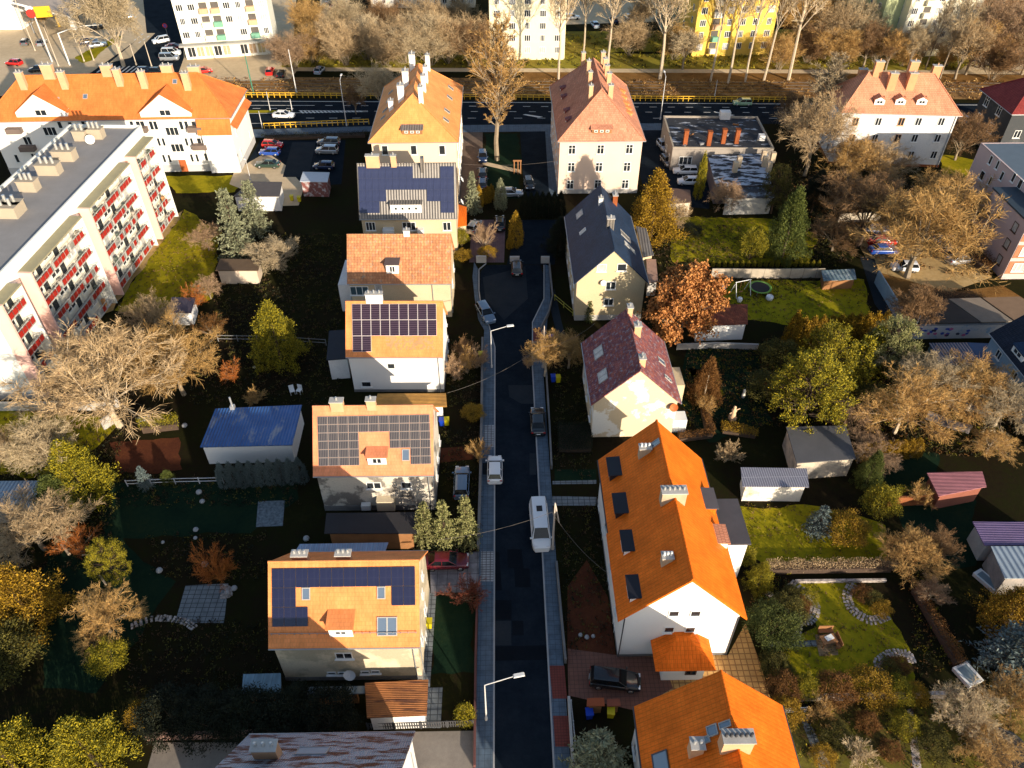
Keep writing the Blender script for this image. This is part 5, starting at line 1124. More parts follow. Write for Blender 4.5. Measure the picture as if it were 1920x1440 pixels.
# orange hip roofed villa block and its neighbours, upper right
h = House('hip_roof_villa', 'white three storey house with terracotta hipped roof and three small dormers', 'apartment building', 73.3, 141.5, -5.2, 21.5, 11.4, 10.2, 15.6, OR4, stain('render_white_grey', (.72, .70, .66), (.50, .49, .48), .25, .58, .1), hip=4.9, ov=.5, gov=.5, base=(BRICKC, .5))
for x in (1648, 1687, 1727): h.dormer(x, 196.5, 'r-v', 1.8, 1.0, WHITEW, OR4, .2, OR4, (1.1, .6), .5, .2)
for p in ((1614, 148), (1645, 134), (1710, 134), (1752, 142)): h.chimney(*p, 'r+v', 1.5, .9, 1.8, plain('chimney_orange', (.58, .28, .14), .9, .15), 1, pm=PLAST)
for p in ((1669, 164), (1705, 164)): h.chimney(*p, 'r-v', 1.4, .9, 2.6, plain('chimney_orange', (.58, .28, .14), .9, .15), 1)
for y in (228, 259, 290):
    for x in (1604, 1647, 1690, 1722, 1765): h.win(x-(y-228)*.23, y, '-v', 1.1, 1.5, 2, fm=PLAST if x in (1604, 1690) else WHITE_FR)
h.wins('-u', (-2.5, 2.5), (1.5, 4.6, 7.5), 1.0, 1.5); h.pipe(h.l-.3, -h.w-.08, 10)
h = House('maroon_roof_house', 'dark grey rendered house with a maroon hipped roof at the right edge', 'house', 102.8, 144.6, 0, 16, 12.6, 9.0, 14.0, MAROON, DKGREY, hip=6, ov=.5, gov=.5)
for p in ((1851, 190), (1874, 207), (1836, 222), (1858, 240)): h.win(*p, '-u', 1.5, 1.9, 2, 2)
h.wins('-v', (-5, 0, 5), (1.2, 4.2), 1.3, 1.5)
h = House('pink_apartment_house', 'dusky pink flat roofed apartment house at the right edge', 'apartment building', 86.9, 109.3, 0, 14, 23.6, 11.2, 11.2, plain('roof_slate_blue', (.10, .13, .16), .6, .15), PINKW, flat=True, parapet=.1)
for p in ((1858, 300, .8), (1871, 309, .7), (1842, 329, 1.3), (1857, 339, .7), (1901, 333, .8), (1913, 345, 1.0), (1879, 330, .8)): h.win(*p[:2], '-u', p[2], 1.5, 1)
MB().prism([(-h.l-3.6, -h.w+.0), (-h.l-.01, -h.w+.0), (-h.l-.01, -h.w+10.4), (-h.l-3.6, -h.w+10.4)], 0, 9.7).obj('front_wing', PINKW, h.root)
MB().prism([(-h.l-3.8, -h.w-.2), (-h.l-.01, -h.w-.2), (-h.l-.01, -h.w+10.6), (-h.l-3.8, -h.w+10.6)], 9.702, 9.95).obj('wing_roof', plain('wing_felt', (.03, .045, .06), .6, .15), h.root)
for v, z in ((-h.w+6.8, 7.0), (-h.w+2.2, 7.0), (-h.w+2.2, 4.2), (-h.w+2.2, 1.4), (-h.w+7, 4.2)): window(h.root, (-h.l-3.604, v, z), -math.pi/2, 1.2, 1.5, 1, 1, BROWN_FR, True, GLASSW)
for z in (1.4, 4.2, 7.0):
    MB().box((-h.l-1.8, -h.w-.03, z-.4), (3.4, .05, 2.2)).obj('brick_band', plain('band_terracotta', (.40, .16, .08), .85, .15), h.root)
    window(h.root, (-h.l-1.8, -h.w-.06, z), 0, 1.9, 1.5, 3, 1, WHITE_FR, True, GLASSW); window(h.root, (-h.l+3, -h.w-.004, z), 0, 1.9, 1.5, 3, 1)
h = House('blue_house', 'light blue house with a dark blue roof at the right edge', 'house', 68.3, 68.6, 91, 18.5, 10.4, 5.0, 9.6, tile('tile_dark_blue', (.03, .035, .05), (.02, .025, .04), .45, .3, .35, .5), BLUEW)
for p in ((1873, 665), (1902, 703), (1913, 770)): h.win(*p, '+v', 1.1, 1.2, 2)
h.dormer(1905, 668, 'r+v', 2.4, 1.0, WHITEW, SLATE, .1, WHITEW, (1.6, .7)) ; h.wins('-u', (-2.5, 2.5), (1.2, 3.6), 1.1, 1.2)
# small outbuildings
shed('blue_roof_shed', 'white walled garden building with a bright blue metal roof', [(375, 838), (548, 834), (566, 759), (404, 766)], 3.0, seam('roof_blue', (.045, .13, .34), .35, .35, .3, .35, .2, patch=((.24, .28, .36), .5, .6, (1, .5, 1))), WHITEW)
q = G(437, 766, 3.0); tag(MB().tube((q.x, q.y, 3.0), (q.x, q.y, 4.8), .12).box((q.x, q.y, 3.0), (.5, .5, .5)).obj('stove_pipe', POT), 'shiny flue pipe standing on the bright blue shed roof', 'flue')
shed('garage_shed', 'white garage with a dark flat roof beside the left car park', [(437, 368), (524, 368), (529, 341), (470, 340)], 2.9, plain('felt_brown', (.09, .08, .078), .8, .15), WHITEW, cat='garage')
shed('kiosk', 'small reddish kiosk with a pale blue flat roof at the end of the car park', [(562, 340), (614, 341), (618, 323), (568, 322)], 3.0, plain('kiosk_roof', (.46, .50, .55), .6, .1), stain('kiosk_wall', (.20, .07, .06), (.45, .42, .42), 1.2, .55, .05), cat='kiosk')
shed('garden_hut', 'pale hut with a brown felt roof between the grey spruce and the bare bush', [(404, 507), (484, 507), (490, 486), (412, 485)], 2.5, plain('felt_rust', (.13, .085, .05), .9, .25), plain('hut_pale', (.62, .50, .38), .9, .15), cat='hut')
shed('garden_hut', 'tiny white hut with a dark purple roof on the lit lawn by the balcony block', [(314, 586), (358, 586), (366, 558), (322, 557)], 2.3, plain('felt_purple', (.07, .06, .085), .8, .2), WHITEW, cat='hut')
shed('rust_roof_shed', 'lean-to with a rusty orange corrugated roof in front of the nearest solar roof house', [(688, 1346), (800, 1341), (803, 1274), (684, 1280)], 2.6, seam('roof_rust', (.36, .13, .035), .16, .8, 0, .55, .35, patch=((.10, .03, .012), .8, .55, (.25, 2.5, 1)), axis=1), WHITED)
shed('ochre_deck_roof', 'lean-to with an ochre slatted roof below the white solar roof house', [(702, 764), (838, 762), (836, 737), (708, 738)], 2.6, seam('roof_ochre', (.50, .25, .05), .25, .8, 0, .6, .3, axis=1), WHITED, cat='lean-to')
shed('plastic_shelter', 'blue grey plastic roofed shelter in the dark yard left of the nearest solar roof house', [(453, 1300), (528, 1298), (526, 1262), (456, 1264)], 2.2, seam('plastic_blue', (.14, .22, .27), .8, .4, 0, .4, .3), TIMB, cat='shelter')
shed('plastic_shelter', 'long pale plastic shelter at the foot of the nearest solar roof house', [(575, 1304), (684, 1300), (684, 1286), (578, 1288)], 2.0, seam('plastic_pale', (.15, .20, .23), .8, .4, 0, .4, .3), TIMB, cat='shelter')
shed('dark_roof_shed', 'long shed with dark grey felt roof beside the wavy thuja hedge', [(1494, 868), (1605, 860), (1586, 798), (1474, 800)], 3.0, plain('felt_slate', (.085, .085, .09), .75, .18), stain('shed_wall', (.52, .44, .33), (.18, .17, .16), .5, .55, .1))
shed('solar_shed', 'low cream shed with striped solar panels for a roof', [(1392, 912), (1517, 913), (1513, 878), (1389, 876)], 2.6, grid('pv_shed', (.16, .16, .20), (.42, .42, .45), .26, 1.55, .05, .3, .15), stain('shed_cream', (.76, .70, .60), (.50, .33, .20), .3, .6, .05))
shed('red_tile_shed', 'shed with a worn red tile roof and whitewashed front beside the russet tree', [(1306, 611), (1402, 607), (1402, 570), (1296, 572)], 2.8, tile('tile_shed_red', (.30, .10, .055), (.20, .06, .04), .8, .3, .3, .9, .6), WHITEW)
shed('greenhouse', 'small glass roofed greenhouse at the end of the concrete garden wall', [(1544, 526), (1606, 523), (1602, 504), (1540, 507)], 1.8, seam('greenhouse_glass', (.14, .20, .23), .6, .25, 0, .5, .4, patch=((.34, .38, .40), 1.2, .58)), TIMB, cat='greenhouse')
shed('pink_roof_shed', 'open shed with a dusty pink corrugated roof near the orange brick wall', [(1760, 930), (1850, 912), (1842, 884), (1738, 886)], 2.6, seam('roof_pink_sheet', (.30, .10, .12), .2, .6, 0, .35, .2, axis=1), plain('shed_brick', (.24, .08, .05), .9, .2))
shed('purple_roof_shed', 'shed with a purple sheet roof above the grey flat garage at the right edge', [(1846, 1022), (1990, 1022), (1985, 978), (1824, 978)], 2.8, seam('roof_purple', (.11, .07, .17), .22, .5, .1, .25, .15, axis=1), CONC)
shed('grey_garage', 'grey garage with a pale blue flat roof at the right edge', [(1884, 1084), (2010, 1084), (2000, 1024), (1858, 1024)], 3.0, seam('roof_paleblue', (.24, .29, .34), .6, .5, .1, .2, .12), stain('garage_grey', (.34, .30, .27), (.20, .19, .18), .5, .5, .1), cat='garage')
shed('blue_workshop', 'dark blue metal shed between the painted wall and the weeping tree', [(1762, 686), (1838, 684), (1815, 642), (1742, 643)], 2.8, seam('roof_darkblue', (.035, .07, .13), .4, .4, .2, .3, .2), plain('shed_teal', (.10, .16, .18), .8, .2))
shed('blue_tarp_shed', 'second blue roof beside the dark blue metal shed', [(1840, 682), (1862, 680), (1858, 644), (1812, 642)], 2.3, plain('roof_blue_flat', (.04, .09, .19), .6, .2), plain('shed_teal', (.10, .16, .18), .8, .2))
gl = 'garage with flat felt roof behind the painted wall'
for i, (px, m) in enumerate((([(1757, 606), (1838, 604), (1776, 560), (1722, 562)], plain('felt_black2', (.04, .034, .03), .85, .2)), ([(1841, 604), (1900, 602), (1838, 558), (1779, 560)], plain('felt_tan', (.22, .18, .14), .9, .2)), ([(1903, 601), (1980, 598), (1912, 556), (1842, 558)], plain('felt_brown2', (.20, .13, .08), .9, .2)))):
    shed('lockup_garage', ['garage with a black felt roof directly behind the painted wall', 'garage with a tan felt roof, middle of the row behind the painted wall', 'garage with a brown felt roof at the right end of the row'][i], px, 2.6, m, CONCD, group='garages behind the painted wall', cat='garage')
shed('blue_roof_shed', 'low shed with a grey blue sheet roof under the bare trees at the left edge', [(-40, 958), (118, 950), (140, 900), (-10, 902)], 2.4, seam('roof_greyblue', (.16, .25, .36), .4, .4, .1, .3, .2), CONCD)
# ================================================================ CARS
CS, CB, CP, CR = 'cars parked along the side street', 'cars on the boulevard', 'cars in the left car park', 'cars parked by the bare trees on the right'
for a in ((928, 886, 90, 'white', 'hatch', 'small white hatchback parked on the left kerb of the street', CS), (1012, 995, -88, 'white', 'van', 'long white van parked facing the camera on the right side of the street', None),
          (1008, 796, 90, 'black', 'sedan', 'black car parked on the right kerb in the shadow', CS), (911, 593, -70, 'slateblue', 'estate', 'pale blue car parked by the upper left kerb under the street lamp', CS), (969, 508, 90, 'black', 'hatch', 'black car with a red tail standing at the top end of the street', CS),
          (866, 910, 90, 'slateblue', 'estate', 'grey blue covered car in the garden beside the salmon solar house', None), (838, 1058, 0, 'wine', 'sedan', 'dark red car parked on the slab drive beside the nearest solar house', None), (1152, 1280, -8, 'black', 'estate', 'black car with sky reflections parked on the pavers below the white gable', None),
          (533, 220, -4, 'white', 'sedan', 'white sedan driving on the near lane of the boulevard', CB), (1391, 197, 178, 'mint', 'hatch', 'mint green car driving on the far lane of the boulevard', CB),
          (512, 276, -4, 'red', 'hatch', 'bright red car, first in the left car park row', CP), (507, 290, 176, 'blue', 'hatch', 'blue car between the red and the dark green car', CP), (503, 313, 178, 'green', 'sedan', 'dark green car standing in a patch of sun', CP),
          (617, 271, 176, 'grey', 'estate', 'dark grey car at the far end of the right car park row', CP), (614, 287, 176, 'silver', 'suv', 'silver sport utility car in the right car park row', CP), (608, 316, 176, 'navy', 'hatch', 'dark blue car half hidden behind the kiosk', CP),
          (905, 299, -88, 'navy', 'hatch', 'dark blue car beside the foot of the tall bare tree', 'cars between the tenements'), (905, 330, 90, 'black', 'hatch', 'black car standing nose to tail behind another, right of the brown yard', 'cars between the tenements'), (905, 349, 90, 'navy', 'hatch', 'navy car nearest the golden thujas in the brown yard', 'cars between the tenements'),
          (992, 350, -86, 'black', 'hatch', 'black car alone on the lane left of the pink tenement', 'cars between the tenements'), (957, 367, 0, 'silver', 'estate', 'silver car behind the pale conifer and the dark hedge', 'cars between the tenements'), (937, 424, 90, 'black', 'sedan', 'black car on the purple paved drive', 'cars between the tenements'), (889, 430, 70, 'silver', 'hatch', 'silver car by the orange lean-to roof', 'cars between the tenements'),
          (1243, 278, -80, 'ice', 'hatch', 'pale car beside the left wall of the flat workshop', 'cars round the workshop'), (1250, 307, -80, 'grey', 'hatch', 'grey car with red lights near the corner of the workshop', 'cars round the workshop'), (1284, 325, 178, 'white', 'estate', 'white car parked in front of the workshop wall', 'cars round the workshop'), (1290, 345, 178, 'white', 'hatch', 'white car half behind the tall thin conifer', 'cars round the workshop'),
          (1640, 436, 0, 'navy', 'sedan', 'dark car with sun on its roof, farthest of the three by the leaning trunk', CR), (1651, 457, 0, 'red', 'sedan', 'red car in the middle of the three by the leaning trunk', CR), (1655, 474, 0, 'blue', 'sedan', 'blue car nearest of the three by the leaning trunk', CR), (1694, 506, 175, 'white', 'hatch', 'white car standing alone under the big bare tree', CR),
          (1776, 456, 0, 'ice', 'estate', 'pale blue car behind the twigs left of the pink house', CR), (1784, 474, 0, 'navy', 'sedan', 'dark blue car behind the twigs left of the pink house', CR), (1800, 492, 8, 'silver', 'sedan', 'silver car nearest the pink house corner', CR)):
    car(*a[:5], a[5], a[6])
for a in ((28, 122, 170, 'red', 'hatch', 'red car waiting at the crossing, far left', CB), (72, 134, 190, 'black', 'hatch', 'black car behind the chimneys of the long building', CB), (50, 83, 100, 'grey', 'hatch', 'dark grey car on the pale forecourt, left one of two', 'cars on the forecourt'), (80, 84, 100, 'silver', 'hatch', 'silver car on the pale forecourt, right one of two', 'cars on the forecourt'),
          (184, 88, 30, 'silver', 'sedan', 'silver car under the curved lamp arm', 'cars on the forecourt'), (168, 82, 30, 'navy', 'sedan', 'dark blue car beside the silver one under the curved lamp arm', 'cars on the forecourt'), (184, 55, 40, 'black', 'sedan', 'black car behind the big tree on the forecourt', 'cars on the forecourt'), (240, 36, 30, 'silver', 'sedan', 'silver car right of the big tree crown', 'cars on the forecourt'),
          (303, 80, 215, 'white', 'suv', 'white car coming out of the side road shadow', CB), (328, 92, 10, 'wine', 'sedan', 'dark red car beside the white tower block corner', 'cars beside the white tower'), (323, 103, 5, 'white', 'minivan', 'white minivan beside the shops', 'cars beside the white tower'), (319, 113, 3, 'silver', 'minivan', 'silver minivan nearest the boulevard beside the shops', 'cars beside the white tower'),
          (275, 137, 0, 'navy', 'hatch', 'dark blue car showing above the orange roof, left one', CB), (297, 138, 0, 'black', 'hatch', 'black car showing above the orange roof, right one', CB), (383, 137, 20, 'red', 'hatch', 'red car just beyond the right end of the orange ridge', CB), (507, 138, 95, 'red', 'hatch', 'red car parked in front of the shops', 'cars in front of the shops'), (528, 143, 95, 'black', 'hatch', 'black car parked right of the red one by the shops', 'cars in front of the shops'),
          (600, 136, 80, 'ice', 'hatch', 'pale car in the tree shadow right of the shops', 'cars in front of the shops'), (632, 18, 30, 'red', 'sedan', 'red car far away at the top edge, left one', 'cars far away at the top edge'), (645, 26, 30, 'silver', 'sedan', 'silver car far away at the top edge, right one', 'cars far away at the top edge'), (625, 8, 30, 'black', 'sedan', 'black car far away touching the top edge', 'cars far away at the top edge'),
          (1072, 36, 5, 'white', 'estate', 'white car right of the cream tower block', 'cars right of the cream tower'), (1115, 50, 100, 'ice', 'sedan', 'pale blue car beyond the poplars', 'cars right of the cream tower'), (1150, 42, 100, 'navy', 'sedan', 'dark blue car beyond the poplars', 'cars right of the cream tower'), (1178, 36, 100, 'silver', 'sedan', 'silver car beyond the poplars', 'cars right of the cream tower'),
          (1572, 34, 60, 'navy', 'hatch', 'dark car between the yellow and the green blocks', None), (1902, 108, 20, 'silver', 'sedan', 'silver car on the pale lot in the upper right corner', 'cars upper right corner'), (1888, 96, 20, 'white', 'sedan', 'white car on the pale lot in the upper right corner', 'cars upper right corner'), (1812, 232, -60, 'ice', 'hatch', 'pale car between the terracotta villa and the dark house', None)):
    car(*a[:5], a[5], a[6], True)
# ================================================================ TREES
g1 = 'bare trees north of the boulevard'
T = tree
T(226, 800, 'spread', 14, 16, 'tan', 'huge pale bare tree in front of the near end of the balcony block', None, BARKP, n=0)
T(345, 740, 'round', 10, 11, 'gold', 'smaller bare tree touching the right side of the huge pale tree'); T(300, 640, 'round', 7, 7, 'tan', 'bare bushy tree right of the pink fin at the block corner')
T(112, 905, 'vee', 9.5, 6.5, 'pale', 'bare tree with a slanting double trunk left of the yellow green thuja', None, BARKP); T(85, 1030, 'spread', 6, 9.5, 'tan', 'wide tangled bare tree above the golden conifer at the left edge'); T(20, 870, 'round', 5, 5.5, 'tan', 'bare tree cut by the left edge beside the blue roofs')
T(208, 1185, 'round', 4.4, 6.2, 'gold', 'round pale gold leafless bush in the dark lawn', n=1); T(212, 1250, 'bush', 3.4, 3.6, 'yg', 'olive bush just below the round pale gold bush')
T(412, 1086, 'vase', 4.8, 4.2, 'orange', 'fan of glowing orange twigs behind the paved patio', None, leaf('twig_o', (.5, .2, .04), (.4, .14, .03)))
T(876, 1122, 'vase', 2.6, 4.2, 'red', 'reddish bare shrub beside the left pavement'); T(897, 862, 'vase', 3.2, 2.6, 'gold', 'golden bare shrub just above the small white hatchback'); T(887, 782, 'bush', 1.7, 3, 'golden', 'low golden shrub at the fence below the ochre lean-to')
gs = 'brown shrubs right of the white solar house'
for i, (x, y, h_, m_) in enumerate(((852, 712, 3.6, 'pink'), (876, 700, 3.8, 'gold'), (893, 690, 3.6, 'pink'), (868, 672, 3, 'brown'))):
    T(x, y, 'vase', h_, 3.4, m_, ['pinkish bare shrub nearest the white solar house wall', 'golden bare shrub in the middle of the brown shrubs', 'pinkish bare shrub next to the pavement', 'dark brown shrub behind the other brown shrubs'][i], gs)
T(1022, 705, 'vee', 6.5, 5.0, 'gold', 'pruned street tree with tufts of golden twigs on the right pavement', None, BARKP); T(989, 690, 'vase', 2, 1.9, 'pink', 'lone tuft of pink twigs over the street'); T(1066, 690, 'vee', 5, 4.5, 'gold', 'second pruned tree behind the bins')
T(908, 464, 'vase', 4.4, 4.2, 'pink', 'small pollarded tree on the purple drive', None, BARKP); T(932, 300, 'plume', 26, 8.5, 'gold', 'tall slender bare tree between the two tenements', None, BARK, n=0)
T(722, 225, 'vee', 11, 9, 'pale', 'white branched bare tree left of the cream tenement', None, BARKP); T(668, 214, 'round', 6, 5, 'brown', 'thin bare sapling left of the cream tenement by the railing')
for i, (x, y, h_, w_, m_) in enumerate(((556, 128, 8, 12, 'pink'), (590, 118, 9, 12, 'gold'), (618, 106, 9, 11, 'tan'), (652, 122, 10, 12, 'tan'), (690, 112, 10, 12, 'pale'), (722, 124, 9, 11, 'tan'), (760, 118, 10, 13, 'tan'), (806, 122, 11, 14, 'pale'), (842, 118, 11, 13, 'tan'), (880, 124, 10, 11, 'brown'), (905, 110, 10, 9, 'tan'),
                                        (580, 70, 9, 11, 'gold'), (640, 62, 9, 11, 'pale'), (720, 66, 9, 11, 'brown'), (800, 66, 9, 12, 'tan'), (868, 66, 9, 11, 'tan'))):
    T(x, y, 'thicket', h_, w_, m_, 'bushy bare tree in the far thicket, ' + ['at its left end beside the shops', 'second from the shops', 'behind the second one', 'third from the shops in the front row', 'pale one left of the cream tenement roof', 'behind the cream tenement chimneys', 'right of the cream tenement chimneys', 'palest one in the middle of the front row', 'left of the cream tower', 'brown one in front of the cream tower', 'against the left wall of the cream tower',
      'golden one in the back row', 'pale one in the back row', 'brown one in the back row', 'tan one in the middle of the back row', 'last of the back row before the cream tower'][i], g1)
T(232, 124, 'spread', 19, 17, 'pale', 'great pale bare tree on the forecourt beside the side road', None, BARKP, n=1); T(150, 40, 'round', 8, 9, 'tan', 'bare tree behind the shop canopy'); T(90, 62, 'vee', 7, 6, 'gold', 'thin bare tree by the yellow sign')
gp = 'poplars in a row along the tram line'
for i, (x, y, h_, w_) in enumerate(((1047, 150, 26, 9), (1093, 108, 24, 9), (1140, 128, 25, 9), (1237, 148, 26, 12), (1332, 152, 30, 8), (1365, 156, 31, 8), (1397, 153, 31, 8), (1432, 151, 30, 9), (1478, 150, 30, 11))):
    T(x, y, 'poplar', h_, w_, 'pale', 'tall pale poplar ' + ['standing left of the pink tenement ridge', 'behind the ridge of the pink tenement, left one', 'behind the chimneys of the pink tenement', 'with a wide fork above the boulevard lamp', 'in front of the left edge of the yellow block', 'in front of the middle of the yellow block', 'in front of the right part of the yellow block', 'just right of the yellow block', 'leaning, last to the right in the poplar row'][i], gp, BARKP, n=i)
g2 = 'bare trees round the ivory block'
for i, (x, y, st, h_, w_, m_) in enumerate(((1500, 95, 'spread', 14, 14, 'gold'), (1545, 110, 'round', 13, 14, 'tan'), (1590, 100, 'spread', 13, 14, 'pale'), (1618, 126, 'round', 10, 11, 'brown'), (1660, 132, 'vee', 9, 7, 'gold'), (1700, 135, 'vee', 11, 6, 'pale'), (1735, 130, 'poplar', 17, 5, 'pale'), (1762, 148, 'poplar', 19, 6, 'pale'), (1790, 148, 'vee', 13, 9, 'tan'), (1838, 128, 'spread', 15, 15, 'pink'), (1880, 130, 'round', 15, 14, 'pink'), (1915, 140, 'spread', 14, 13, 'tan'),
                                            (1830, 60, 'round', 14, 14, 'pink'), (1900, 60, 'round', 13, 13, 'brown'), (1280, 130, 'vee', 9, 8, 'pale'), (1200, 70, 'round', 10, 10, 'tan'), (1540, 50, 'round', 11, 12, 'gold'))):
    T(x, y, st, h_, w_, m_, 'bare tree ' + ['with a golden crown right of the poplar row', 'with a dense tan crown above the villa roof corner', 'with a pale crown left of the green wing', 'with a brown crown at the foot of the green wing', 'with golden twigs before the ivory block, left', 'with a pale fork before the ivory block', 'slender and upright before the ivory block', 'slender and leaning right of the ivory block base', 'tan and forked behind the villa chimneys', 'broad and pinkish right of the ivory block', 'broad and pinkish beside the pale lot', 'tan, cut by the right edge above the maroon roof',
      'pinkish, behind the others in the upper right corner', 'brown, cut by the upper right corner', 'small and pale at the left foot of the yellow block', 'tan, between the cream and the yellow blocks', 'golden, behind the trees beside the yellow block'][i], g2)
g3 = 'bare trees in front of the terracotta villa'
for i, (x, y, st, h_, w_, m_) in enumerate(((1508, 330, 'spread', 15, 12, 'tan'), (1528, 268, 'plume', 17, 7, 'pale'), (1480, 240, 'round', 7, 7, 'brown'), (1585, 350, 'spread', 9, 11, 'gold'), (1640, 350, 'round', 8, 11, 'tan'), (1608, 462, 'spread', 12, 15, 'brown'), (1700, 520, 'spread', 15, 17, 'gold'), (1755, 430, 'round', 10, 13, 'gold'), (1790, 300, 'round', 9, 10, 'brown'), (1545, 400, 'round', 6, 9, 'rust'), (1560, 470, 'round', 5, 8, 'brown'), (1690, 640, 'vee', 9, 6, 'brown'))):
    T(x, y, st, h_, w_, m_, 'bare tree ' + ['with a wide tan crown beside the left corner of the villa', 'upright like a bundle of pale rods left of the villa', 'small and brown beyond the workshop roof', 'golden, at the lower left of the villa wall', 'tan, hiding the foot of the villa wall', 'with dark leaning trunks over the parked cars', 'very broad and golden, in front of the pink house', 'golden, between the villa and the pink house', 'brown, between the villa and the maroon roof', 'rust coloured, below the streaked workshop annex', 'low and brown, behind the concrete garden wall', 'dark and thin, at the painted wall corner'][i], g3, BARKD if i in (5, 9, 11) else None)
g4 = 'fruit trees right of the pines'
for i, (x, y, st, h_, w_, m_) in enumerate(((1676, 812, 'spread', 8, 10, 'gold'), (1722, 760, 'spread', 7.5, 9, 'pale'), (1768, 780, 'round', 6, 9, 'gold'), (1812, 770, 'spread', 7, 9, 'gold'), (1864, 800, 'weep', 6.5, 8, 'pale'), (1848, 850, 'weep', 3, 5, 'gold'))):
    T(x, y, st, h_, w_, m_, 'fruit tree ' + ['with a crooked pale trunk right of the big pine', 'with bare pale branches beside the dark blue shed', 'with a low golden crown in the middle of the orchard', 'with a golden crown left of the weeping one', 'weeping, with hanging twigs beside the blue house', 'small and drooping below the weeping tree'][i], g4, BARKP)
T(1590, 800, 'vase', 3.6, 5.5, 'pink', 'round pink leafless shrub between the pine and the dark shed', n=0); T(1625, 860, 'round', 3, 7, 'pink', 'tangle of pinkish twigs behind the dark roofed shed'); T(1318, 752, 'cone', 7, 4.6, 'rust', 'orange brown larch beside the clipped hedge', None, BARKP); T(1320, 772, 'vase', 2.4, 3, 'gold', 'golden shrub at the foot of the orange larch')
T(1360, 862, 'vase', 2.4, 3.4, 'tan', 'round tan twiggy bush beyond the white house roof', n=2); T(1690, 1066, 'spread', 5, 6, 'gold', 'bare tree with a golden crown left of the grey garage', None, BARKD); T(1745, 1050, 'round', 4, 4, 'brown', 'pinkish bare tree beside the golden crown left of the grey garage'); T(1738, 1128, 'round', 3, 3, 'pink', 'small leaning bare tree in the dark lawn', None, BARKP)
T(1795, 1360, 'round', 4.2, 5.4, 'pale', 'pale bare tree in the lower right corner', None, BARKP, n=2); T(1885, 1335, 'round', 4.2, 5, 'gold', 'golden bare tree at the lower right edge'); T(1715, 945, 'vase', 2.8, 3, 'gold', 'spiky golden shrub beside the pink roofed shed'); T(1835, 1420, 'weep', 3, 5, 'gold', 'low bare tree in the bottom right corner')
T(1268, 645, 'leafy', 11.5, 9.5, 'russet', 'big tree full of russet dead leaves beside the slate roof house', None, BARKP); T(520, 505, 'round', 5, 8, 'pale', 'low bare fruit tree left of the mottled tile house', None, BARKP, n=1); T(478, 756, 'vase', 2, 3, 'gold', 'small bare bush above the blue roof'); T(437, 710, 'vase', 2.4, 3.4, 'orange', 'rusty bare bush in the dark garden left of the yellow green conifer')
T(392, 470, 'round', 4.5, 5, 'pink', 'bare bush at the right edge of the lit lawn'); T(396, 560, 'round', 3.5, 4, 'pink', 'pinkish bush beside the tiny white hut'); T(370, 575, 'vase', 3.4, 4, 'orange', 'orange bush below the tiny white hut'); T(395, 625, 'vase', 3.0, 5, 'rust', 'low rusty bush on the lit slope right of the huge tree')
T(150, 1030, 'vase', 3.0, 4.5, 'orange', 'orange shrub at the cut log in the left garden'); T(1360, 400, 'round', 6, 6, 'pink', 'purplish bare tree below the tall thin conifer')
T(1262, 430, 'round', 5, 5, 'tan', 'bare shrub right of the big olive conifer')
gx = 'bare trees screening the far blocks'
for i, (x, y, st, h_, w_, m_) in enumerate(((1180, 104, 'thicket', 8, 11, 'tan'), (1262, 112, 'thicket', 8, 10, 'gold'), (1512, 118, 'thicket', 9, 12, 'brown'), (1570, 126, 'thicket', 9, 12, 'gold'), (1640, 118, 'thicket', 8, 9, 'brown'), (1690, 124, 'thicket', 4.5, 7, 'gold'), (1722, 124, 'vee', 8, 6, 'tan'), (1775, 124, 'thicket', 4.5, 7, 'gold'), (1460, 130, 'thicket', 8, 10, 'gold'), (1810, 140, 'spread', 12, 11, 'gold'), (1860, 150, 'thicket', 10, 12, 'brown'))):
    T(x, y, st, h_, w_, m_, 'bushy bare tree ' + ['between the cream tower and the forked poplar', 'golden, left of the yellow block corner', 'brown, at the foot of the golden crown right of the poplars', 'golden, under the pale crown left of the green wing', 'dark brown, against the green wing', 'golden, low before the ivory block', 'tan, in the middle before the ivory block', 'golden, at the right foot of the ivory block', 'golden, between the last two poplars', 'golden, behind the right chimney of the villa', 'brown, above the maroon roof'][i], gx)
# evergreens
T(527, 676, 'cone', 9.5, 8.0, 'yg', 'broad yellow green conifer standing alone left of the white solar house', n=0); T(452, 486, 'spruce', 13, 7.2, 'ggrey', 'large grey green spruce right of the lit lawn', n=0); T(484, 436, 'spruce', 10, 6, 'ggrey', 'smaller grey green spruce behind the large one', n=1)
T(163, 930, 'cone', 8.5, 7.6, 'yg', 'bright yellow green thuja at the left edge of the dark lawn', n=1); T(125, 965, 'cone', 6, 7, 'green', 'olive conifer below the bright yellow green thuja'); T(60, 1160, 'cone', 8, 8.5, 'golden', 'golden conifer at the left edge beside the dark lawn', n=2); T(20, 1250, 'bush', 5, 7, 'moss', 'dull olive bush below the golden conifer')
T(222, 1086, 'pine', 6, 4.4, 'yg', 'thin pine with open tufts right of the cut logs'); T(272, 1350, 'bush', 2.4, 2.5, 'golden', 'small bright yellow bush by the dark hedge'); T(42, 1452, 'cone', 8, 7.6, 'yg', 'big yellow green conifer in the bottom left corner', n=0); T(190, 1440, 'cone', 8.2, 6.8, 'yg', 'big olive conifer second from the bottom left corner', n=1)
gsp = 'three pale spruces beside the drive'
for i, (x, y, h_) in enumerate(((801, 1022, 7.2), (836, 1026, 7.8), (876, 1020, 8.0))): T(x, y, 'spruce', h_, 3.5, 'palegreen', ['left spruce of the three', 'middle spruce of the three', 'right spruce of the three'][i] + ' pale ones beside the drive', gsp, n=i)
gt = 'dark thujas in a row below the blue roof'
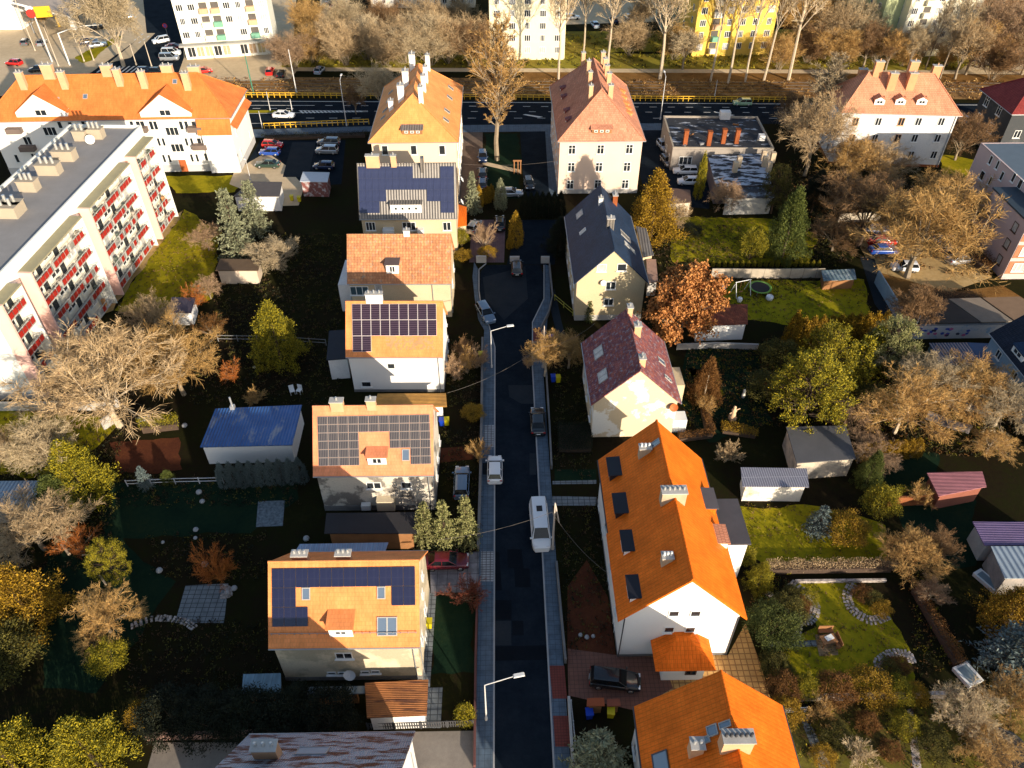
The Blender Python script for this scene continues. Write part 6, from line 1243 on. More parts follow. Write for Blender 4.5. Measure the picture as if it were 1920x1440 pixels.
for i in range(9): T(424+18*i, 912-i*1.2, 'column', 3.8, 1.55, 'blue', 'dark thuja below the blue roofed shed, ' + ['first', 'second', 'third', 'fourth', 'fifth', 'sixth', 'seventh', 'eighth', 'ninth'][i] + ' from the left', gt)
T(276, 912, 'spruce', 3.4, 2.2, 'blue', 'small conifer with a sunlit tip by the garden fence'); T(318, 905, 'column', 2, 1.6, 'green', 'little dark conifer behind the garden fence')
T(1220, 446, 'cone', 12, 9.5, 'golden', 'massive olive gold conifer between the pink tenement and the slate roof house', n=0); T(887, 398, 'spruce', 8, 3.6, 'ggrey', 'pale pointed conifer by the orange lean-to'); T(939, 392, 'column', 5.5, 2.4, 'ggrey', 'pale conifer in front of the silver car')
gy = 'small golden thujas by the parked cars'
for i, (x, y) in enumerate(((899, 388), (908, 382), (915, 379), (922, 376))): T(x, y, 'column', 4 if i == 0 else 3, 1.6, 'golden', ['tallest golden thuja beside the pale pointed conifer', 'second small golden thuja by the parked cars', 'third small golden thuja by the parked cars', 'golden thuja nearest the lawn by the parked cars'][i], gy)
T(967, 462, 'column', 6.2, 2.6, 'golden', 'tall golden columnar thuja beside the purple drive', n=0); T(955, 466, 'column', 2.2, 1.1, 'golden', 'small golden thuja left of the tall columnar one'); T(914, 482, 'bush', 1.8, 3.2, 'golden', 'golden bush at the gate of the purple drive'); T(866, 462, 'bush', 3.2, 2.6, 'yg', 'yellow green bush at the corner of the grey metal roof house'); T(868, 486, 'bush', 1.6, 3.2, 'golden', 'low golden bush beside the mottled tile house')
gd = 'dark columnar hedge between the lane and the tenement'
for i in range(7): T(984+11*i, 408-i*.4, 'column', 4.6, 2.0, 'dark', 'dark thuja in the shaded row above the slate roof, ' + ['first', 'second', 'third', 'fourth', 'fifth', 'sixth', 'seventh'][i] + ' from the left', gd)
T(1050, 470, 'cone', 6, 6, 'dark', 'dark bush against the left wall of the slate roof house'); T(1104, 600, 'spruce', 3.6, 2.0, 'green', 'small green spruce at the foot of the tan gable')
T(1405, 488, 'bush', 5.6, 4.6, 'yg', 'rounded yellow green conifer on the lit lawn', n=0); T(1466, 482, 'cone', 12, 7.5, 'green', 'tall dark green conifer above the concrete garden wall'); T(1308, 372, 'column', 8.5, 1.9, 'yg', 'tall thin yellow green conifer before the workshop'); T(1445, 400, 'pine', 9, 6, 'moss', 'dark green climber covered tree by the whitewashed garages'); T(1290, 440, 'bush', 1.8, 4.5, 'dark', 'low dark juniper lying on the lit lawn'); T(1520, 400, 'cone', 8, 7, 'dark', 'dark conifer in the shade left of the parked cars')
gh = 'golden thuja row behind the pines'
for i in range(11): T(1478+16.5*i, 655-i*1.2, 'column', 5.2 if i else 6.2, 2.6, 'golden', 'golden thuja in the row behind the pines, ' + ['first and tallest', 'second', 'third', 'fourth', 'fifth', 'sixth', 'seventh', 'eighth', 'ninth', 'tenth', 'last'][i] + ' from the left', gh)
T(1498, 800, 'pine', 11.5, 10.5, 'yg', 'largest pine, yellow green, left of the pink shrub', n=0); T(1530, 735, 'pine', 10.5, 8, 'yg', 'pine behind the largest pine', n=1); T(1652, 700, 'pine', 9, 7.5, 'palegreen', 'light green pine at the painted wall corner', n=2); T(1592, 735, 'spruce', 9.5, 6, 'yg', 'yellow green spruce in the middle of the pine group'); T(1622, 700, 'spruce', 8, 5.5, 'yg', 'slim spruce left of the light green pine'); T(1440, 740, 'bush', 3, 6, 'moss', 'dark olive thicket left of the largest pine'); T(1635, 770, 'bush', 3.5, 6, 'moss', 'olive thicket at the foot of the spruces'); T(1460, 690, 'bush', 4, 6, 'moss', 'dark thicket behind the pines on the left')
T(1580, 1010, 'bush', 3.6, 4.6, 'golden', 'rounded golden conifer on the lawn right of the long white house', n=1); T(1530, 998, 'spruce', 4.4, 3.4, 'blue', 'dark blue spruce left of the rounded golden conifer'); T(1640, 968, 'bush', 4.6, 4.0, 'yg', 'olive conifer below the orange brick wall', n=2); T(1622, 910, 'cone', 5.5, 3.6, 'green', 'pointed green conifer beside the dark roofed shed')
T(1880, 1170, 'cone', 5.6, 6, 'golden', 'golden conifer below the grey garage at the right edge', n=1); T(1892, 1250, 'spruce', 6.5, 8, 'blue', 'broad blue spruce at the right edge', n=2); T(1118, 1450, 'spruce', 7.2, 6.6, 'ggrey', 'blue grey spruce with a sunlit top at the bottom edge', n=0); T(872, 1350, 'column', 2.6, 2.0, 'yg', 'small yellow green conifer behind the left fence at the bottom')
T(1445, 1190, 'bush', 3.2, 5.4, 'green', 'dark round yew beside the curved stone bed'); T(1470, 1160, 'bush', 2.6, 4, 'moss', 'olive bush right of the dark round yew'); T(1420, 1100, 'cone', 4, 3.2, 'yg', 'bright pointed bush at the corner of the white house'); T(1390, 1055, 'bush', 2.6, 2.6, 'yg', 'yellow bush against the annex of the white house')
for i, (x, y, m_, h_, w_) in enumerate(((1450, 1260, 'moss', 2.2, 3), (1466, 1300, 'rust', 2.4, 3.4), (1505, 1300, 'yg', 2.4, 2.6), (1560, 1305, 'rust', 2.6, 3.6), (1628, 1302, 'golden', 2.4, 4.2), (1680, 1305, 'yg', 2, 3), (1712, 1310, 'golden', 1.8, 2.4), (1470, 1345, 'golden', 2.2, 3))):
    T(x, y, 'bush', h_, w_, m_, ['olive bush at the left edge of the stone bed lawn', 'rusty bush at the lower left corner of the lawn', 'yellow green bush, first along the pale garden wall', 'rust red bush, second along the pale garden wall', 'golden bush, third along the pale garden wall', 'green bush, fourth along the pale garden wall', 'yellow bush at the right end of the pale garden wall', 'golden bush beside the bottom right orange roof'][i], 'bushes along the pale garden wall')
for i, (x, y, m_) in enumerate(((1632, 1130, 'moss'), (1615, 1120, 'rust'), (1648, 1146, 'golden'), (1682, 1255, 'rust'), (1668, 1262, 'moss'), (1498, 1140, 'rust'), (1482, 1120, 'moss'), (1512, 1128, 'yg'))):
    T(x, y, 'bush', 1.3, 2.2, m_, ['olive plant in the middle of the round stone bed', 'rusty plant at the left of the round stone bed', 'golden plant at the right of the round stone bed', 'rusty plant in the small lower stone bed', 'olive plant in the small lower stone bed', 'rusty plant in the long stone bed', 'olive plant at the top of the long stone bed', 'green plant against the edge of the long stone bed'][i], 'plants inside the stone beds')
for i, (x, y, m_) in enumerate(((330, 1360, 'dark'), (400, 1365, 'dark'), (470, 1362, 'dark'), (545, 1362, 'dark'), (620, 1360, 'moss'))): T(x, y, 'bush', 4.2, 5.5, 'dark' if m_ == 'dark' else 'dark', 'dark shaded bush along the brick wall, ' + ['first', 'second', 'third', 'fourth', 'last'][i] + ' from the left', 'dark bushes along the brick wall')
for i, (x, y, st, m_, h_, w_) in enumerate(((1560, 1385, 'bush', 'moss', 1.8, 2.8), (1622, 1362, 'bush', 'rust', 1.5, 2.2), (1538, 1345, 'vase', 'gold', 2.2, 2.8), (1690, 1372, 'bush', 'yg', 2.2, 2.6), (1745, 1405, 'bush', 'moss', 2.0, 3.2), (1608, 1425, 'vase', 'pale', 2.4, 3.0), (1666, 1412, 'bush', 'rust', 1.2, 2.0), (1540, 1425, 'bush', 'golden', 1.6, 2.2))):
    T(x, y, st, h_, w_, m_, ['olive bush in the dug garden beside the bottom right roof', 'small rusty bush in the upper part of the dug garden', 'golden twiggy shrub at the upper left of the dug garden', 'yellow green bush in the middle of the dug garden', 'olive bush at the right of the dug garden', 'pale twiggy shrub at the bottom of the dug garden', 'low rusty plant left of the olive bush in the dug garden', 'golden bush at the bottom left of the dug garden'][i], 'bushes in the dug garden at the lower right')
gw = 'wavy thuja hedge beside the dark roofed shed'
for i in range(8): T(1614+14*i, 862-i*1.5, 'column', 2.6, 1.9, 'golden', 'plump thuja in the wavy row by the dark shed, ' + ['first', 'second', 'third', 'fourth', 'fifth', 'sixth', 'seventh', 'last'][i], gw)
gm_ = 'tiny thujas in a row above the concrete garden wall'
for i in range(19): T(1336+11*i, 500-i*.05, 'column', 1.1, .7, 'yg', 'tiny thuja in the even row above the concrete garden wall', gm_)
hedgebox('clipped_hedge', 'clipped low hedge glowing orange left of the stone path', [(1308, 750), (1322, 752), (1340, 818), (1322, 818)], 1.1, 'rust', seed=1); hedgebox('clipped_hedge', 'clipped low hedge lying slantwise right of the statue', [(1350, 796), (1420, 812), (1418, 824), (1352, 814)], 1.0, 'golden', seed=2)
hedgebox('clipped_hedge', 'clipped hedge running across just beyond the white house roof', [(1268, 818), (1338, 812), (1338, 822), (1272, 830)], 1.0, 'rust', seed=3); hedgebox('loose_hedge', 'loose tan hedge along the top of the stone bed garden', [(1430, 1062), (1678, 1060), (1678, 1074), (1432, 1078)], 1.5, 'tan', seed=4)
hedgebox('loose_hedge', 'long dark hedge slanting down the right side of the stone bed lawn', [(1704, 1106), (1716, 1104), (1806, 1250), (1790, 1256)], 1.4, 'rust', seed=5); hedgebox('ivy_hedge', 'bright olive hedge on the orange brick wall', [(1650, 928), (1760, 926), (1760, 936), (1650, 940)], 1.7, 'yg', seed=6)
hedgebox('ivy_hedge', 'sunlit olive ivy above the red soil bed', [(262, 800), (338, 792), (338, 806), (266, 814)], 1.8, 'yg', seed=7); hedgebox('low_hedge', 'dark red brown hedge along the right pavement garden', [(1046, 800), (1110, 800), (1110, 850), (1046, 850)], .9, 'dark', seed=8)
hedgebox('loose_hedge', 'brown hedge between the parked cars and the garage roofs', [(1700, 545), (1830, 560), (1850, 575), (1720, 562)], 1.5, 'brown', seed=9); hedgebox('loose_hedge', 'dark hedge between the boulevard pavement and the left car park', [(490, 258), (690, 252), (692, 258), (492, 264)], 1.0, 'dark', seed=10)
hedgebox('loose_hedge', 'rusty brown thicket at the foot of the pink house', [(1790, 440), (1862, 505), (1850, 520), (1780, 470)], 2.0, 'rust', seed=11)
scatter('undergrowth', [[(1490, 1320), (1900, 1310), (1920, 1440), (1500, 1440)], [(1410, 1060), (1480, 1060), (1480, 1290), (1400, 1160)], [(1700, 1060), (1760, 1100), (1800, 1240), (1720, 1280)], [(1290, 640), (1440, 650), (1440, 800), (1280, 800)], [(1420, 640), (1700, 640), (1700, 830), (1430, 800)], [(1640, 700), (1900, 740), (1900, 860), (1640, 850)]], 40, .26, ('moss', 'litter', 'rust', 'dark', 'yg'), 3)
scatter('undergrowth', [[(0, 780), (230, 800), (220, 1000), (0, 1200)], [(220, 880), (560, 910), (560, 950), (220, 950)], [(260, 1150), (500, 1170), (520, 1300), (240, 1300)], [(280, 1000), (500, 1000), (500, 1090), (280, 1080)], [(360, 580), (640, 600), (640, 760), (360, 760)], [(400, 440), (640, 440), (640, 590), (400, 600)]], 24, .28, ('moss', 'dark', 'litter'), 4)
scatter('undergrowth', [[(840, 640), (902, 640), (900, 800), (840, 760)], [(830, 800), (902, 800), (900, 1000), (830, 1000)], [(1040, 620), (1100, 620), (1110, 900), (1040, 880)], [(1040, 950), (1130, 950), (1150, 1220), (1066, 1220)], [(1220, 420), (1600, 430), (1600, 520), (1320, 600), (1220, 480)], [(1480, 300), (1780, 330), (1700, 470), (1460, 420)]], 24, .28, ('dark', 'moss', 'litter'), 5)
scatter('fallen_leaves', [[(330, 146), (1480, 152), (1480, 182), (330, 176)], [(1450, 320), (1800, 330), (1860, 520), (1640, 500), (1480, 420)], [(1480, 150), (1900, 150), (1900, 190), (1480, 190)]], 5, .5, ('rust', 'brown', 'gold'), 6, up=.3)
scatter('grass_tufts', [[(345, 392), (412, 432), (398, 560), (310, 592), (215, 582), (262, 512)], [(1490, 1092), (1602, 1090), (1668, 1150), (1705, 1215), (1712, 1285), (1480, 1298), (1466, 1215), (1532, 1175)], [(1352, 945), (1540, 950), (1660, 985), (1660, 1052), (1430, 1055), (1395, 1040)], [(1255, 405), (1440, 410), (1530, 440), (1520, 494), (1262, 492)], [(1330, 524), (1620, 524), (1640, 600), (1480, 610), (1400, 600), (1330, 570)]], 22, .2, ('yg', 'moss', 'brown'), 9)
scatter('meadow_grass', [[(530, 98), (1700, 104), (1900, 130), (530, 126)], [(930, 62), (1280, 60), (1280, 98), (930, 96)]], 3.5, .6, ('yg', 'moss'), 7)
# ================================================================ WALLS, FENCES, POLES
BRW = tile('wall_brick', (.45, .17, .07), (.36, .12, .05), .9, .25, .08, .5, bmp=.01); BOARD = grid('concrete_panels', (.40, .34, .26), (.14, .12, .10), 2.0, 9, .06)
wallrun('concrete_wall', 'long sunlit concrete panel wall behind the swing lawn', [(1332, 521), (1442, 522), (1542, 521)], 1.7, BOARD, .15)
GRAF = stain('wall_painted', (.44, .42, .42), (.20, .30, .42), .5, .58, .04)
wl = wallrun('painted_wall', 'grey wall sprayed with blue and pink graffiti in front of the felt garages', [(1706, 635), (1900, 632)], 2.3, GRAF, .2, capm=CONCD)
gq = MB(); rg = random.Random(8); P0, P1 = G(1706, 635), G(1900, 632); Lw = (P1-P0).length; dw = (P1-P0)/Lw; nw = Vector((dw.y, -dw.x, 0)); mi = 0
for cx, n_, wd in ((1.6, 9, 1.2), (3.6, 4, .8), (4.5, 6, .8), (7.0, 4, .7), (14.5, 4, .6)):
    for i in range(n_):
        x = cx+rg.uniform(-wd, wd); z = rg.uniform(.5, 1.8); q = [dw*(x+.35*math.cos(t)*rg.uniform(.5, 1.1))+Vector((0, 0, z+.28*math.sin(t)*rg.uniform(.5, 1.1)))+nw*(.104+.004*len(gq.f)/3) for t in (0, .8, 1.7, 2.6, 3.5, 4.4, 5.3)]
        gq.poly(q, (0, 1, 0, 2)[i % 4])
gq.obj('graffiti', [plain('spray_blue', (.03, .06, .30), .6, .1), plain('spray_pink', (.45, .10, .22), .6, .1), plain('spray_dark', (.03, .03, .06), .6, .1)], wl)
wallrun('painted_wall', 'blue shaded wall running away beside the worn lane', [(1706, 635), (1676, 590), (1640, 530)], 2.2, plain('wall_bluegrey', (.24, .32, .38), .9, .2), .2)
wallrun('brick_wall', 'orange brick garden wall beside the pink roofed shed', [(1662, 948), (1756, 944)], 1.4, BRW, .25); wallrun('brick_wall', 'low pinkish brick wall along the bottom left yard', [(278, 1386), (410, 1382), (520, 1378)], .9, tile('wall_pink_brick', (.38, .24, .20), (.30, .18, .15), .9, .25, .08, .5, bmp=.01), .3)
wallrun('garden_wall', 'pale stone garden wall below the stone bed lawn', [(1482, 1312), (1600, 1310), (1768, 1306)], .7, STONE, .35); wallrun('garden_wall', 'low pale edging wall above the stone bed lawn', [(1490, 1092), (1660, 1090)], .35, STONE, .25); wallrun('ruined_wall', 'broken whitewashed wall pieces in the dark right garden', [(1735, 785), (1756, 792), (1772, 800), (1816, 812)], 1.2, stain('wall_ruin', (.40, .34, .32), (.12, .12, .14), .6, .5, .08), .3)
wallrun('garden_wall', 'pale wall corner below the huge pale tree', [(196, 806), (218, 790)], 1.6, CONC, .25); wallrun('garden_wall', 'sunlit slab of wall beside the huge pale tree', [(264, 800), (286, 796)], 1.5, CONC, .3); wallrun('concrete_wall', 'pale wall of the lot behind the parked cars', [(1570, 418), (1648, 416)], 1.8, BOARD, .15); wallrun('garden_wall', 'light coping wall above the red tile shed garden', [(1268, 655), (1340, 652), (1420, 655)], .9, CONC, .25)
wallrun('street_wall', 'low wall with pale tops along the left pavement', [(905, 640), (903, 800), (901, 900), (898, 1000), (897, 1030)], .7, CONCD, .2, capm=CONCD); wallrun('street_wall', 'low wall along the left pavement in the lower part', [(895, 1115), (892, 1240), (890, 1440)], .6, plain('wall_dark_red', (.12, .05, .045), .9, .2), .2)
wallrun('street_wall', 'low wall along the right pavement below the van', [(1043, 1060), (1052, 1160), (1060, 1244)], .8, CONCD, .2); wallrun('street_wall', 'low pale wall along the right pavement at the bottom', [(1066, 1312), (1074, 1440)], .7, CONC, .22); wallrun('street_wall', 'low wall along the right pavement beside the black car', [(1024, 700), (1030, 800), (1034, 880)], .7, CONCD, .2)
wallrun('street_wall', 'curved low wall at the top right of the street', [(1030, 500), (1036, 560), (1028, 592), (1014, 620)], .8, CONCD, .18); wallrun('gate_wall', 'pale gate wall closing the top end of the street', [(893, 492), (912, 492)], 1.2, CONC, .3); wallrun('gate_wall', 'pair of pale gate posts at the top end of the street', [(956, 493), (974, 493)], 1.2, CONC, .3); wallrun('gate_wall', 'grey gate block right of the pale gate posts', [(1014, 493), (1030, 493)], 1.2, CONC, .3)
fence('garden_fence', 'white rail fence across the dark lawn left of the dark thujas', [(240, 912), (330, 908), (420, 906)], 1.0, plain('rail_white', (.5, .52, .55), .6, .1), 2.5, 2); fence('garden_fence', 'dark picket fence between the white solar house and the dark garden', [(410, 640), (520, 642), (612, 648)], 1.1, plain('fence_grey', (.2, .2, .2), .8, .2), 2.5, 2)
fence('garden_fence', 'wire fence between the nearest left houses above the yard', [(690, 1368), (790, 1366), (888, 1362)], 1.2, DARKMET, 2.2, 2, mesh=1, gap=.2); fence('metal_gate', 'white picket gate line beside the lower right pavement', [(1070, 1322), (1078, 1400)], .9, plain('rail_white', (.5, .52, .55), .6, .1), 2.0, 2, mesh=1, gap=.25); fence('yellow_picket', 'yellow handrail beside the path left of the tan gable', [(1040, 563), (1074, 592)], 1.0, plain('rail_olive', (.35, .33, .05), .6, .1), 2, 2)
fence('wooden_railing', 'white railing beside the bottom right orange roof', [(1470, 1338), (1508, 1336)], 1.0, plain('rail_white', (.5, .52, .55), .6, .1), 1.2, 3)
YEL = plain('railing_yellow', (.72, .42, .03), .5, .08); gr = 'yellow safety railings along the boulevard'
def railing(name, label, p, q, n):
    a, b = G(*p), G(*q); d = b-a; r = thing(name, label, 'railing', (a.x, a.y, 0), math.atan2(d.y, d.x), gr); L = d.length; m = MB()
    for z in (.55, 1.05): m.box((L/2, 0, z), (L, .09, .12))
    m.obj('rail', YEL, r); po = MB().box((0, 0, 0), (.13, .13, 1.15)).mesh('post', YEL)
    for i in range(n+1): link('post', po, r, (L*i/n, 0, 0))
railing('safety_railing', 'yellow railing on the far side of the boulevard, left of the cream tenement', (462, 182.5), (706, 184.5), 23); railing('safety_railing', 'yellow railing on the far side between the two tenements', (860, 186), (1032, 187.5), 16); railing('safety_railing', 'yellow railing on the far side right of the pink tenement', (1180, 189), (1482, 191.5), 30); railing('safety_railing', 'yellow railing on the near side left of the cream tenement', (496, 241), (692, 233), 20)
def pole(name, label, px, h, r0, m, cat='pole', group=None, arm=None, head=True, lean=0):
    g = G(*px); r = thing(name, label, cat, (g.x, g.y, 0), 0, group); MB().tube((0, 0, 0), (0, 0, h), r0, r0*.6, 8).tube((0, 0, 0), (0, 0, .5), r0*1.6, r0*1.5, 8).obj('post', m, r)
    if arm:
        for i, (dx, dy, dz) in enumerate(arm):
            MB().tube((0, 0, h), (dx, dy, h+dz), r0*.6, r0*.5, 6).obj('arm', m, r)
            if head: MB().box((dx*1.08, dy*1.08, h+dz-.06), (.95, .34, .14), math.atan2(dy, dx), 0, .85).obj('lamp_head', plain('lamp_head_grey', (.62, .62, .6), .5, .1), r)
    return r
WPOLE = plain('pole_pale', (.55, .54, .52), .6, .1); GPOLE = plain('pole_green', (.05, .20, .13), .5, .1)
gl_ = 'street lamps with one arm'
pole('street_lamp', 'street lamp with a bent arm over the road at the bottom of the street', (912, 1350), 6.2, .085, WPOLE, 'street lamp', gl_, [(2.6, .5, .55)]); pole('street_lamp', 'street lamp beside the pale blue car at the upper left kerb', (922, 690), 6.2, .085, WPOLE, 'street lamp', gl_, [(2.3, .4, .5)])
pole('street_lamp', 'boulevard lamp right of the pink tenement', (1238, 224), 9, .11, WPOLE, 'street lamp', gl_, [(0, 2, .3)]); pole('street_lamp', 'boulevard lamp left of the white branched tree', (650, 236), 9.5, .11, WPOLE, 'street lamp', gl_, [(0, 2, .3)]); pole('street_lamp', 'lamp on the worn lane behind the painted wall', (1708, 632), 5, .09, WPOLE, 'street lamp', gl_, [(.9, .6, .1)])
pole('street_lamp', 'lamp standing beside the white car park garage', (470, 338), 4.5, .07, WPOLE, 'street lamp', gl_, [(.1, -.5, .1)])
pole('utility_pole', 'concrete pole with a junction box beside the long white van', (1036, 1030), 7.5, .13, plain('pole_concrete', (.46, .40, .34), .9, .15), 'pole', None, [(.5, 0, -3)], False); pole('utility_pole', 'concrete pole among the twigs of the pruned street tree', (1018, 690), 7, .12, plain('pole_concrete', (.46, .40, .34), .9, .15), 'pole'); pole('catenary_pole', 'green tram wire pole at the left end of the railing', (476, 178), 9, .16, GPOLE, 'pole'); pole('catenary_pole', 'pale tram wire pole right of the shops', (556, 174), 9.5, .14, WPOLE, 'pole')
pole('catenary_pole', 'pale pole behind the poplars on the tram bed', (1340, 180), 3.5, .1, WPOLE, 'pole'); pole('sign_pole', 'short white post on the grassy median', (507, 208), 4.2, .09, WPOLE, 'pole'); pole('sign_pole', 'second white post right of the grassy median', (548, 208), 2.6, .12, WPOLE, 'pole'); pole('lamp_post', 'white lantern post at the corner of the long white building', (492, 240), 3.6, .10, WPOLE, 'pole')
g = G(131, 122); r = thing('street_lamp', 'white mast with one long curved arm over the forecourt', 'street lamp', (g.x, g.y, 0)); MB().tube((0, 0, 0), (0, 0, 7.5), .2, .15, 8).obj('post', WHITE_FR, r)
MB().path([(0, 0, 7.4), (3, 0, 8.3), (6.5, .5, 8.9), (10, 1, 9.0)], .12, 6).obj('arm', WHITE_FR, r)
gs_ = 'thin masts on the forecourt'
for i, (x, y, h_) in enumerate(((66, 95, 13), (143, 80, 6.5), (160, 76, 8), (158, 115, 4), (176, 113, 3.5), (256, 122, 5), (285, 126, 6), (110, 124, 9))): pole('mast', ['thin mast left of the yellow signs', 'thin mast behind the silver cars', 'thin mast beside the shop canopy', 'short mast under the curved lamp arm, left', 'short mast under the curved lamp arm, right', 'short mast at the crossing left of the big tree', 'mast on the right of the big forecourt tree', 'mast at the edge of the dark crossing'][i], (x, y), h_, .13, plain('mast_tan', (.50, .42, .32), .7, .1), 'pole', gs_)
def signboard(label, px, h, wd):
    g = G(*px); r = thing('advertising_sign', label, 'sign', (g.x, g.y, 0), R(12), 'yellow signs of the shop'); MB().tube((0, 0, 0), (0, 0, h), .22, .18, 8).obj('post', WPOLE, r)
    MB().box((wd*.5+.4, -.05, h-1.2), (wd, .35, 2.4)).obj('panel', plain('sign_yellow', (.70, .42, .02), .5, .08), r); q = MB(); q.lathe([(0.9, -.25), (1.0, -.2), (1.0, .2), (.9, .25)], (0, 0, 0), 16); o = q.obj('disc', plain('sign_red', (.55, .03, .02), .5, .08), r, (-.5, -.1, h-.2)); o.rotation_euler.x = math.pi/2; MB().box((-.6, -.05, h+.5), (1.4, .3, .9)).obj('top_panel', WHITE_FR, r)
signboard('yellow shop sign with a red disc in front of the forecourt, lower one', (98, 116), 11.5, 3.6); signboard('yellow shop sign with a red disc beside the shop gable, upper one', (65, 62), 8, 4.4)
g = G(316, 72); r = thing('traffic_sign', 'round pink and blue no parking sign beside the side road', 'sign', (g.x, g.y, 0)); MB().tube((0, 0, 0), (0, 0, 3.4), .05, n=6).obj('post', ZINC, r)
for nm_, rr_, yy, mm in (('face', .62, -.06, plain('sign_red', (.55, .03, .02), .5, .08)), ('inner_face', .45, -.09, plain('sign_blue', (.03, .08, .4), .5, .08))):
    q = MB(); q.lathe([(rr_, -.02), (rr_, .02)], n=16); o = q.obj(nm_, mm, r, (0, yy, 3.2)); o.rotation_euler.x = math.pi/2
q = MB().box((0, -.13, 3.16), (.85, .02, .09)); o = q.obj('slash', plain('sign_red', (.55, .03, .02), .5, .08), r)
# ================================================================ SMALL THINGS
BIN = MB(); BIN.box((0, 0, .08), (.5, .55, .85), 0, 0, 1.2); LID = MB().box((0, 0, .94), (.66, .74, .08)); WH = MB()
WH.tube((-.26, .3, .1), (.26, .3, .1), .03, n=5)
for sg in (-1, 1): WH.tube((sg*.2, .3, .1), (sg*.28, .3, .1), .1, n=8)
def bin_(px, colr, label, s=1.0):
    g = G(*px); m = plain('bin_'+colr, {'yellow': (.55, .46, .01), 'blue': (.01, .05, .42), 'green': (.03, .12, .05), 'black': (.02, .02, .02)}[colr], .45, .08)
    k = 'bin'+colr
    if k not in CARM: CARM[k] = (BIN.mesh('body', m), LID.mesh('lid', m), WH.mesh('axle', BLK))
    a, b, c_ = CARM[k]; r = thing('wheelie_bin', label, 'bin', (g.x, g.y, 0), rnd.uniform(-.2, .2), 'coloured wheelie bins'); r.scale = (s,)*3; link('body', a, r); link('lid', b, r); link('axle', c_, r)
for a in (((829, 797), 'blue', 'blue bin beside the salmon solar house, left one'), ((838, 796), 'yellow', 'yellow bin beside the salmon solar house, right one'), ((1037, 715), 'blue', 'blue bin in the dark garden by the right pavement'), ((1046, 716), 'yellow', 'yellow bin in the dark garden by the right pavement'), ((902, 672), 'yellow', 'yellow and blue bin among the brown shrubs on the left pavement'),
          ((1104, 1344), 'blue', 'blue bin behind the small red shelter by the bottom orange roof'), ((1144, 1342), 'yellow', 'yellow bin behind the small red shelter by the bottom orange roof'), ((805, 1175), 'yellow', 'yellow bin at the right wall of the nearest solar house'), ((1033, 640), 'blue', 'blue bin under the pruned street tree'), ((1020, 646), 'blue', 'second blue bin against the concrete pole'), ((562, 378), 'yellow', 'small yellow box near the kiosk, left one'), ((548, 376), 'yellow', 'small yellow box near the white garage')): bin_(*a)
shed('bin_shelter', 'small red roofed bin shelter by the lower right pavement', [(1100, 1324), (1134, 1323), (1132, 1308), (1101, 1309)], 1.6, plain('shelter_red', (.30, .07, .02), .7, .15), TIMB, cat='shelter'); shed('bin_shelter', 'second small red roof right of the bin shelter', [(1138, 1324), (1164, 1323), (1162, 1310), (1138, 1311)], 1.4, plain('shelter_red2', (.22, .06, .03), .7, .15), TIMB, cat='shelter')
def chair(px, rz, label, m, s=1.0):
    g = G(*px); r = thing('garden_chair', label, 'chair', (g.x, g.y, 0), rz, 'white garden chairs'); r.scale = (s,)*3; MB().box((0, 0, .4), (.5, .5, .05)).obj('seat', m, r); MB().box((0, .25, .45), (.5, .06, .5)).obj('backrest', m, r)
    for sx in (-1, 1):
        for sy in (-1, 1): MB().box((sx*.21, sy*.21, 0), (.05, .05, .4)).obj('leg', m, r)
chair((549, 738), .4, 'white garden chair in the dark garden, left one', WHITE_FR, 1.25); chair((562, 737), -.3, 'white garden chair in the dark garden, right one', WHITE_FR, 1.25)
# trampoline, swing, statue, table set, pool things
g = G(1424, 545); r = thing('trampoline', 'small round trampoline with a green rim on the lit lawn', 'trampoline', (g.x, g.y, 0)); q = MB(); q.lathe([(1.35, .62), (1.5, .7), (1.7, .7), (1.7, .62)], n=20); q.obj('rim', plain('rim_green', (.16, .32, .05), .6, .1), r); MB().lathe([(1.36, .64), (1.36, .66)], n=20).obj('bed', BLK, r)
for i in range(6): a = i*math.pi/3; MB().tube((1.6*math.cos(a), 1.6*math.sin(a), 0), (1.6*math.cos(a), 1.6*math.sin(a), .64), .04, n=6).obj('leg', ZINC, r)
g = G(1876, 1415); r = thing('trampoline', 'large dark round trampoline at the bottom right corner', 'trampoline', (g.x, g.y, 0)); q = MB(); q.lathe([(1.85, .72), (1.9, .8), (2.1, .8), (2.1, .72)], n=24); q.obj('rim', plain('rim_black', (.03, .035, .04), .5, .1), r); MB().lathe([(1.86, .74), (1.86, .76)], n=24).obj('bed', BLK, r)
for i in range(6): a = i*math.pi/3; MB().tube((2.0*math.cos(a), 2.0*math.sin(a), 0), (2.0*math.cos(a), 2.0*math.sin(a), .74), .04, n=6).obj('leg', ZINC, r)
g = G(1388, 552); r = thing('swing_frame', 'pale swing frame on the lit lawn left of the trampoline', 'swing', (g.x, g.y, 0), .3); q = MB()
for sx in (-1.2, 1.2):
    for sy in (-.9, .9): q.tube((sx, sy, 0), (sx, 0, 2.4), .05, n=6)
q.tube((-1.3, 0, 2.4), (1.3, 0, 2.4), .05, n=6); q.obj('frame', WHITE_FR, r); MB().box((0, 0, .5), (.6, .25, .05)).tube((-.28, 0, .52), (-.28, 0, 2.4), .015, n=4).tube((.28, 0, .52), (.28, 0, 2.4), .015, n=4).obj('seat', TIMB, r)
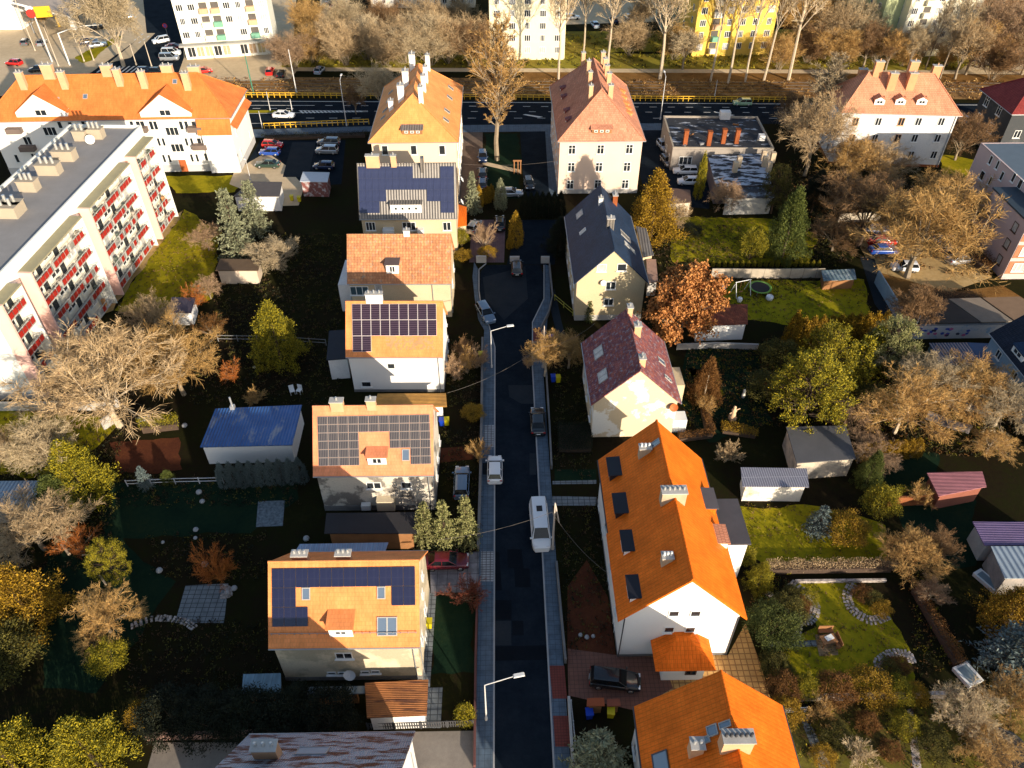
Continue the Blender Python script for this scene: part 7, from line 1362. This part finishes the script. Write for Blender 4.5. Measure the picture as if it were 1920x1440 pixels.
for i, (x, y, w_, m_) in enumerate(((1354, 540, .7, 'ice'), (1442, 562, .55, 'white'), (1386, 566, .4, 'white'))):
    g = G(x, y); q = MB(); q.lathe([(w_*.7, 0), (w_, .25), (w_, .6), (w_*.8, .75), (.1, .8)], n=14); o = q.obj('garden_tub', PAINT[m_]); o.location = (g.x, g.y, 0); tag(o, ['pale blue round tub beside the russet tree', 'white round pot right of the trampoline', 'small pale barrel above the red tile shed'][i], 'tub')
g = G(1372, 788); q = MB(); q.box((0, 0, 0), (.7, .7, .7), .3).lathe([(.28, .7), (.34, 1.0), (.26, 1.4), (.34, 1.7), (.14, 1.95), (.2, 2.1), (.16, 2.3), (.02, 2.4)], n=10).tube((0, 0, 1.6), (.7, .1, 1.9), .09, .06).tube((0, 0, 1.6), (-.5, -.1, 1.2), .09, .06); o = q.obj('garden_statue', plain('statue_stone', (.62, .42, .26), .8, .2)); o.location = (g.x, g.y, 0); tag(o, 'pale stone statue lit by the sun in the dark garden', 'statue')
g = G(1393, 745); q = MB().lathe([(.2, 0), (.25, .4), (.14, .8), (.2, 1.2), (.05, 1.4)], n=10); o = q.obj('garden_statue', plain('statue_pale', (.6, .57, .5), .8, .1)); o.location = (g.x, g.y, 0); tag(o, 'slim white garden figure near the larch', 'statue')
g = G(1550, 1206); r = thing('garden_table', 'wooden garden table with a pale cloth on the small deck', 'table', (g.x, g.y, .05), .2); MB().box((0, 0, .68), (1.5, .9, .06)).obj('tabletop', TIMB, r); MB().box((.1, .1, .745), (.8, .5, .02), .2).obj('cloth', WHITE_FR, r)
for sx in (-1, 1):
    for sy in (-1, 1): MB().box((sx*.65, sy*.38, 0), (.07, .07, .68)).obj('leg', TIMB, r)
for i, (x, y, rz_) in enumerate(((1566, 1206, -1.5), (1546, 1188, 0))):
    g = G(x, y); r = thing('garden_bench', ['wooden bench right of the garden table', 'wooden bench above the garden table'][i], 'bench', (g.x, g.y, .05), rz_); MB().box((0, 0, .42), (1.4, .45, .06)).obj('seat', TIMB, r); MB().box((0, .22, .5), (1.4, .06, .45)).obj('backrest', TIMB, r); MB().box((-.6, 0, 0), (.08, .4, .42)).obj('leg', TIMB, r); MB().box((.6, 0, 0), (.08, .4, .42)).obj('leg', TIMB, r)
for i, (x, y, rz_, sx, sy) in enumerate(((1849, 1092, -1.1, 2.4, 1.1), (1828, 770, -.5, 2.2, .9), (1812, 1268, -1.2, 1.9, 1.6))):
    g = G(x, y); q = MB(); q.box((0, 0, 0), (sx, sy, .45), 0, 0, 1.05); q.box((0, 0, .452), (sx*.8, sy*.7, .01), 0, 1); o = q.obj(('bath_tub', 'boat_shell', 'planter_box')[i], [WHITE_FR, plain('tub_inside', (.18, .24, .27), .5, .1)]); o.location = (g.x, g.y, 0); o.rotation_euler.z = rz_; tag(o, ['old white bath tub beside the grey garage wall', 'white boat shaped trough below the weeping tree', 'white box with a dark lid beside the pale bare tree'][i], ('bath', 'trough', 'box')[i])
for i, (x0, y0, x1, y1, r_) in enumerate(((118, 1022, 132, 1042, .2), (1706, 858, 1728, 840, .2), (188, 1080, 200, 1098, .12), (155, 1042, 172, 1042, .1))):
    a, b = G(x0, y0), G(x1, y1); c_ = (a+b)/2; o = MB().tube(a-c_+Vector((0, 0, r_)), b-c_+Vector((0, 0, r_*1.3)), r_, r_*.8, 8).obj('cut_log', BARKP); o.location = (c_.x, c_.y, 0); tag(o, ['thick pale log lying beside the orange shrub', 'long pale log at the end of the wavy thuja row', 'thin pale log in the lit strip of the left lawn', 'thin pole lying right of the orange shrub'][i], 'log')
for i, (x, y, s_) in enumerate(((368, 995, .3), (1262-895, 1010, .22), (306, 1018, .2), (374, 925, .35), (380, 942, .3), (432, 805, .3), (477, 690, .2), (347, 800, .35), (385, 1060, .35), (440, 1105, .32), (426, 1112, .28), (300, 1072, .35), (575, 1012, .35), (1100, 1196, .24), (1112, 1194, .2), (1088, 1192, .22))):
    g = G(x, y); q = MB(); q.lathe([(s_*.6, 0), (s_, s_*.5), (s_*.85, s_*1.1), (s_*.3, s_*1.4)], n=9); o = q.obj('garden_stone', plain('stone_white', (.34, .34, .34), .8, .2)); o.location = (g.x, g.y, 0); tag(o, 'pale round stone lying in the dark garden', 'stone', 'pale stones and pots in the dark gardens')
g = G(912, 330); r = thing('gate_posts', 'wooden carpet beating frame lit by the sun beside the tall bare tree', 'frame', (G(970, 326).x, G(970, 326).y, 0)); q = MB()
for x in (-.6, .1, .6): q.tube((x, 0, 0), (x, 0, 2.6), .12, n=6)
q.box((0, 0, 2.5), (1.6, .2, .25)); q.obj('frame', TIMB, r)
# cables
def cable(label, p, z0, q, z1, sag=.8):
    a, b = G(*p, z0), G(*q, z1); c_ = (a+b)/2; pts = [a+(b-a)*(i/12)-Vector((0, 0, sag*4*(i/12)*(1-i/12)))-c_ for i in range(13)]; o = MB().path(pts, .014, 4).obj('overhead_cable', plain('cable_grey', (.16, .14, .12), .7, .1)); o.location = c_; tag(o, label, 'cable', 'overhead cables to the houses')
cable('cable from the concrete pole to the long white house', (1036, 962), 6.8, (1140, 1075), 6.2); cable('cable from the concrete pole across to the nearest solar house garden', (1036, 960), 7, (822, 1012), 5.4, .6); cable('cable from the upper pole down to the salmon solar house', (1016, 650), 6.4, (838, 737), 5.8); cable('cable from the upper pole to the patched gable house', (1018, 650), 6.6, (1116, 606), 6.5)
cable('cable across the yard between the two tenements', (862, 307), 8, (1042, 302), 8, .5); cable('upper cable across the tram bed', (462, 168), 7, (1480, 176), 7, .3)
print('objects', len(bpy.data.objects), 'tris ~', sum(len(m.polygons) for m in bpy.data.meshes))
